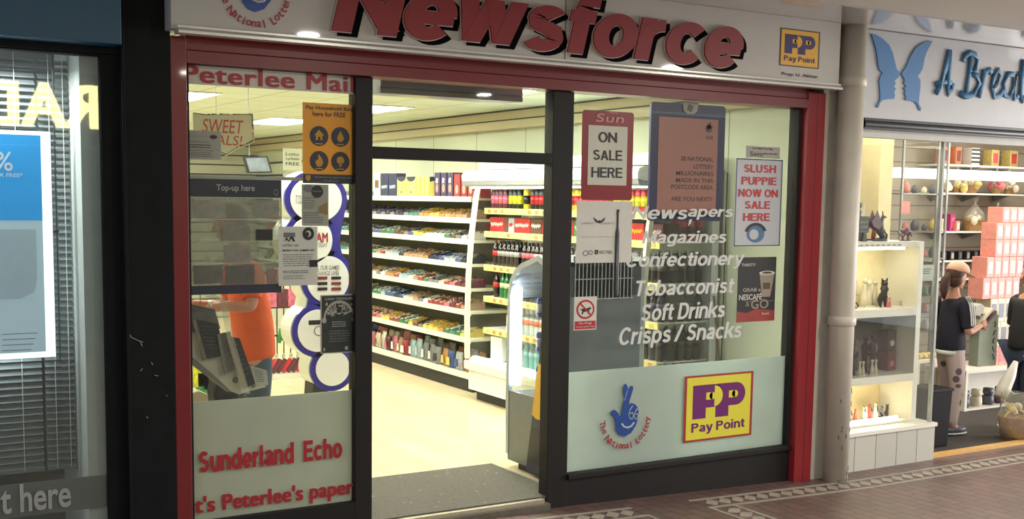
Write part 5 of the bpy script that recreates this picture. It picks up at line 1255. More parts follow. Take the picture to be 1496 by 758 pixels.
def slim(J): return {n: (v[0], (tuple(r*.82 for r in v[1]) if isinstance(v[1], tuple) else (v[1]*.85 if n[:2] in ('hp', 'sh', 'kn') else v[1]))) for n, v in J.items()}
b = mb_from(skin(slim(J), Eg))
head(b, (hx-.15, hy, 1.755), (-1, .12, 0), 1.02, 0, -.15)
hand(b, (hx-.37, hy-.18, 1.235), (-1, .1, 0), (0, 1, .2), (0, .3, -.6)); hand(b, (hx-.36, hy+.16, 1.24), (-1, -.1, 0), (0, -1, .2), (0, -.3, -.6))
b.build('body', [SKIN, LIPS, EYEW, EYED], man, True)
# garments follow the same joints, a little wider
def garment(J, keep, edges, grow, name, mt, parent, extra=None, sub=2):
    JJ = {n: (J[n][0], tuple(r+grow for r in J[n][1]) if isinstance(J[n][1], tuple) else J[n][1]+grow) for n in keep}
    if extra: JJ.update(extra)
    for n in ('shR', 'shL'):
        if n in JJ and 'chest' in JJ: JJ[n] = (JJ[n][0], JJ[n][1]+.012)
    if 'nk0' in JJ and 'chest' in JJ: JJ['nk0'] = (JJ['nk0'][0], tuple(r+.012 for r in JJ['nk0'][1]))
    me = skin(JJ, [e for e in edges if e[0] in JJ and e[1] in JJ] , sub)
    return link(name, me, mt, parent)
ORG = mat('orange_cotton', (226, 96, 44), .8, noise=.10, scale=7, bump=.9); JEAN = mat('jeans_blue', (74, 92, 104), .85, noise=.25, scale=9, bump=.6)
garment({**J, 'hem': ((hx+.01, hy, .86), (.15, .125))}, ['hem', 'pel', 'waist', 'chest', 'nk0', 'shR', 'shL'], Eg+[('pel', 'hem')], .014, 'orange_shirt', ORG, man)
def sleeve(J, s_, end, r, mt, parent):
    a, c = Vector(J['nk0'][0]), Vector(J['sh'+s_][0]); e = Vector(end)
    JJ = {'a': (tuple(a*.55+c*.45), .055), 'b': (tuple(c+Vector((0, 0, .004))), r+.014), 'm': (tuple((c+e)/2), r+.004), 'e': (tuple(e), r), 'f': (tuple(e+(e-c).normalized()*.02), r)}
    return link('sleeve', skin(JJ, [('a', 'b'), ('b', 'm'), ('m', 'e'), ('e', 'f')]), mt, parent)
sleeve(J, 'R', (hx-.085, hy-.205, 1.30), .066, ORG, man); sleeve(J, 'L', (hx-.1, hy+.21, 1.29), .066, ORG, man)
garment({**J, 'anR': J['anR'], 'waist': ((hx-.005, hy, .99), (.115, .10))}, ['waist', 'pel', 'hpR', 'knR', 'anR', 'hpL', 'knL', 'anL'], Eg, .012, 'jeans', JEAN, man)
b = MB()
for s_ in (-1, 1): b.ball((hx-.06, hy+s_*.11, .045), (.14, .052, .05)); b.box(hx-.19, hx+.06, hy+s_*.11-.045, hy+s_*.11+.045, 0, .025)
b.build('shoes', M_TXTDK, man, True)
b = MB(); b.ball((hx-.135, hy, 1.785), (.100, .082, .10), 0, 16, 10); b.build('hair', mat('grey_hair', (120, 112, 100), .8, noise=.2), man, True)
MB().tube([(hx-.335, hy-.205, 1.27), (hx-.335, hy-.16, 1.275), (hx-.335, hy-.15, 1.22), (hx-.335, hy-.20, 1.21), (hx-.335, hy-.205, 1.27)], .011).build('wristwatch', mat('watch_white', (206, 206, 200), .4), man)

# newspapers on a clear hanging holder in front of him
yy = 6.42
hd_ = thing('newspaper_holder', 'white angled board holding folded newspapers at the left window', 'holder', at(330, 580, y=yy))
M_HB = mat('holder_board', (190, 188, 172), .5, noise=.05)
b = MB(); b.prism(px_poly([(279, 468), (300, 500), (330, 520), (392, 566), (365, 573), (352, 577), (338, 572), (310, 546), (279, 520)], yy), yy+.03, yy+.036, 'y'); b.build('board', M_HB, hd_)
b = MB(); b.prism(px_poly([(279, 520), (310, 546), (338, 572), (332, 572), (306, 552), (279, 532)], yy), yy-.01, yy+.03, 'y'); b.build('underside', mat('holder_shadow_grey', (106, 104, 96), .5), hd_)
b = MB(); b.prism(px_poly([(296, 432), (318, 440), (330, 500), (350, 572), (362, 574), (336, 486), (326, 440), (310, 428)], yy), yy-.045, yy-.042, 'y'); b.build('clear_strap', G_CELLO, hd_)
b = MB(); e_ = at(296, 470, y=yy); b.tube([(e_.x, yy+.04, e_.z), (e_.x, yy+.04, e_.z+.25), (e_.x, YF+.10, e_.z+.30)], .003); b.build('hanging_cord', M_GREY, hd_)
b = MB(); c = at(346, 556, y=yy); b.disc(c.x, c.z, .017, .019, yy+.026, yy+.03); b.build('round_sticker', mat('brown_sticker', (128, 116, 92), .6), hd_)
def paper(P, dy, cols, lab, nfold=3):
    t = thing('newspaper', lab, 'newspaper', at(*P[0], y=yy+dy)); q = px_poly(P, yy+dy)
    MB().prism(q, yy+dy, yy+dy+.012, 'y').build('front_page', cols[0], t)
    (ax, az), (bx, bz) = q[3], q[0]
    b = MB()
    for k_ in range(nfold): o_ = .007*k_; b.prism([(ax-o_-.006, az-.003*k_), (ax-o_, az-.003*k_), (bx-o_, bz-.003*k_), (bx-o_-.006, bz-.003*k_)], yy+dy-.004*k_, yy+dy+.012, 'y')
    b.build('folded_edge', cols[1], t)
    b = MB(); random.seed(3)
    for k_ in range(7):
        u = .15+.1*k_; p0 = [q[0][i]*(1-u)+q[3][i]*u for i in (0, 1)]; p1 = [q[1][i]*(1-u)+q[2][i]*u for i in (0, 1)]
        b.tube([(p0[0]*.85+p1[0]*.15, yy+dy-.001, p0[1]*.85+p1[1]*.15), (p0[0]*.3+p1[0]*.7, yy+dy-.001, p0[1]*.3+p1[1]*.7)], .0016, 0, 4)
    b.build('print_lines', cols[2], t)
NG = mat('newsprint', (98, 100, 98), .8, noise=.25, scale=14); NE = mat('newsprint_edge', (122, 118, 104), .8, noise=.2, scale=30); ND = mat('newsprint_dark', (44, 48, 52), .7, noise=.25, scale=10); NY = mat('newsprint_yellow_edge', (150, 132, 78), .8, noise=.2, scale=30)
paper([(279, 444), (314, 452), (322, 480), (279, 486)], .01, (NG, NE, NE), 'grey newspaper at the upper left of the holder')
paper([(286, 466), (318, 473), (331, 519), (302, 524)], .0, (ND, NE, NG), 'dark grey folded newspaper left of the middle of the holder')
paper([(322, 487), (337, 484), (349, 538), (333, 545)], -.008, (NG, NE, NE), 'narrow folded newspaper in the middle of the holder')
paper([(336, 492), (350, 494), (373, 560), (361, 566)], -.012, (ND, NY, NG), 'dark newspaper with yellowed folded edges at the right of the holder')
paper([(366, 534), (390, 541), (392, 562), (374, 565)], .012, (mat('newsprint_pale', (168, 168, 158), .8), NE, NG), 'pale newspaper at the lower right corner of the holder')
bb = thing('shoulder_bag', 'black bag at the bottom left of the left window behind the newspapers', 'bag', at(320, 600, y=6.85)); P = px_poly([(309, 548), (325, 552), (341, 570), (346, 610), (302, 612), (306, 590), (303, 570)], 6.85); b = MB().prism(P, 6.72, 6.88, 'y'); b.build('bag_body', mat('bag_black', (26, 28, 30), .8, noise=.1), bb, bevel=.02)
MB().tube([(P[1][0]-.02, 6.8, P[1][1]-.02), (P[1][0]-.03, 6.8, P[1][1]+.12), (P[0][0]-.01, 6.8, P[0][1]+.15), (P[0][0], 6.8, P[0][1]-.02)], .008).build('strap', mat('bag_black', (26, 28, 30), .8), bb)

# ================================================================== LEFT SHOP
yb = 6.50; M_BL = mat('blind_slat', (132, 136, 134), .35, .2, noise=.04)
def blind(x0, x1, lab):
    t = thing('venetian_blind', lab, 'blind', ((x0+x1)/2, yb, .48)); b = MB(); n = int((2.64-.46)/.036)
    for i in range(n):
        z = .47+i*.036; b.prism([(yb-.018, z-.012), (yb+.016, z+.012), (yb+.016, z+.0135), (yb-.018, z-.0105)], x0, x1, 'x')
    b.build('slats', M_BL, t); MB().box(x0, x1, yb-.02, yb+.02, 2.645, 2.69).build('head_rail', M_BL, t); MB().box(x0, x1, yb-.018, yb+.018, .44, .456).build('bottom_rail', M_BL, t)
    b = MB()
    for x in (x0+.12, x1-.10): b.tube([(x, yb-.022, .45), (x, yb-.022, 2.65)], .0015, 0, 5)
    b.build('cords', M_WHITE, t)
blind(-.4, 1.01, 'wide grey venetian blind behind the lit poster in the left shop'); blind(1.025, 1.175, 'narrow grey venetian blind at the right edge of the left shop window')
yl = 6.36
x1 = at(76, 300, y=yl).x; zt, zb_ = at(60, 192, y=yl).z, at(60, 522, y=yl).z
lp = thing('lit_poster_panel', 'backlit poster panel with glowing edge and blue top hanging in the left shop window', 'light panel', (.5, yl, zb_))
b = MB(); b.box(.0, x1, yl, yl+.018, zb_, zt); b.build('clear_panel', mat('panel_edge_glow', (226, 240, 246), .3, noise=0, emit=1.1), lp)
xp = at(60, 300, y=yl).x; zs1 = at(50, 322, y=yl-.002).z
sh = Sheet(.05, xp+.005, zb_+.03, zt-.02, yl-.002); sh.rect(0, 1, 0, 1, mat('poster_pale', (168, 186, 194), .5, noise=.02, emit=.35), 0); v_ = (zt-.02-zs1)/(zt-zb_-.05)
sh.rect(0, 1, 0, v_, mat('poster_sky_blue', (40, 136, 196), .4, noise=.03, emit=.45), .001)
sh.poly([(.55, v_+.04), (.965, v_+.04), (.965, v_+.27), (.95, v_+.33), (.88, v_+.36), (.55, v_+.36)], mat('poster_inner', (150, 166, 172), .4, emit=.3), .001)
sh.build('poster', lp)
b = MB(); W = mat('poster_text_white', (214, 226, 230), .5)
add_text(b, '%', *rc((-8, 221), (19, 250), yl-.004), yl-.006, .001, 0, .01); add_text(b, 'X FREE*', *rc((-2, 252), (33, 259), yl-.004), yl-.006, .001, 0, .02)
b.build('lettering', W, lp)
b = MB()
for k_ in range(4): a = at(3, 488+k_*8, y=yl-.004); c = at(55-k_*3, 487+k_*8, y=yl-.004); b.box(a.x, c.x, yl-.0055, yl-.0045, a.z-.003, a.z)
b.build('small_print', M_TXTGR, lp)
b = MB(); b.tube([(x1+.02, yl, zb_-.02), (x1+.02, yl, 2.75)], .004, 0, 6); b.tube([(0, yl, zb_-.02), (x1+.02, yl, zb_-.02)], .004, 0, 6); b.box(x1-.0, x1+.03, yl-.006, yl+.006, at(80, 338, y=yl).z-.006, at(80, 338, y=yl).z+.006); b.build('hanging_wire_frame', mat('wire_dark', (70, 74, 74), .4, .5), lp)
area('lit_panel_glow', (.5, yl+.03, 1.6), (math.radians(90), 0, 0), .9, 1.1, 14, (.85, .95, 1.0))
area('blind_fill_light', (.2, 6.32, 2.55), (0, 0, 0), 1.6, .12, 26, (.95, 1, 1))  # added fill light with no visible lamp, brightens the blinds
b = MB(); add_text(b, 't here', *rc((0, 710), (104, 740), YF+.03), YF+.029, .001, 0, .02)
tag(b.build('vinyl_lettering', mat('vinyl_pale', (150, 154, 150), .6)), 'pale t here lettering on the grey frosted strip of the left shop window', 'lettering')
# blue fascia board
yb2 = 6.0; zz = at(178, 65, y=yb2)
fb = MB(); fb.box(-1.5, zz.x, yb2, YF+.02, zz.z, 3.2); tag(fb.build('fascia_board', mat('petrol_blue', (24, 72, 100), .4, noise=.05, scale=3, coat=.2), bevel=.004), 'plain dark petrol blue fascia board over the left shop', 'shop sign')
MB_ = MB().box(-1.5, 1.372, YF-.02, YF+.1, 2.62, 2.72); struct(MB_.build('trim_14', M_TIMBER))

# shopfront across the arcade whose lit name mirrors in the left window
op = thing('lit_fascia', 'illuminated shop name across the arcade, seen mirrored in the left window', 'shop sign', (2.5, -4.1, 2.6))
MB().box(-.3, 6.5, -4.3, -4.13, 2.55, 3.75).build('board', mat('opposite_board', (40, 40, 42), .5), op)
b = MB(); pa = at(0, 118, y=16.4+.0); pb = at(148, 187, y=16.4)
# the real letters read left to right when faced from the shop, i.e. from +Y
x_hi, x_lo = at(148, 150, y=16.4).x, at(-62, 150, y=16.4).x
add_text(b, 'RADI', -x_hi, -x_lo, 2.79, 3.37, 0, .03, 0, .05)
for v in b.b.verts: v.co.x = -v.co.x; v.co.y = -4.09-v.co.y
b.build('glowing_letters', mat('letter_glow', (255, 238, 160), .5, noise=0, emit=10), op)
struct(MB().box(-8, 40, -4.5, -4.31, -.2, 2.54).build('wall_front', mat('opposite_front', (58, 58, 60), .6)))
struct(MB().box(6.6, 40, -4.5, -4.31, 2.54, 3.5).build('wall_front', mat('opposite_front', (58, 58, 60), .6)))

# ================================================================== RIGHT SHOP
YB = 6.05
x0_, z0_ = at(1255, 171, y=YB).x, at(1255, 171, y=YB).z
fb = thing('fascia_board', 'white fascia with blue butterfly and blue A Breat lettering at the right', 'shop sign', (8, YB, z0_))
MB().box(x0_, 13, YB, YF+.02, z0_, 3.198).build('panel', mat('right_fascia_white', (190, 192, 196), .4, noise=.02, coat=.2), fb, bevel=.004)
M_BUT = mat('butterfly_blue', (52, 118, 176), .45, noise=.03)
o_ = (1196, 0); sc = 3.447
def cz_(P): return [(o_[0]+x/sc, o_[1]+y/sc) for x, y in P]
LW = [(262, 172), (280, 172), (318, 195), (350, 225), (368, 262), (380, 310), (388, 345), (406, 372), (396, 392), (378, 406), (384, 422), (374, 436), (386, 446), (376, 462), (380, 478), (376, 498), (348, 498), (318, 504), (304, 520), (300, 538), (292, 543), (288, 534), (302, 512), (306, 490), (304, 440), (300, 410), (308, 385), (318, 368), (302, 352), (294, 320), (288, 260), (276, 215)]
RW = [(568, 208), (556, 206), (524, 214), (486, 240), (460, 280), (440, 330), (412, 372), (424, 392), (430, 404), (424, 420), (438, 434), (424, 446), (434, 456), (428, 470), (436, 488), (430, 504), (460, 508), (480, 512), (496, 530), (502, 550), (510, 558), (512, 546), (500, 520), (502, 490), (508, 440), (508, 405), (496, 382), (508, 368), (520, 345), (528, 300), (540, 262), (560, 225)]
for P in (LW, RW):
    MB().prism(px_poly(cz_(P), YB-.001), YB-.010, YB-.001, 'y').build('butterfly_wing', M_BUT, fb)
M_LT = mat('fascia_letter_blue', (58, 116, 158), .6, 0, noise=.12, scale=30); M_LK = mat('fascia_letter_edge', (52, 84, 112), .5)
b = MB()
def script(P, r, px=True):
    q = [at(o_[0]+x/sc, o_[1]+y/sc, y=YB-.012) for x, y in P]; b.tube(q, r, 0, 7)
R_ = .026
script([(593, 470), (612, 440), (640, 350), (662, 255)], R_); script([(664, 250), (660, 340), (652, 440), (656, 474), (672, 450), (680, 420)], R_); script([(590, 424), (630, 412), (672, 418)], R_*.8)
script([(730, 310), (738, 280), (765, 265), (790, 275), (806, 300), (790, 350), (762, 368), (800, 380), (812, 420), (780, 475), (740, 485), (712, 468)], R_); script([(770, 280), (762, 370), (744, 470)], R_)
script([(835, 350), (828, 420), (808, 490)], R_); script([(826, 400), (845, 360), (864, 350), (872, 370)], R_*.9)
script([(872, 440), (900, 425), (918, 385), (908, 350), (884, 380), (874, 440), (888, 490), (915, 480), (932, 455)], R_*.9)
script([(985, 375), (955, 372), (935, 420), (940, 480), (962, 488), (984, 440), (992, 375), (984, 450), (990, 500), (1008, 480)], R_*.9)
script([(1034, 300), (1024, 400), (1018, 480), (1030, 508), (1048, 490)], R_); script([(1008, 370), (1050, 376)], R_*.8)
for v in b.b.verts: v.co.y = YB-.001+(v.co.y-(YB-.012))*.35-.008
b.build('script_lettering', M_LT, fb, True)
struct(MB().box(x0_-.045, x0_, YB+.02, YF, z0_-.03, 3.2).build('trim_15', M_PLASTER))
# roller shutter tube and white header
b = MB(); zr = (at(1255, 174, y=YB+.03).z+at(1255, 188, y=YB+.03).z)/2
b.box(6.70, 13, YB+.03, YF+.05, z0_-.075, z0_-.0, 0); b.tube([(6.70, YB+.05, z0_-.04), (13, YB+.05, z0_-.04)], .032, 0, 16)
tag(b.build('shutter_roller', mat('shutter_dark', (46, 50, 54), .35, .2), smooth=False), 'dark rolled shutter tube below the white butterfly fascia', 'shutter')
zh = at(1300, 202, y=YF).z
struct(MB().box(6.62, 13, YF, YF+.08, zh-.0, z0_-.07).build('trim_16', mat('white_header', (196, 196, 190), .5)))
# drain pipe with collars
pp = thing('drain_pipe', 'cream painted round downpipe between the two shops', 'pipe', (6.50, 5.99, -.15))
cx_, cy_ = 6.484, 6.02; rr = .092
b = MB(); b.lathe([(rr, 0), (rr, 3.37)], (cx_, cy_, -.165), 28); b.build('pipe', M_PIPE, pp, True)
for py, hh in ((469, .05), (118, .06)):
    z = at(1222, py, y=cy_).z; MB().lathe([(rr, -.01), (rr+.012, 0), (rr+.012, hh), (rr, hh+.012)], (cx_, cy_, z-hh/2), 28).build('collar', M_PIPE, pp, True)
b = MB()
for k_ in range(14):
    a = random.uniform(-2.3, -.8); z = random.choice((random.uniform(-.15, .35), random.uniform(-.15, .6))); b.ball((cx_+rr*math.cos(a), cy_+rr*math.sin(a), z), (.006, .004, random.uniform(.008, .025)), 0, 6, 4)
b.build('chipped_paint', mat('chip_dark', (88, 80, 70), .8), pp)

# tiled white plinth of the display window
zp = at(1365, 617, y=6.17).z; xr = at(1365, 640, y=6.17).x
M_PL = brick_mat('white_wall_tiles', (196, 196, 186), (190, 190, 182), (96, 94, 88), .2375, .6, .0035, 0, .25, 0, (.04, .3, 0), 'xz', coat=.3, noise=.03)
struct(MB().box(6.62, xr, 6.17, 7.3, -.2, zp-.03).build('wall_plinth', M_PL)); struct(MB().box(6.62, xr+.012, 6.155, 7.3, zp-.03, zp+.0).build('trim_17', M_WHITE))
zp += .001
# glass of the display window and its frame
w4 = struct(MB().box(6.62, 6.68, 6.19, 6.23, zp, zh).build('window_4', M_WHITE))
MB().box(6.68, xr-.02, 6.20, 6.208, zp, zh).build('pane', G_SHOP, w4)
MB().box(xr-.03, xr-.022, 6.23, 7.3, zp, zh).build('side_pane', G_SHOP, w4)
M_AL = mat('aluminium_post', (140, 144, 142), .45, .3)
MB().box(xr-.035, xr-.012, 6.195, 6.225, zp, zh).build('corner_post', M_AL, w4)
# white cabinet inside the window: lit top box, dark glazed middle, lit bottom box
CX0, CX1, CYF, CYB = 6.70, at(1343, 500, y=6.30).x, 6.30, 6.66
zc1, zc2 = at(1300, 357, y=CYF).z, at(1240, 362, y=CYF).z
Zs = {k_: at(1290, k_, y=CYF).z for k_ in (353, 361, 452, 463, 549, 560, 617, 628)}
cab = thing('display_cabinet', 'white display cabinet with lit figurine niches in the right shop window', 'cabinet', ((CX0+CX1)/2, 6.5, zp))
b = MB(); b.box(CX0, CX0+.03, CYF, CYB, zp, Zs[353]); b.box(CX1-.055, CX1, CYF, CYB, zp, Zs[353]); b.box(CX0+.03, CX1-.055, CYB-.02, CYB, zp, Zs[353])
for a, c in ((361, 353), (463, 452), (560, 549)): b.box(CX0+.03, CX1-.055, CYF, CYB-.02, Zs[a], Zs[c])
b.box(CX0+.03, CX1-.055, CYF, CYB-.02, zp, Zs[617])
b.build('carcass', M_WHITE, cab)
M_NW = mat('niche_warm', (236, 218, 176), .6, noise=.02)
MB().box(CX0+.03, CX1-.055, CYB-.024, CYB-.0205, Zs[452]+.001, Zs[361]-.001).build('niche_back', mat('niche_cream', (236, 226, 190), .6), cab)
MB().box(CX0+.03, CX1-.055, CYB-.024, CYB-.0205, Zs[617]+.001, Zs[560]-.001).build('niche_back', M_NW, cab)
MB().box(CX0+.03, CX1-.055, CYB-.024, CYB-.0205, Zs[549]+.001, Zs[463]-.001).build('middle_back', mat('niche_grey', (132, 126, 118), .6), cab)
MB().box(CX0+.05, CX1-.2, CYF+.02, CYF+.05, Zs[361]-.02, Zs[361]-.004).build('lamp_strip', mat('niche_lamp', (255, 244, 205), .5, noise=0, emit=16), cab)
MB().box(CX0+.05, CX1-.18, CYF+.03, CYF+.05, Zs[617]+.001, Zs[617]+.03).build('lamp_strip', mat('niche_lamp', (255, 244, 205), .5, noise=0, emit=16), cab)
MB().box(CX0+.03, CX1-.055, CYF+.001, CYF+.004, Zs[549], Zs[463]).build('glass_door', G_THIN, cab)
b = MB()
for k_ in range(11): x = CX0+.06+k_*.062; b.box(x, x+.035, CYF-.002, CYF+.0005, Zs[361]+.012, Zs[361]+.02)
b.build('edge_printing', M_TXTGR, cab)

FW = mat('figurine_white', (216, 208, 190), .5, noise=.1); FB = mat('figurine_black', (38, 32, 32), .4, noise=.2); FP = mat('figurine_pink', (210, 130, 124), .5, noise=.1); FO = mat('figurine_orange', (170, 88, 56), .5, noise=.2, scale=30); FG = mat('figurine_slate', (84, 88, 100), .45, .2, noise=.25, scale=30); FM = mat('figurine_purple', (104, 72, 84), .45, noise=.3, scale=30); FR = mat('figurine_red', (170, 60, 50), .5, noise=.2)
def figurine(px, py, h, m1, kind, lab, y=6.45, grp=None, m2=None):
    p = at(px, py, y=y); x, z = p.x, {360: Zs[353], 450: Zs[452], 548: Zs[549], 616: Zs[617]}[min((360, 450, 548, 616), key=lambda q: abs(q-py))]+.0005
    t = thing('figurine', lab, 'figurine', (x, y, z)); b = MB(); k_ = h
    if kind == 'dragon':
        b.lathe([(.30*k_, 0), (.28*k_, .05*k_), (.1*k_, .1*k_)], (x, y, z), 12, 0, 1, .6)
        b.tube([(x+.25*k_, y, z+.1*k_), (x+.1*k_, y, z+.12*k_), (x-.05*k_, y, z+.35*k_), (x, y, z+.6*k_), (x+.1*k_, y, z+.78*k_), (x+.24*k_, y, z+.76*k_)], [.03*k_, .1*k_, .15*k_, .09*k_, .06*k_, .03*k_], 0, 8)
        b.tube([(x+.06*k_, y-.02, z+.35*k_), (x+.17*k_, y-.03, z+.2*k_), (x+.16*k_, y-.03, z+.06*k_)], [.05*k_, .04*k_, .03*k_]); b.tube([(x+.1*k_, y, z+.8*k_), (x+.06*k_, y, z+.95*k_)], [.02*k_, .004]); b.build('body', m1, t, True)
        for s_ in (-1, 1): MB().prism([(x-.02*k_, z+.5*k_), (x-.28*k_, z+.98*k_), (x-.40*k_, z+.72*k_), (x-.52*k_, z+.62*k_), (x-.42*k_, z+.45*k_), (x-.3*k_, z+.42*k_), (x-.1*k_, z+.34*k_)], y+s_*.025, y+s_*.025+.004, 'y').build('wing', m2 or m1, t)
    elif kind == 'beast':
        b.tube([(x-.5*k_, y, z+.75*k_), (x-.3*k_, y, z+.65*k_), (x, y, z+.75*k_), (x+.3*k_, y, z+.65*k_), (x+.55*k_, y, z+.5*k_), (x+.65*k_, y, z+.3*k_)], [.04*k_, .16*k_, .24*k_, .2*k_, .1*k_, .04*k_], 0, 8)
        for q in (-.3, -.2, .2, .3): b.tube([(x+q*k_, y+(.04 if q in (-.3, .3) else -.04), z+.6*k_), (x+q*1.2*k_, y, z+.3*k_), (x+q*1.1*k_, y, z)], [.09*k_, .05*k_, .04*k_])
        b.build('body', m1, t, True); MB().lathe([(.5*k_, 0), (.45*k_, .06*k_)], (x, y, z), 14, 0, 1.2, .5).build('base', FB, t)
    elif kind == 'cat':
        b.tube([(x-.14*k_, y, z+.05*k_), (x-.18*k_, y, z+.25*k_), (x, y, z+.38*k_), (x+.03*k_, y, z+.62*k_), (x+.01*k_, y, z+.76*k_)], [.05*k_, .1*k_, .17*k_, .15*k_, .1*k_], 0, 9); b.ball((x+.02*k_, y, z+.82*k_), .12*k_)
        for s_ in (-1, 1): b.tube([(x+.02*k_+s_*.08*k_, y, z+.88*k_), (x+.02*k_+s_*.14*k_, y, z+1.0*k_)], [.05*k_, .005])
        b.tube([(x-.1*k_, y-.01, z+.3*k_), (x-.2*k_, y-.02, z+.12*k_), (x-.22*k_, y-.02, z)], [.06*k_, .04*k_, .03*k_]); b.tube([(x+.08*k_, y, z+.3*k_), (x+.12*k_, y, z)], [.07*k_, .05*k_]); b.build('body', m1, t, True)
    elif kind == 'angel':
        b.lathe([(.22*k_, 0), (.18*k_, .3*k_), (.09*k_, .62*k_), (.11*k_, .7*k_), (.05*k_, .78*k_)], (x, y, z), 12, 0, 1, .8); b.ball((x, y, z+.86*k_), .1*k_); b.build('robe', m1, t, True)
        for s_ in (-1, 1): MB().prism([(x+s_*.06*k_, z+.45*k_), (x+s_*.34*k_, z+.92*k_), (x+s_*.30*k_, z+.5*k_), (x+s_*.1*k_, z+.35*k_)], y+.02, y+.026, 'y').build('wing', m2 or m1, t)
    elif kind == 'statue':
        b.lathe([(.11*k_, 0), (.10*k_, .05*k_), (.07*k_, .3*k_), (.10*k_, .5*k_), (.12*k_, .66*k_), (.06*k_, .76*k_)], (x, y, z), 12, 0, 1, .8); b.ball((x, y, z+.86*k_), (.07*k_, .07*k_, .1*k_)); b.tube([(x+.1*k_, y, z+.66*k_), (x+.13*k_, y-.02, z+.5*k_), (x+.02*k_, y-.035, z+.45*k_)], .03*k_); b.build('body', m1, t, True)
    elif kind == 'pair':
        for q in (-.16, .16): b.lathe([(.13*k_, 0), (.11*k_, .4*k_), (.05*k_, .72*k_), (.08*k_, .78*k_)], (x+q*k_, y, z), 10); b.ball((x+q*k_, y, z+.88*k_), .1*k_)
        b.build('bodies', m1, t, True); MB().lathe([(.34*k_, 0), (.34*k_, .05*k_)], (x, y+.0, z), 14, 0, 1, .6).build('base', m2 or m1, t)
figurine(1251, 360, .33, FG, 'angel', 'tall grey hooded figure with white hair at the far left on top of the cabinet', 6.5, m2=FW)
figurine(1268, 360, .20, FO, 'beast', 'orange dragon with curved tail behind the little black sign', 6.55)
figurine(1285, 360, .25, FG, 'dragon', 'slate grey winged dragon figurine in the middle of the cabinet top', 6.42, m2=FM)
figurine(1322, 360, .115, FM, 'beast', 'purple-brown spiny beast figurine at the right of the cabinet top', 6.42)
for k_, (a, c) in enumerate((((1240, 317), (1254, 339)), ((1254, 316), (1269, 340)))):
    sh = sheet(a, c, 6.36); sh.rect(0, 1, 0, 1, FB, 0); sh.rect(.08, .92, .08, .12, M_TXTGR, .002); sh.rect(.08, .92, .88, .92, M_TXTGR, .002)
    sh.text('BOLD', .2, .85, .25, .42, M_PAPG, .02, .003); sh.text('GOING' if k_ else 'BEING', .2, .85, .55, .72, M_PAPG, .02, .003)
    t = sh.build('small_sign'); tag(t, ['left of the two small black framed signs on the cabinet top', 'right of the two small black framed signs on the cabinet top'][k_], 'sign')
    p = at((a[0]+c[0])/2, 350, y=6.38); tag(MB().prism([(p.x-.025, Zs[353]), (p.x+.025, Zs[353]), (p.x+.012, at(1250, 339, y=6.36).z+.002), (p.x-.012, at(1250, 339, y=6.36).z+.002)], 6.365, 6.39).build('sign_stand', FB), ['black stand under the left small sign', 'black stand under the right small sign'][k_], 'stand')
figurine(1246, 450, .14, FB, 'dragon', 'black figurine group at the left end of the lit top niche'); figurine(1263, 450, .24, FW, 'angel', 'cream angel figurine behind the black one in the lit top niche', 6.55)
figurine(1273, 450, .22, FW, 'pair', 'cream standing pair of figures in the lit top niche', 6.52); figurine(1290, 450, .235, FB, 'cat', 'black prancing horse-like figurine in the middle of the lit top niche', 6.44, m2=FW)
figurine(1298, 450, .085, FP, 'pair', 'small pink figure at the foot of the black figurine', 6.40); figurine(1318, 450, .13, FW, 'cat', 'cream unicorn figurine at the right of the lit top niche', 6.46)
for q, (px, h, m_, l_) in enumerate([(1244, .33, FB, 'dark statue at the left of the glazed middle shelf'), (1262, .32, FB, 'dark statue on pale legs, left of centre in the glazed middle shelf'), (1274, .35, FB, 'tallest dark statue in the glazed middle shelf')]): figurine(px, 548, h, m_, 'statue', l_, (6.44, 6.52, 6.42)[q], m2=FG)
figurine(1258, 548, .12, FW, 'pair', 'pale boot-like ornament low in the glazed middle shelf', 6.38); figurine(1276, 548, .13, FW, 'pair', 'second pale ornament low in the glazed middle shelf', 6.37)
for q, (px, c_, l_) in enumerate([(1299, (80, 70, 70), 'dark box with a round white mark in the middle shelf'), (1300, (120, 70, 76), 'reddish box low at the right of the middle shelf')]):
    x = at(px, 500, y=6.5).x; z = Zs[549]+(.17 if q == 0 else 0)+.0005; t = thing('gift_box', l_, 'box', (x, 6.5, z)); MB().box(x-.05, x+.05, 6.47, 6.57, z, z+.165).build('box_body', mat('gb_%d' % q, c_, .6), t, bevel=.004)
    MB().disc(x, z+.06, .025, .025, 6.466, 6.47).build('round_label', FW if q == 0 else FP, t)
for q, (px, h, m_, kd, l_) in enumerate([(1249, .095, FR, 'angel', 'red and grey winged figurine at the left of the lit bottom niche'), (1263, .10, FW, 'pair', 'white figure pair in the lit bottom niche'), (1269, .12, FR, 'angel', 'tall red-headed figurine in the middle of the lit bottom niche'), (1278, .125, FW, 'angel', 'slim white figurine right of the red one in the bottom niche'), (1287, .10, FB, 'dragon', 'black dragon figurine in the lit bottom niche'), (1295, .10, FB, 'cat', 'black seated figurine right of the dragon in the bottom niche'), (1311, .035, FG, 'cat', 'tiny dark figurine at the right of the bottom niche')]):
    figurine(px, 616, h, m_, kd, l_, 6.48, m2=FG)

# ------------------------------------------------------------------ inner fittings of the right shop
YW = 8.9
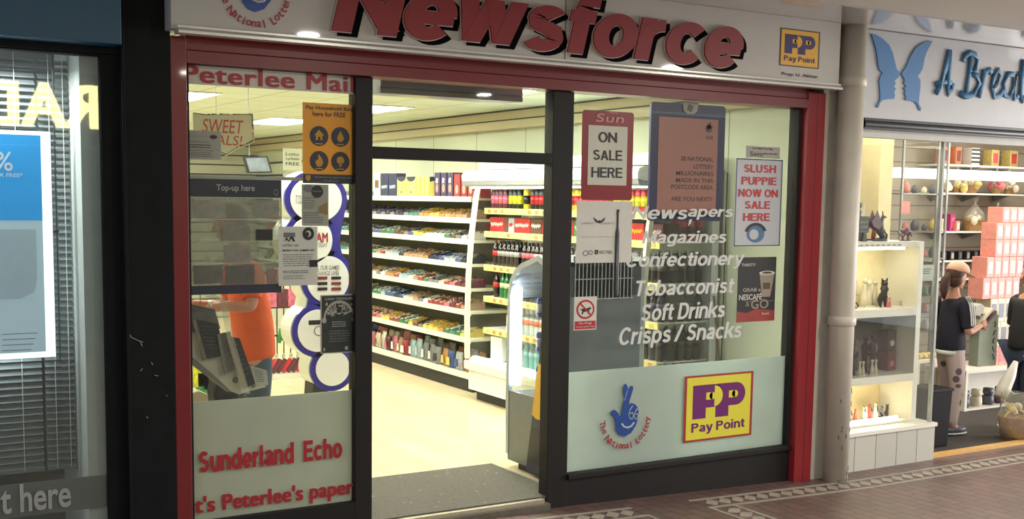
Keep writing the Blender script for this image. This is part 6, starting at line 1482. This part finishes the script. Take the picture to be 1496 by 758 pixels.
# slim lit pillar behind the cabinet and clear grid of shelves
struct(MB().box(at(1283, 300, y=7.6).x, at(1302, 300, y=7.6).x, 7.6, 7.9, -.13, 2.9).build('trim_18', mat('pale_column', (222, 208, 160), .6)))
gs = thing('glass_shelf_tower', 'tall grid of white-edged glass shelves beside the display cabinet', 'shelving', (9.9, 8.3, -.13))
gx0, gx1, gy = at(1313, 400, y=8.2).x, at(1378, 400, y=8.2).x, 8.2
b = MB()
for x in (gx0, at(1364, 400, y=8.2).x, gx1): b.box(x-.012, x+.012, gy, gy+.02, -.13, 2.75)
for py in (283, 338, 378, 407, 434, 459, 485, 520): z = at(1345, py, y=gy).z; b.box(gx0, gx1, gy, gy+.3, z-.008, z+.004)
b.build('frame', M_AL, gs)
zs2 = [at(1345, py, y=gy).z for py in (283, 338, 378, 407, 434, 459, 485)]
def wall_shelf(pxa, pxb, py, lab, y=YW, d=.30):
    a = at(pxa, py, y=y-d); c = at(pxb, py, y=y-d); t = thing('wall_shelf', lab, 'shelf', ((a.x+c.x)/2, y-d/2, a.z-.03)); MB().box(a.x, c.x, y-d, y-.002, a.z-.018, a.z).build('board', M_WHITE, t)
    for k_ in range(3):
        x = a.x+(c.x-a.x)*(.15+.35*k_); MB().prism([(y-d+.05, a.z-.018), (y-.005, a.z-.018), (y-.005, a.z-.1)], x, x+.012, 'x').build('bracket', M_AL, t)
    return a.z
SH = [(239, 'highest wall shelf with striped and orange hampers in the right shop'), (281, 'wall shelf of gift baskets just under the lit bar'), (338, 'wall shelf with wrapped hampers above the black boxes'), (381, 'wall shelf of black boxes behind the woman'), (408, 'wall shelf at the level of the woman cap')]
shz = [wall_shelf(1372, 1500, py, l_) for py, l_ in SH]
lb = thing('light_bar', 'long bright lit bar below the highest wall shelf', 'light', (11.5, 8.4, 2.0)); za, zb3 = at(1400, 248, y=8.45).z, at(1400, 262, y=8.45).z
MB().box(at(1309, 250, y=8.45).x, 13.1, 8.45, 8.55, zb3, za).build('diffuser', mat('bar_light', (255, 252, 240), .5, noise=0, emit=2.2), lb)
M_WK = mat('wicker', (150, 112, 66), .8, noise=.3, scale=60, bump=.4)
def basket(px, zi, wpx, cols, lab, y=8.72, bow=None, wick=True, z=None):
    z = (shz[zi] if z is None else z)+.0005; x = at(px, 300, y=y).x; w_ = wpx*at(1400, 300, y=y).length/1690
    t = thing('gift_basket', lab, 'gift basket', (x, y, z)); h = w_*.32
    MB().lathe([(w_*.36, 0), (w_*.46, h), (w_*.49, h), (w_*.49, h+.012), (w_*.42, h+.012)], (x, y, z), 16, 0, 1, .6).build('tray', M_WK if wick else FW, t)
    b = MB(); n_ = 7
    for k_ in range(n_): b.ball((x+random.uniform(-.3, .3)*w_, y+random.uniform(-.08, .08), z+h+random.uniform(0, .05)), (random.uniform(.03, .06), .035, random.uniform(.03, .06)), k_ % len(cols), 8, 6)
    b.build('contents', cols, t, True)
    MB().lathe([(w_*.46, h*.7), (w_*.40, h+.09), (w_*.12, h+.18), (w_*.05, h+.20), (w_*.16, h+.27), (w_*.10, h+.275)], (x, y, z), 12, 0, 1, .6).build('cellophane', G_CELLO, t, True)
    if bow:
        b = MB()
        for k_ in range(7): a = k_*.9; b.ball((x+.035*math.cos(a), y-w_*.28, z+h+.10+.035*math.sin(a)), (.032, .02, .022), 0, 8, 5)
        b.build('bow', bow, t, True)
PKM = mat('rose_pink', (206, 88, 104), .45, noise=.15, scale=20); CRM = mat('ivory', (220, 210, 186), .5, noise=.06); ORM = mat('terracotta', (208, 130, 92), .6, noise=.1, scale=12); GRM = mat('soft_green', (150, 176, 146), .5); YLM = mat('straw', (206, 186, 112), .6, noise=.15, scale=30)
basket(1378, 1, 20, [CRM, FW], 'small cream gift basket at the left of the shelf under the lit bar'); basket(1397, 1, 18, [YLM, CRM], 'straw coloured gift basket second from left under the lit bar'); basket(1416, 1, 28, [YLM, CRM], 'wide wicker gift basket in the middle of the shelf under the lit bar')
basket(1454, 1, 20, [PKM, FP], 'gift basket with a red-pink bow under the lit bar', bow=PKM); basket(1472, 1, 18, [CRM], 'gift basket with a cream bow under the lit bar', bow=CRM)
basket(1425, 2, 42, [CRM, YLM, ORM], 'large wicker hamper wrapped in cellophane above the black boxes'); basket(1458, 2, 22, [CRM, FP], 'clear wrapped cream hamper next to the pink boxes', wick=False)
def box3(nm_, px, py0, py1, wpx, y, m_, lab, cat_='box', grp=None, d=.12, z=None, m2=None):
    x = at(px, (py0+py1)/2, y=y).x; w_ = wpx*.0062*(y/8.9); z = z if z is not None else at(px, py1, y=y).z; h = abs(at(px, py0, y=y).z-at(px, py1, y=y).z)
    t = thing(nm_, lab, cat_, (x, y, z), grp); MB().box(x-w_/2, x+w_/2, y, y+d, z+.0005, z+h).build('box_body', m_, t, bevel=.004)
    if m2: MB().box(x-w_*.32, x+w_*.32, y-.003, y-.0005, z+h*.2, z+h*.8).build('window', m2, t)
    return t
box3('gift_box', 1380, 318, 336, 12, 8.66, CRM, 'white and pink gift box at the left of the third wall shelf', z=shz[2], m2=PKM); box3('gift_box', 1392, 311, 336, 14, 8.68, mat('magenta', (160, 40, 110), .5), 'magenta gift box with rosette on the third wall shelf', z=shz[2], m2=PKM); box3('gift_box', 1400, 321, 336, 10, 8.64, FP, 'small pale pink box beside the magenta one', z=shz[2], m2=CRM)
for k_ in range(2): box3('hamper', 1384+k_*17, 210, 236, 16, 8.66, ORM, ['left orange patterned hamper on the highest wall shelf', 'right orange patterned hamper on the highest wall shelf'][k_], 'hamper', z=shz[0], m2=mat('brown_bow', (110, 60, 46), .6, noise=.3, scale=20))
t = box3('hat_box', 1426, 210, 236, 24, 8.66, mat('navy_stripe_base', (216, 214, 208), .5), 'navy and white striped round-cornered box on the highest wall shelf', z=shz[0])
x = at(1426, 220, y=8.66).x; b = MB()
for k_ in range(4): b.box(x-.073*(8.66/8.9)*1.02, x+.073*(8.66/8.9)*1.02, 8.655, 8.659, shz[0]+.03+k_*.045, shz[0]+.05+k_*.045)
b.build('stripes', mat('navy_stripe', (54, 56, 76), .5), t)
box3('hamper', 1455, 212, 236, 22, 8.66, YLM, 'straw hamper with a red heart on the highest wall shelf', 'hamper', z=shz[0], m2=PKM); box3('hamper', 1482, 212, 236, 24, 8.66, YLM, 'straw hamper with red front at the right of the highest wall shelf', 'hamper', z=shz[0], m2=mat('red_front', (180, 66, 64), .5, noise=.2))
for k_ in range(7): box3('trinket_box', 1380+k_*11.5, 367, 380, 10.5, 8.66, FB, 'glossy black trinket box in the row behind the woman cap', grp='black trinket boxes', z=shz[3], m2=mat('silver_charm', (150, 150, 146), .3, .6) if k_ % 2 else FG)
for k_ in range(6): box3('ornament', 1384+k_*13, 396, 407, 8, 8.66, (CRM, GRM, FG, CRM, FB, YLM)[k_], ['cream ornament at the left end of the shelf behind the cap', 'soft green ornament on the shelf behind the cap', 'slate ornament on the shelf behind the cap', 'second cream ornament on the shelf behind the cap', 'black ornament on the shelf behind the cap', 'straw ornament on the shelf behind the cap'][k_], 'ornament', z=shz[4])
# things in the glass grid
for zi, py in enumerate((283, 338, 378, 407, 434, 459, 485)):
    for k_, px in enumerate((1322, 1336, 1350, 1362)):
        m_ = random.choice((CRM, GRM, YLM, FW, FG, FP)); z = zs2[zi]+.0045; x = at(px, py, y=8.35).x; h = random.uniform(.07, .13)
        b = MB(); b.lathe([(h*.3, 0), (h*.42, h*.3), (h*.38, h*.7), (h*.18, h*.9), (h*.2, h)], (x, 8.35, z), 12)
        tag(b.build('ornament', m_, None, True), 'small pale ornament in the %s row of the glass shelf tower' % ['first', 'second', 'third', 'fourth', 'fifth', 'sixth', 'seventh'][zi], 'ornament', 'ornaments in row %s of the tower' % ['one', 'two', 'three', 'four', 'five', 'six', 'seven'][zi])
sg = sheet((1317, 294), (1329, 312), 8.15); sg.rect(0, 1, 0, 1, FP, 0); tag(sg.build('shelf_card'), 'small pink card in front of the glass shelf tower', 'card')
sg = sheet((1345, 387), (1363, 410), 8.15); sg.rect(0, 1, 0, 1, mat('pale_card', (196, 214, 214), .5), 0); sg.lines(.1, .9, .2, .6, 3, M_TXTGR); tag(sg.build('shelf_card'), 'pale printed card beside the woman cap in front of the glass shelves', 'card')

# pink teaset boxes stacked on a low white unit
un = thing('low_shelf_unit', 'low white shelf unit under the pink stacked boxes beside the woman', 'shelf unit', (10.2, 7.6, -.13))
uy = 7.45; ux0 = at(1411, 560, y=uy).x; ux1 = ux0+1.9
zt_ = at(1440, 543, y=uy).z; zb4 = at(1440, 595, y=uy).z
b = MB(); b.box(ux0, ux0+.035, uy, uy+.5, -.13, zt_); b.box(ux1-.035, ux1, uy, uy+.5, -.13, zt_); b.box(ux0+.035, ux1-.035, uy+.48, uy+.5, -.13, zt_); b.build('sides', M_WHITE, un)
MB().box(ux0-.01, ux1, uy-.01, uy+.5, zt_, zt_+.03).build('top', M_WHITE, un); MB().box(ux0+.035, ux1-.035, uy+.01, uy+.48, zb4-.02, zb4).build('shelf', M_WHITE, un); MB().box(ux0+.035, ux1-.035, uy+.01, uy+.03, -.13, zb4-.02).build('kick_board', M_WHITE, un)
for k_ in range(5):
    x = ux0+.14+k_*.19; b = MB(); b.lathe([(.05, 0), (.062, .02), (.058, .09), (.04, .10)], (x, uy+.12, zb4+.0005), 14); b.lathe([(.045, .105), (.055, .12), (.05, .17)], (x, uy+.12, zb4), 14)
    tag(b.build('candle_jar', (FG, CRM, FG, FM, FG)[k_], None, True), ['first grey candle jar from the left in the low unit', 'cream candle jar in the low unit', 'third candle jar, grey, in the low unit', 'purple-brown candle jar in the low unit', 'grey candle jar farthest right in the low unit'][k_], 'candle jar')
# tiered stack of pink boxes
PB = mat('pink_box', (218, 146, 134), .5, noise=.12, scale=25); PW = mat('pink_box_window', (172, 90, 86), .3, noise=.45, scale=45)
lv = [(7.50, 0), (7.58, 1), (7.66, 2), (7.74, 3), (7.82, 4), (7.90, 5), (7.98, 6)]
yb5 = 7.56; z = zt_+.0305; wd = .118
tops = [(543, 505), (505, 470), (470, 436), (436, 405), (405, 375), (375, 350), (350, 325), (325, 302)]
starts = [1455, 1455, 1450, 1437, 1441, 1452, 1452, 1460]
names8 = ['lowest', 'second', 'third', 'fourth', 'fifth', 'sixth', 'seventh', 'highest']
for l_, ((pa, pb_), st) in enumerate(zip(tops, starts)):
    z0 = at(1460, pa, y=yb5).z; z1 = at(1460, pb_, y=yb5).z
    if l_ == 0: z0 = zt_+.0305
    x = at(st, 400, y=yb5).x; n_ = 5; m_ = (CRM if l_ in (1, 2) else PB)
    for k_ in range(n_):
        xx = x+k_*wd; t = thing('teaset_box', '%s windowed gift box in the %s row of the stack beside the woman' % ('cream' if l_ in (1, 2) else 'pink', names8[l_]), 'box', (xx+wd/2, yb5+.08, z0), 'boxes in the %s row' % names8[l_])
        MB().box(xx+.002, xx+wd-.002, yb5, yb5+.18, z0+.0005, z1-.001).build('box_body', m_, t, bevel=.003)
        MB().box(xx+.02, xx+wd-.02, yb5-.002, yb5-.0003, z0+(z1-z0)*.18, z0+(z1-z0)*.78).build('window', PW if l_ not in (1, 2) else FG, t)
# black bin beside the plinth
bx = at(1372, 655, z=-.13)
bn = thing('black_bin', 'tall black open bin standing between the plinth and the woman', 'bin', (8.13, 6.6, -.13)); b = MB(); p0, p1 = at(1367, 575, y=6.45), at(1388, 575, y=6.45)
zt5 = at(1375, 568, y=6.45).z
b.prism([(p0.x-.08, zt5), (p1.x, zt5), (p1.x-.035, -.129), (p0.x-.06, -.129)], 6.42, 6.68, 'y'); b.build('bin_body', mat('bin_black', (12, 12, 13), .7, noise=.1, spec=.2), bn, bevel=.012)
MB().box(p0.x-.085, p1.x+.006, 6.412, 6.688, zt5-.02, zt5+.004).build('rim', mat('bin_rim', (20, 20, 22), .6, spec=.2), bn, bevel=.004)
tag(MB().box(p0.x-.2, p0.x+.12, 6.95, 7.25, -.13, at(1370, 535, y=6.95).z).build('black_cabinet', mat('bin_black', (12, 12, 13), .7), bevel=.01), 'low black cabinet behind the bin and the glass corner', 'cabinet')
lt = thing('low_display_table', 'low cream table with small pale gifts behind the black bin', 'table', (9.2, 7.7, -.13)); ta, tb = at(1340, 527, y=7.6), at(1394, 530, y=7.6)
MB().box(ta.x, tb.x, 7.6, 7.85, ta.z-.03, ta.z).build('table_top', CRM, lt)
for q in (ta.x+.03, tb.x-.06):
    for yl2 in (7.62, 7.79): MB().box(q, q+.04, yl2, yl2+.04, -.13, ta.z-.03).build('leg', CRM, lt)
for k_ in range(5):
    x = ta.x+.06+k_*.075; tag(MB().lathe([(.03, 0), (.045, .02), (.03, .05), (.01, .06)], (x, 7.7, ta.z+.0005), 10).build('small_gift', YLM, None, True), 'small straw coloured gift on the low table behind the bin', 'gift', 'gifts on the low table')

# --- woman with the cap, facing right
wx, wy, wz = 8.74, 6.80, -.129
wo = thing('person', 'woman in a pale pink cap, navy striped-sleeve top and patterned leggings, facing right', 'person', (wx, wy, wz))
k_ = 1.0
J = {'pel': ((wx-.02, wy, wz+.80), (.115, .13)), 'waist': ((wx-.03, wy, wz+.93), (.115, .12)), 'chest': ((wx-.02, wy, wz+1.10), (.125, .13)), 'nk0': ((wx-.03, wy, wz+1.245), (.065, .07)), 'nk': ((wx-.0, wy, wz+1.30), (.043, .043)), 'hd': ((wx+.02, wy, wz+1.36), (.04, .04)),
     'shR': ((wx-.03, wy-.13, wz+1.19), .052), 'elR': ((wx-.02, wy-.18, wz+.93), .038), 'wrR': ((wx+.20, wy-.15, wz+.99), .024),
     'shL': ((wx-.02, wy+.14, wz+1.19), .052), 'elL': ((wx+.02, wy+.18, wz+.95), .038), 'wrL': ((wx+.23, wy+.07, wz+1.02), .024),
     'hpR': ((wx-.02, wy-.075, wz+.72), .088), 'knR': ((wx-.01, wy-.08, wz+.42), .056), 'anR': ((wx-.06, wy-.09, wz+.08), .036), 'toR': ((wx+.08, wy-.10, wz+.03), .028),
     'hpL': ((wx-.0, wy+.075, wz+.72), .088), 'knL': ((wx+.07, wy+.08, wz+.42), .056), 'anL': ((wx+.06, wy+.09, wz+.08), .036), 'toL': ((wx+.20, wy+.08, wz+.03), .028)}
b = mb_from(skin(slim(J), [e for e in Eg if 'foR' not in e]+[('elR', 'wrR')]))
P_, R2 = head(b, (wx+.02, wy, wz+1.42), (1, -.15, 0), .92, 0, -.18)
hand(b, J['wrR'][0], (1, .15, .2), (0, .3, 1), (0, 1, 0), 0, .9); hand(b, J['wrL'][0], (1, -.2, .1), (0, .3, 1), (0, -1, 0), 0, .9)
b.build('body', [SKIN, LIPS, EYEW, EYED], wo, True)
NV = mat('navy_jersey', (24, 26, 40), .8, noise=.1, bump=.4)
garment({**J, 'hem': ((wx-.02, wy, wz+.74), (.122, .135))}, ['hem', 'pel', 'waist', 'chest', 'nk0', 'shR', 'shL'], Eg+[('pel', 'hem')], .014, 'navy_top', NV, wo)
sleeve(J, 'R', (wx-.022, wy-.172, wz+.985), .056, NV, wo); sleeve(J, 'L', (wx+.01, wy+.172, wz+1.0), .056, NV, wo)
b = MB(); A, B_ = Vector(J['shR'][0]), Vector((wx-.025, wy-.158, wz+1.02))
for q in (-.026, 0, .026): b.tube([A+Vector((q-.01, -.035, .068)), A+Vector((q, -.074, .0)), (A+B_)/2+Vector((q, -.078, 0)), B_+Vector((q+.003, -.072, -.02))], .0055, 0, 6)
b.build('white_stripes', M_TXTWH, wo)
b = MB(); b.lathe([(.118, -.02), (.122, .0), (.118, .02)], (wx-.02, wy, wz+.745), 20, 0, 1, 1.05); b.build('white_hem', M_TXTWH, wo, True)
M_LEG = bpy.data.materials.new('patterned_leggings'); M_LEG.use_nodes = True; nt = M_LEG.node_tree; vb = nt.nodes.new('ShaderNodeTexVoronoi'); vb.inputs['Scale'].default_value = 9; tcn = nt.nodes.new('ShaderNodeTexCoord'); nt.links.new(tcn.outputs['Object'], vb.inputs['Vector'])
cr = nt.nodes.new('ShaderNodeValToRGB'); cr.color_ramp.elements[0].color = (*lin((96, 84, 84)), 1); cr.color_ramp.elements[0].position = .26; cr.color_ramp.elements[1].color = (*lin((182, 166, 162)), 1); cr.color_ramp.elements[1].position = .32
nt.links.new(vb.outputs['Distance'], cr.inputs[0]); nt.links.new(cr.outputs[0], nt.nodes['Principled BSDF'].inputs['Base Color']); nt.nodes['Principled BSDF'].inputs['Roughness'].default_value = .8
garment(J, ['waist', 'pel', 'hpR', 'knR', 'anR', 'hpL', 'knL', 'anL'], Eg, .008, 'leggings', M_LEG, wo)
b = MB()
for n_ in 'RL':
    a = Vector(J['an'+n_][0]); c = Vector(J['to'+n_][0]); d_ = (c-a); d_.z = 0; d_.normalize(); q = Matrix.Rotation(math.atan2(d_.y, d_.x), 3, 'Z')
    ctr = Vector((a.x, a.y, wz+.045))+d_*.06; b.ball(ctr, (.125, .042, .042), 0, 14, 8, q); b.ball(ctr-Vector((0, 0, .028)), (.13, .045, .016), 1, 14, 6, q)
b.build('shoes', [FG, M_TXTWH], wo, True)
b = MB(); b.ball(P_(0, -.032, .03), (.082, .088, .098), 0, 16, 10, R2); b.tube([P_(0, -.09, .02), P_(0, -.125, -.05), P_(0, -.13, -.15), P_(0, -.11, -.24)], [.035, .045, .04, .012], 0, 10); b.ball(P_(0, -.03, -.03), (.078, .075, .075), 0, 12, 8, R2)
b.build('hair', mat('brown_hair', (74, 48, 38), .7, noise=.2), wo, True)
b = MB(); CAPM = mat('cap_pink', (222, 176, 150), .75, noise=.05)
for bi in range(1): b.ball(P_(0, -.004, .062), (.090, .112, .085), 0, 20, 12, R2)
top = [v for v in b.b.verts]; inv = R2.inverted(); cc = P_(0, -.004, .062)
for v in top:
    l_ = inv @ (v.co-cc)
    if l_.z < -.012: l_.z = -.012+(l_.z+.012)*.05; v.co = cc+R2 @ l_
b.ball(P_(0, .125, .040), (.070, .085, .010), 0, 20, 8, R2 @ Matrix.Rotation(-.16, 3, 'X'))
b.ball(P_(0, -.004, .145), (.008, .008, .006), 0, 8, 5, R2)
b.build('cap', CAPM, wo, True)
# what she holds
hz = wz+1.02
t = thing('gift_packet', 'open pale packet and dark-covered book held up by the woman', 'packet', (wx+.30, wy-.05, hz)); q = Matrix.Rotation(math.radians(-38), 3, 'Y')
MB().box(wx+.20, wx+.44, wy-.14, wy+.06, hz+.0, hz+.022, 0, q).build('book', mat('book_brown', (92, 62, 54), .6), t)
MB().box(wx+.17, wx+.40, wy-.13, wy+.05, hz+.028, hz+.05, 0, q).build('pages', CRM, t)
b = MB(); b.prism([(wx+.17, hz+.05), (wx+.27, hz+.04), (wx+.30, hz+.13), (wx+.24, hz+.16), (wx+.16, hz+.14)], wy-.10, wy+.0, 'y'); b.build('white_bag', M_PAPER, t, bevel=.01)
t = thing('gift_bag', 'tall pale green paper bag with dark writing hanging from her hands', 'gift bag', (wx+.30, wy-.02, hz-.55)); zb6, zt6 = at(1437, 535, y=wy-.1).z, at(1437, 458, y=wy-.1).z; xa, xb = at(1430, 500, y=wy-.1).x, at(1457, 500, y=wy-.1).x
b = MB(); b.prism([(xa, zb6), (xb, zb6), (xb+.0, zt6-.02), (xb-.05, zt6), (xa, zt6)], wy-.1, wy+.0, 'y'); b.build('bag_body', mat('bag_sage', (166, 176, 156), .6, noise=.05), t, bevel=.004)
b = MB()
for i in range(5): b.tube([(xb-.055+.012*math.sin(i*1.4+j*.8), wy-.103, zt6-.08-.075*i-.012*j) for j in range(5)], .006, 0, 5)
b.build('script_print', FG, t); MB().tube([(xa+.04, wy-.06, zt6-.01), (xa+.06, wy-.06, zt6+.07), (xb-.08, wy-.06, zt6+.07), (xb-.06, wy-.06, zt6-.01)], .003).build('handle', FG, t)

# --- person at the right edge in dark jacket and jeans
px_, py_, pz_ = 9.53, 6.62, -.129
pe = thing('person', 'person in black jacket and dark blue jeans at the right edge, carrying a white bag', 'person', (px_, py_, pz_))
sc_ = .86
def jj(x, y, z): return (px_+x*sc_, py_+y*sc_, pz_+z*sc_)
J = {'pel': (jj(0, 0, .92), (.13, .14)), 'waist': (jj(.01, 0, 1.06), (.13, .14)), 'chest': (jj(.04, 0, 1.28), (.14, .15)), 'nk0': (jj(.05, 0, 1.44), (.075, .075)), 'nk': (jj(.05, 0, 1.50), (.048, .048)), 'hd': (jj(.05, 0, 1.56), (.04, .04)),
     'shR': (jj(.03, -.17, 1.38), .056), 'elR': (jj(-.02, -.22, 1.12), .044), 'wrR': (jj(-.10, -.16, .90), .026), 'shL': (jj(.07, .17, 1.38), .056), 'elL': (jj(.10, .22, 1.12), .044), 'wrL': (jj(.12, .2, .88), .026),
     'hpR': (jj(0, -.09, .84), .095), 'knR': (jj(-.03, -.10, .48), .066), 'anR': (jj(.0, -.10, .09), .045), 'toR': (jj(-.13, -.13, .035), .034), 'hpL': (jj(.03, .09, .84), .095), 'knL': (jj(.03, .10, .48), .066), 'anL': (jj(.08, .10, .09), .045), 'toL': (jj(-.04, .08, .035), .034)}
b = mb_from(skin(slim(J), [e for e in Eg if 'foR' not in e]+[('elR', 'wrR')])); head(b, jj(.04, 0, 1.66), (-1, .3, 0), .95)
hand(b, J['wrR'][0], (-.2, .1, -1), (1, 0, 0), (0, 1, 0)); hand(b, J['wrL'][0], (0, 0, -1), (1, 0, 0), (0, -1, 0)); b.build('body', [SKIN, LIPS, EYEW, EYED], pe, True)
JK = mat('black_jacket', (24, 26, 30), .75, noise=.1, bump=.3)
garment({**J, 'hem': (jj(0, 0, .84), (.14, .15))}, ['hem', 'pel', 'waist', 'chest', 'nk0', 'shR', 'elR', 'shL', 'elL'], Eg+[('pel', 'hem')], .022, 'jacket', JK, pe)
for s_ in 'RL': sleeve(J, s_, tuple(Vector(J['el'+s_][0])), .066, JK, pe)
for s_ in 'RL': garment({**J, 'cf'+s_: (tuple(Vector(J['el'+s_][0])*.15+Vector(J['wr'+s_][0])*.85), .03)}, ['el'+s_, 'cf'+s_], [('el'+s_, 'cf'+s_)], .014, 'jacket_sleeve', JK, pe)
garment(J, ['pel', 'hpR', 'knR', 'anR', 'hpL', 'knL', 'anL'], Eg, .016, 'jeans', mat('dark_jeans', (44, 54, 74), .85, noise=.2, bump=.4), pe)
b = MB()
for n_ in 'RL': a = Vector(J['an'+n_][0]); c = Vector(J['to'+n_][0]); b.ball((a*.45+c*.55).xy.to_3d()+Vector((0, 0, pz_+.045)), (.12, .05, .045), 0, 12, 8)
b.build('shoes', FR, pe, True)
b = MB(); b.ball(jj(.06, 0, 1.69), (.095, .085, .10), 0, 14, 10); b.build('hair', FB, pe, True)
t = thing('plastic_bag', 'white rolled plastic bag hanging from the hand of the person at the right edge', 'plastic bag', at(1468, 580, y=6.5)); 
b = MB(); q = [at(1484, 528, y=6.5), at(1476, 548, y=6.5), at(1467, 566, y=6.5), at(1461, 580, y=6.5)]; b.tube(q, [.022, .05, .062, .058], 0, 12); b.build('bag_body', mat('plastic_white', (220, 216, 204), .4, noise=.05, bump=.4), t, True)
P = [at(1450+11*math.cos(a), 577+4*math.sin(a), y=6.44) for a in [math.pi*j/8 for j in range(9)]]
t = thing('wicker_basket', 'straw basket wrapped in crumpled cellophane at the feet of the person at the right edge', 'basket', at(1465, 636, z=-.13))
c = at(1464, 636, z=-.13); cx5, cy5 = c.x-.03, 6.36
MB().lathe([(.10, .0), (.13, .10), (.145, .20), (.12, .20)], (cx5, cy5, -.1295), 18).build('basket_body', M_WK, t); 
b = MB(); b.tube([(cx5+.135*math.cos(a), cy5, .075+.0+.05*math.sin(a)) for a in [math.pi*j/12 for j in range(13)]], .008); b.build('handle', YLM, t)
b = MB(); b.lathe([(.13, .02), (.16, .12), (.15, .22), (.11, .32), (.13, .40), (.09, .41)], (cx5, cy5, -.12), 14)
for v in b.b.verts: v.co += Vector((random.uniform(-.015, .015), random.uniform(-.015, .015), random.uniform(-.01, .01)))
b.build('cellophane', G_CELLO, t, True)
b = MB()
for i in range(8): b.ball((cx5+random.uniform(-.07, .07), cy5+random.uniform(-.05, .05), .09+random.uniform(0, .08)), (.04, .035, .03), i % 2, 8, 6)
b.build('contents', [YLM, CRM], t, True)

# lights inside the right shop
area('right_shop_light', (9.6, 7.4, 2.85), (0, 0, 0), 4.5, 1.6, 52, (1, .92, .80))
area('right_shop_window_light', (7.3, 6.5, 2.4), (0, 0, 0), .8, .3, 4, (1, .9, .75))
for n_ in ('right_shop_ceiling_panel',):
    for q in (8.0, 9.9, 11.8):
        t = thing('ceiling_light_panel', 'hidden ceiling panel of the gift shop', 'ceiling light', (q, 7.3, 2.87), 'gift shop ceiling panels'); MB().box(q-.3, q+.3, 7.0, 7.6, 2.88, 2.899).build('diffuser', mat('warm_diffuser', (255, 246, 225), .5, noise=0, emit=6), t)
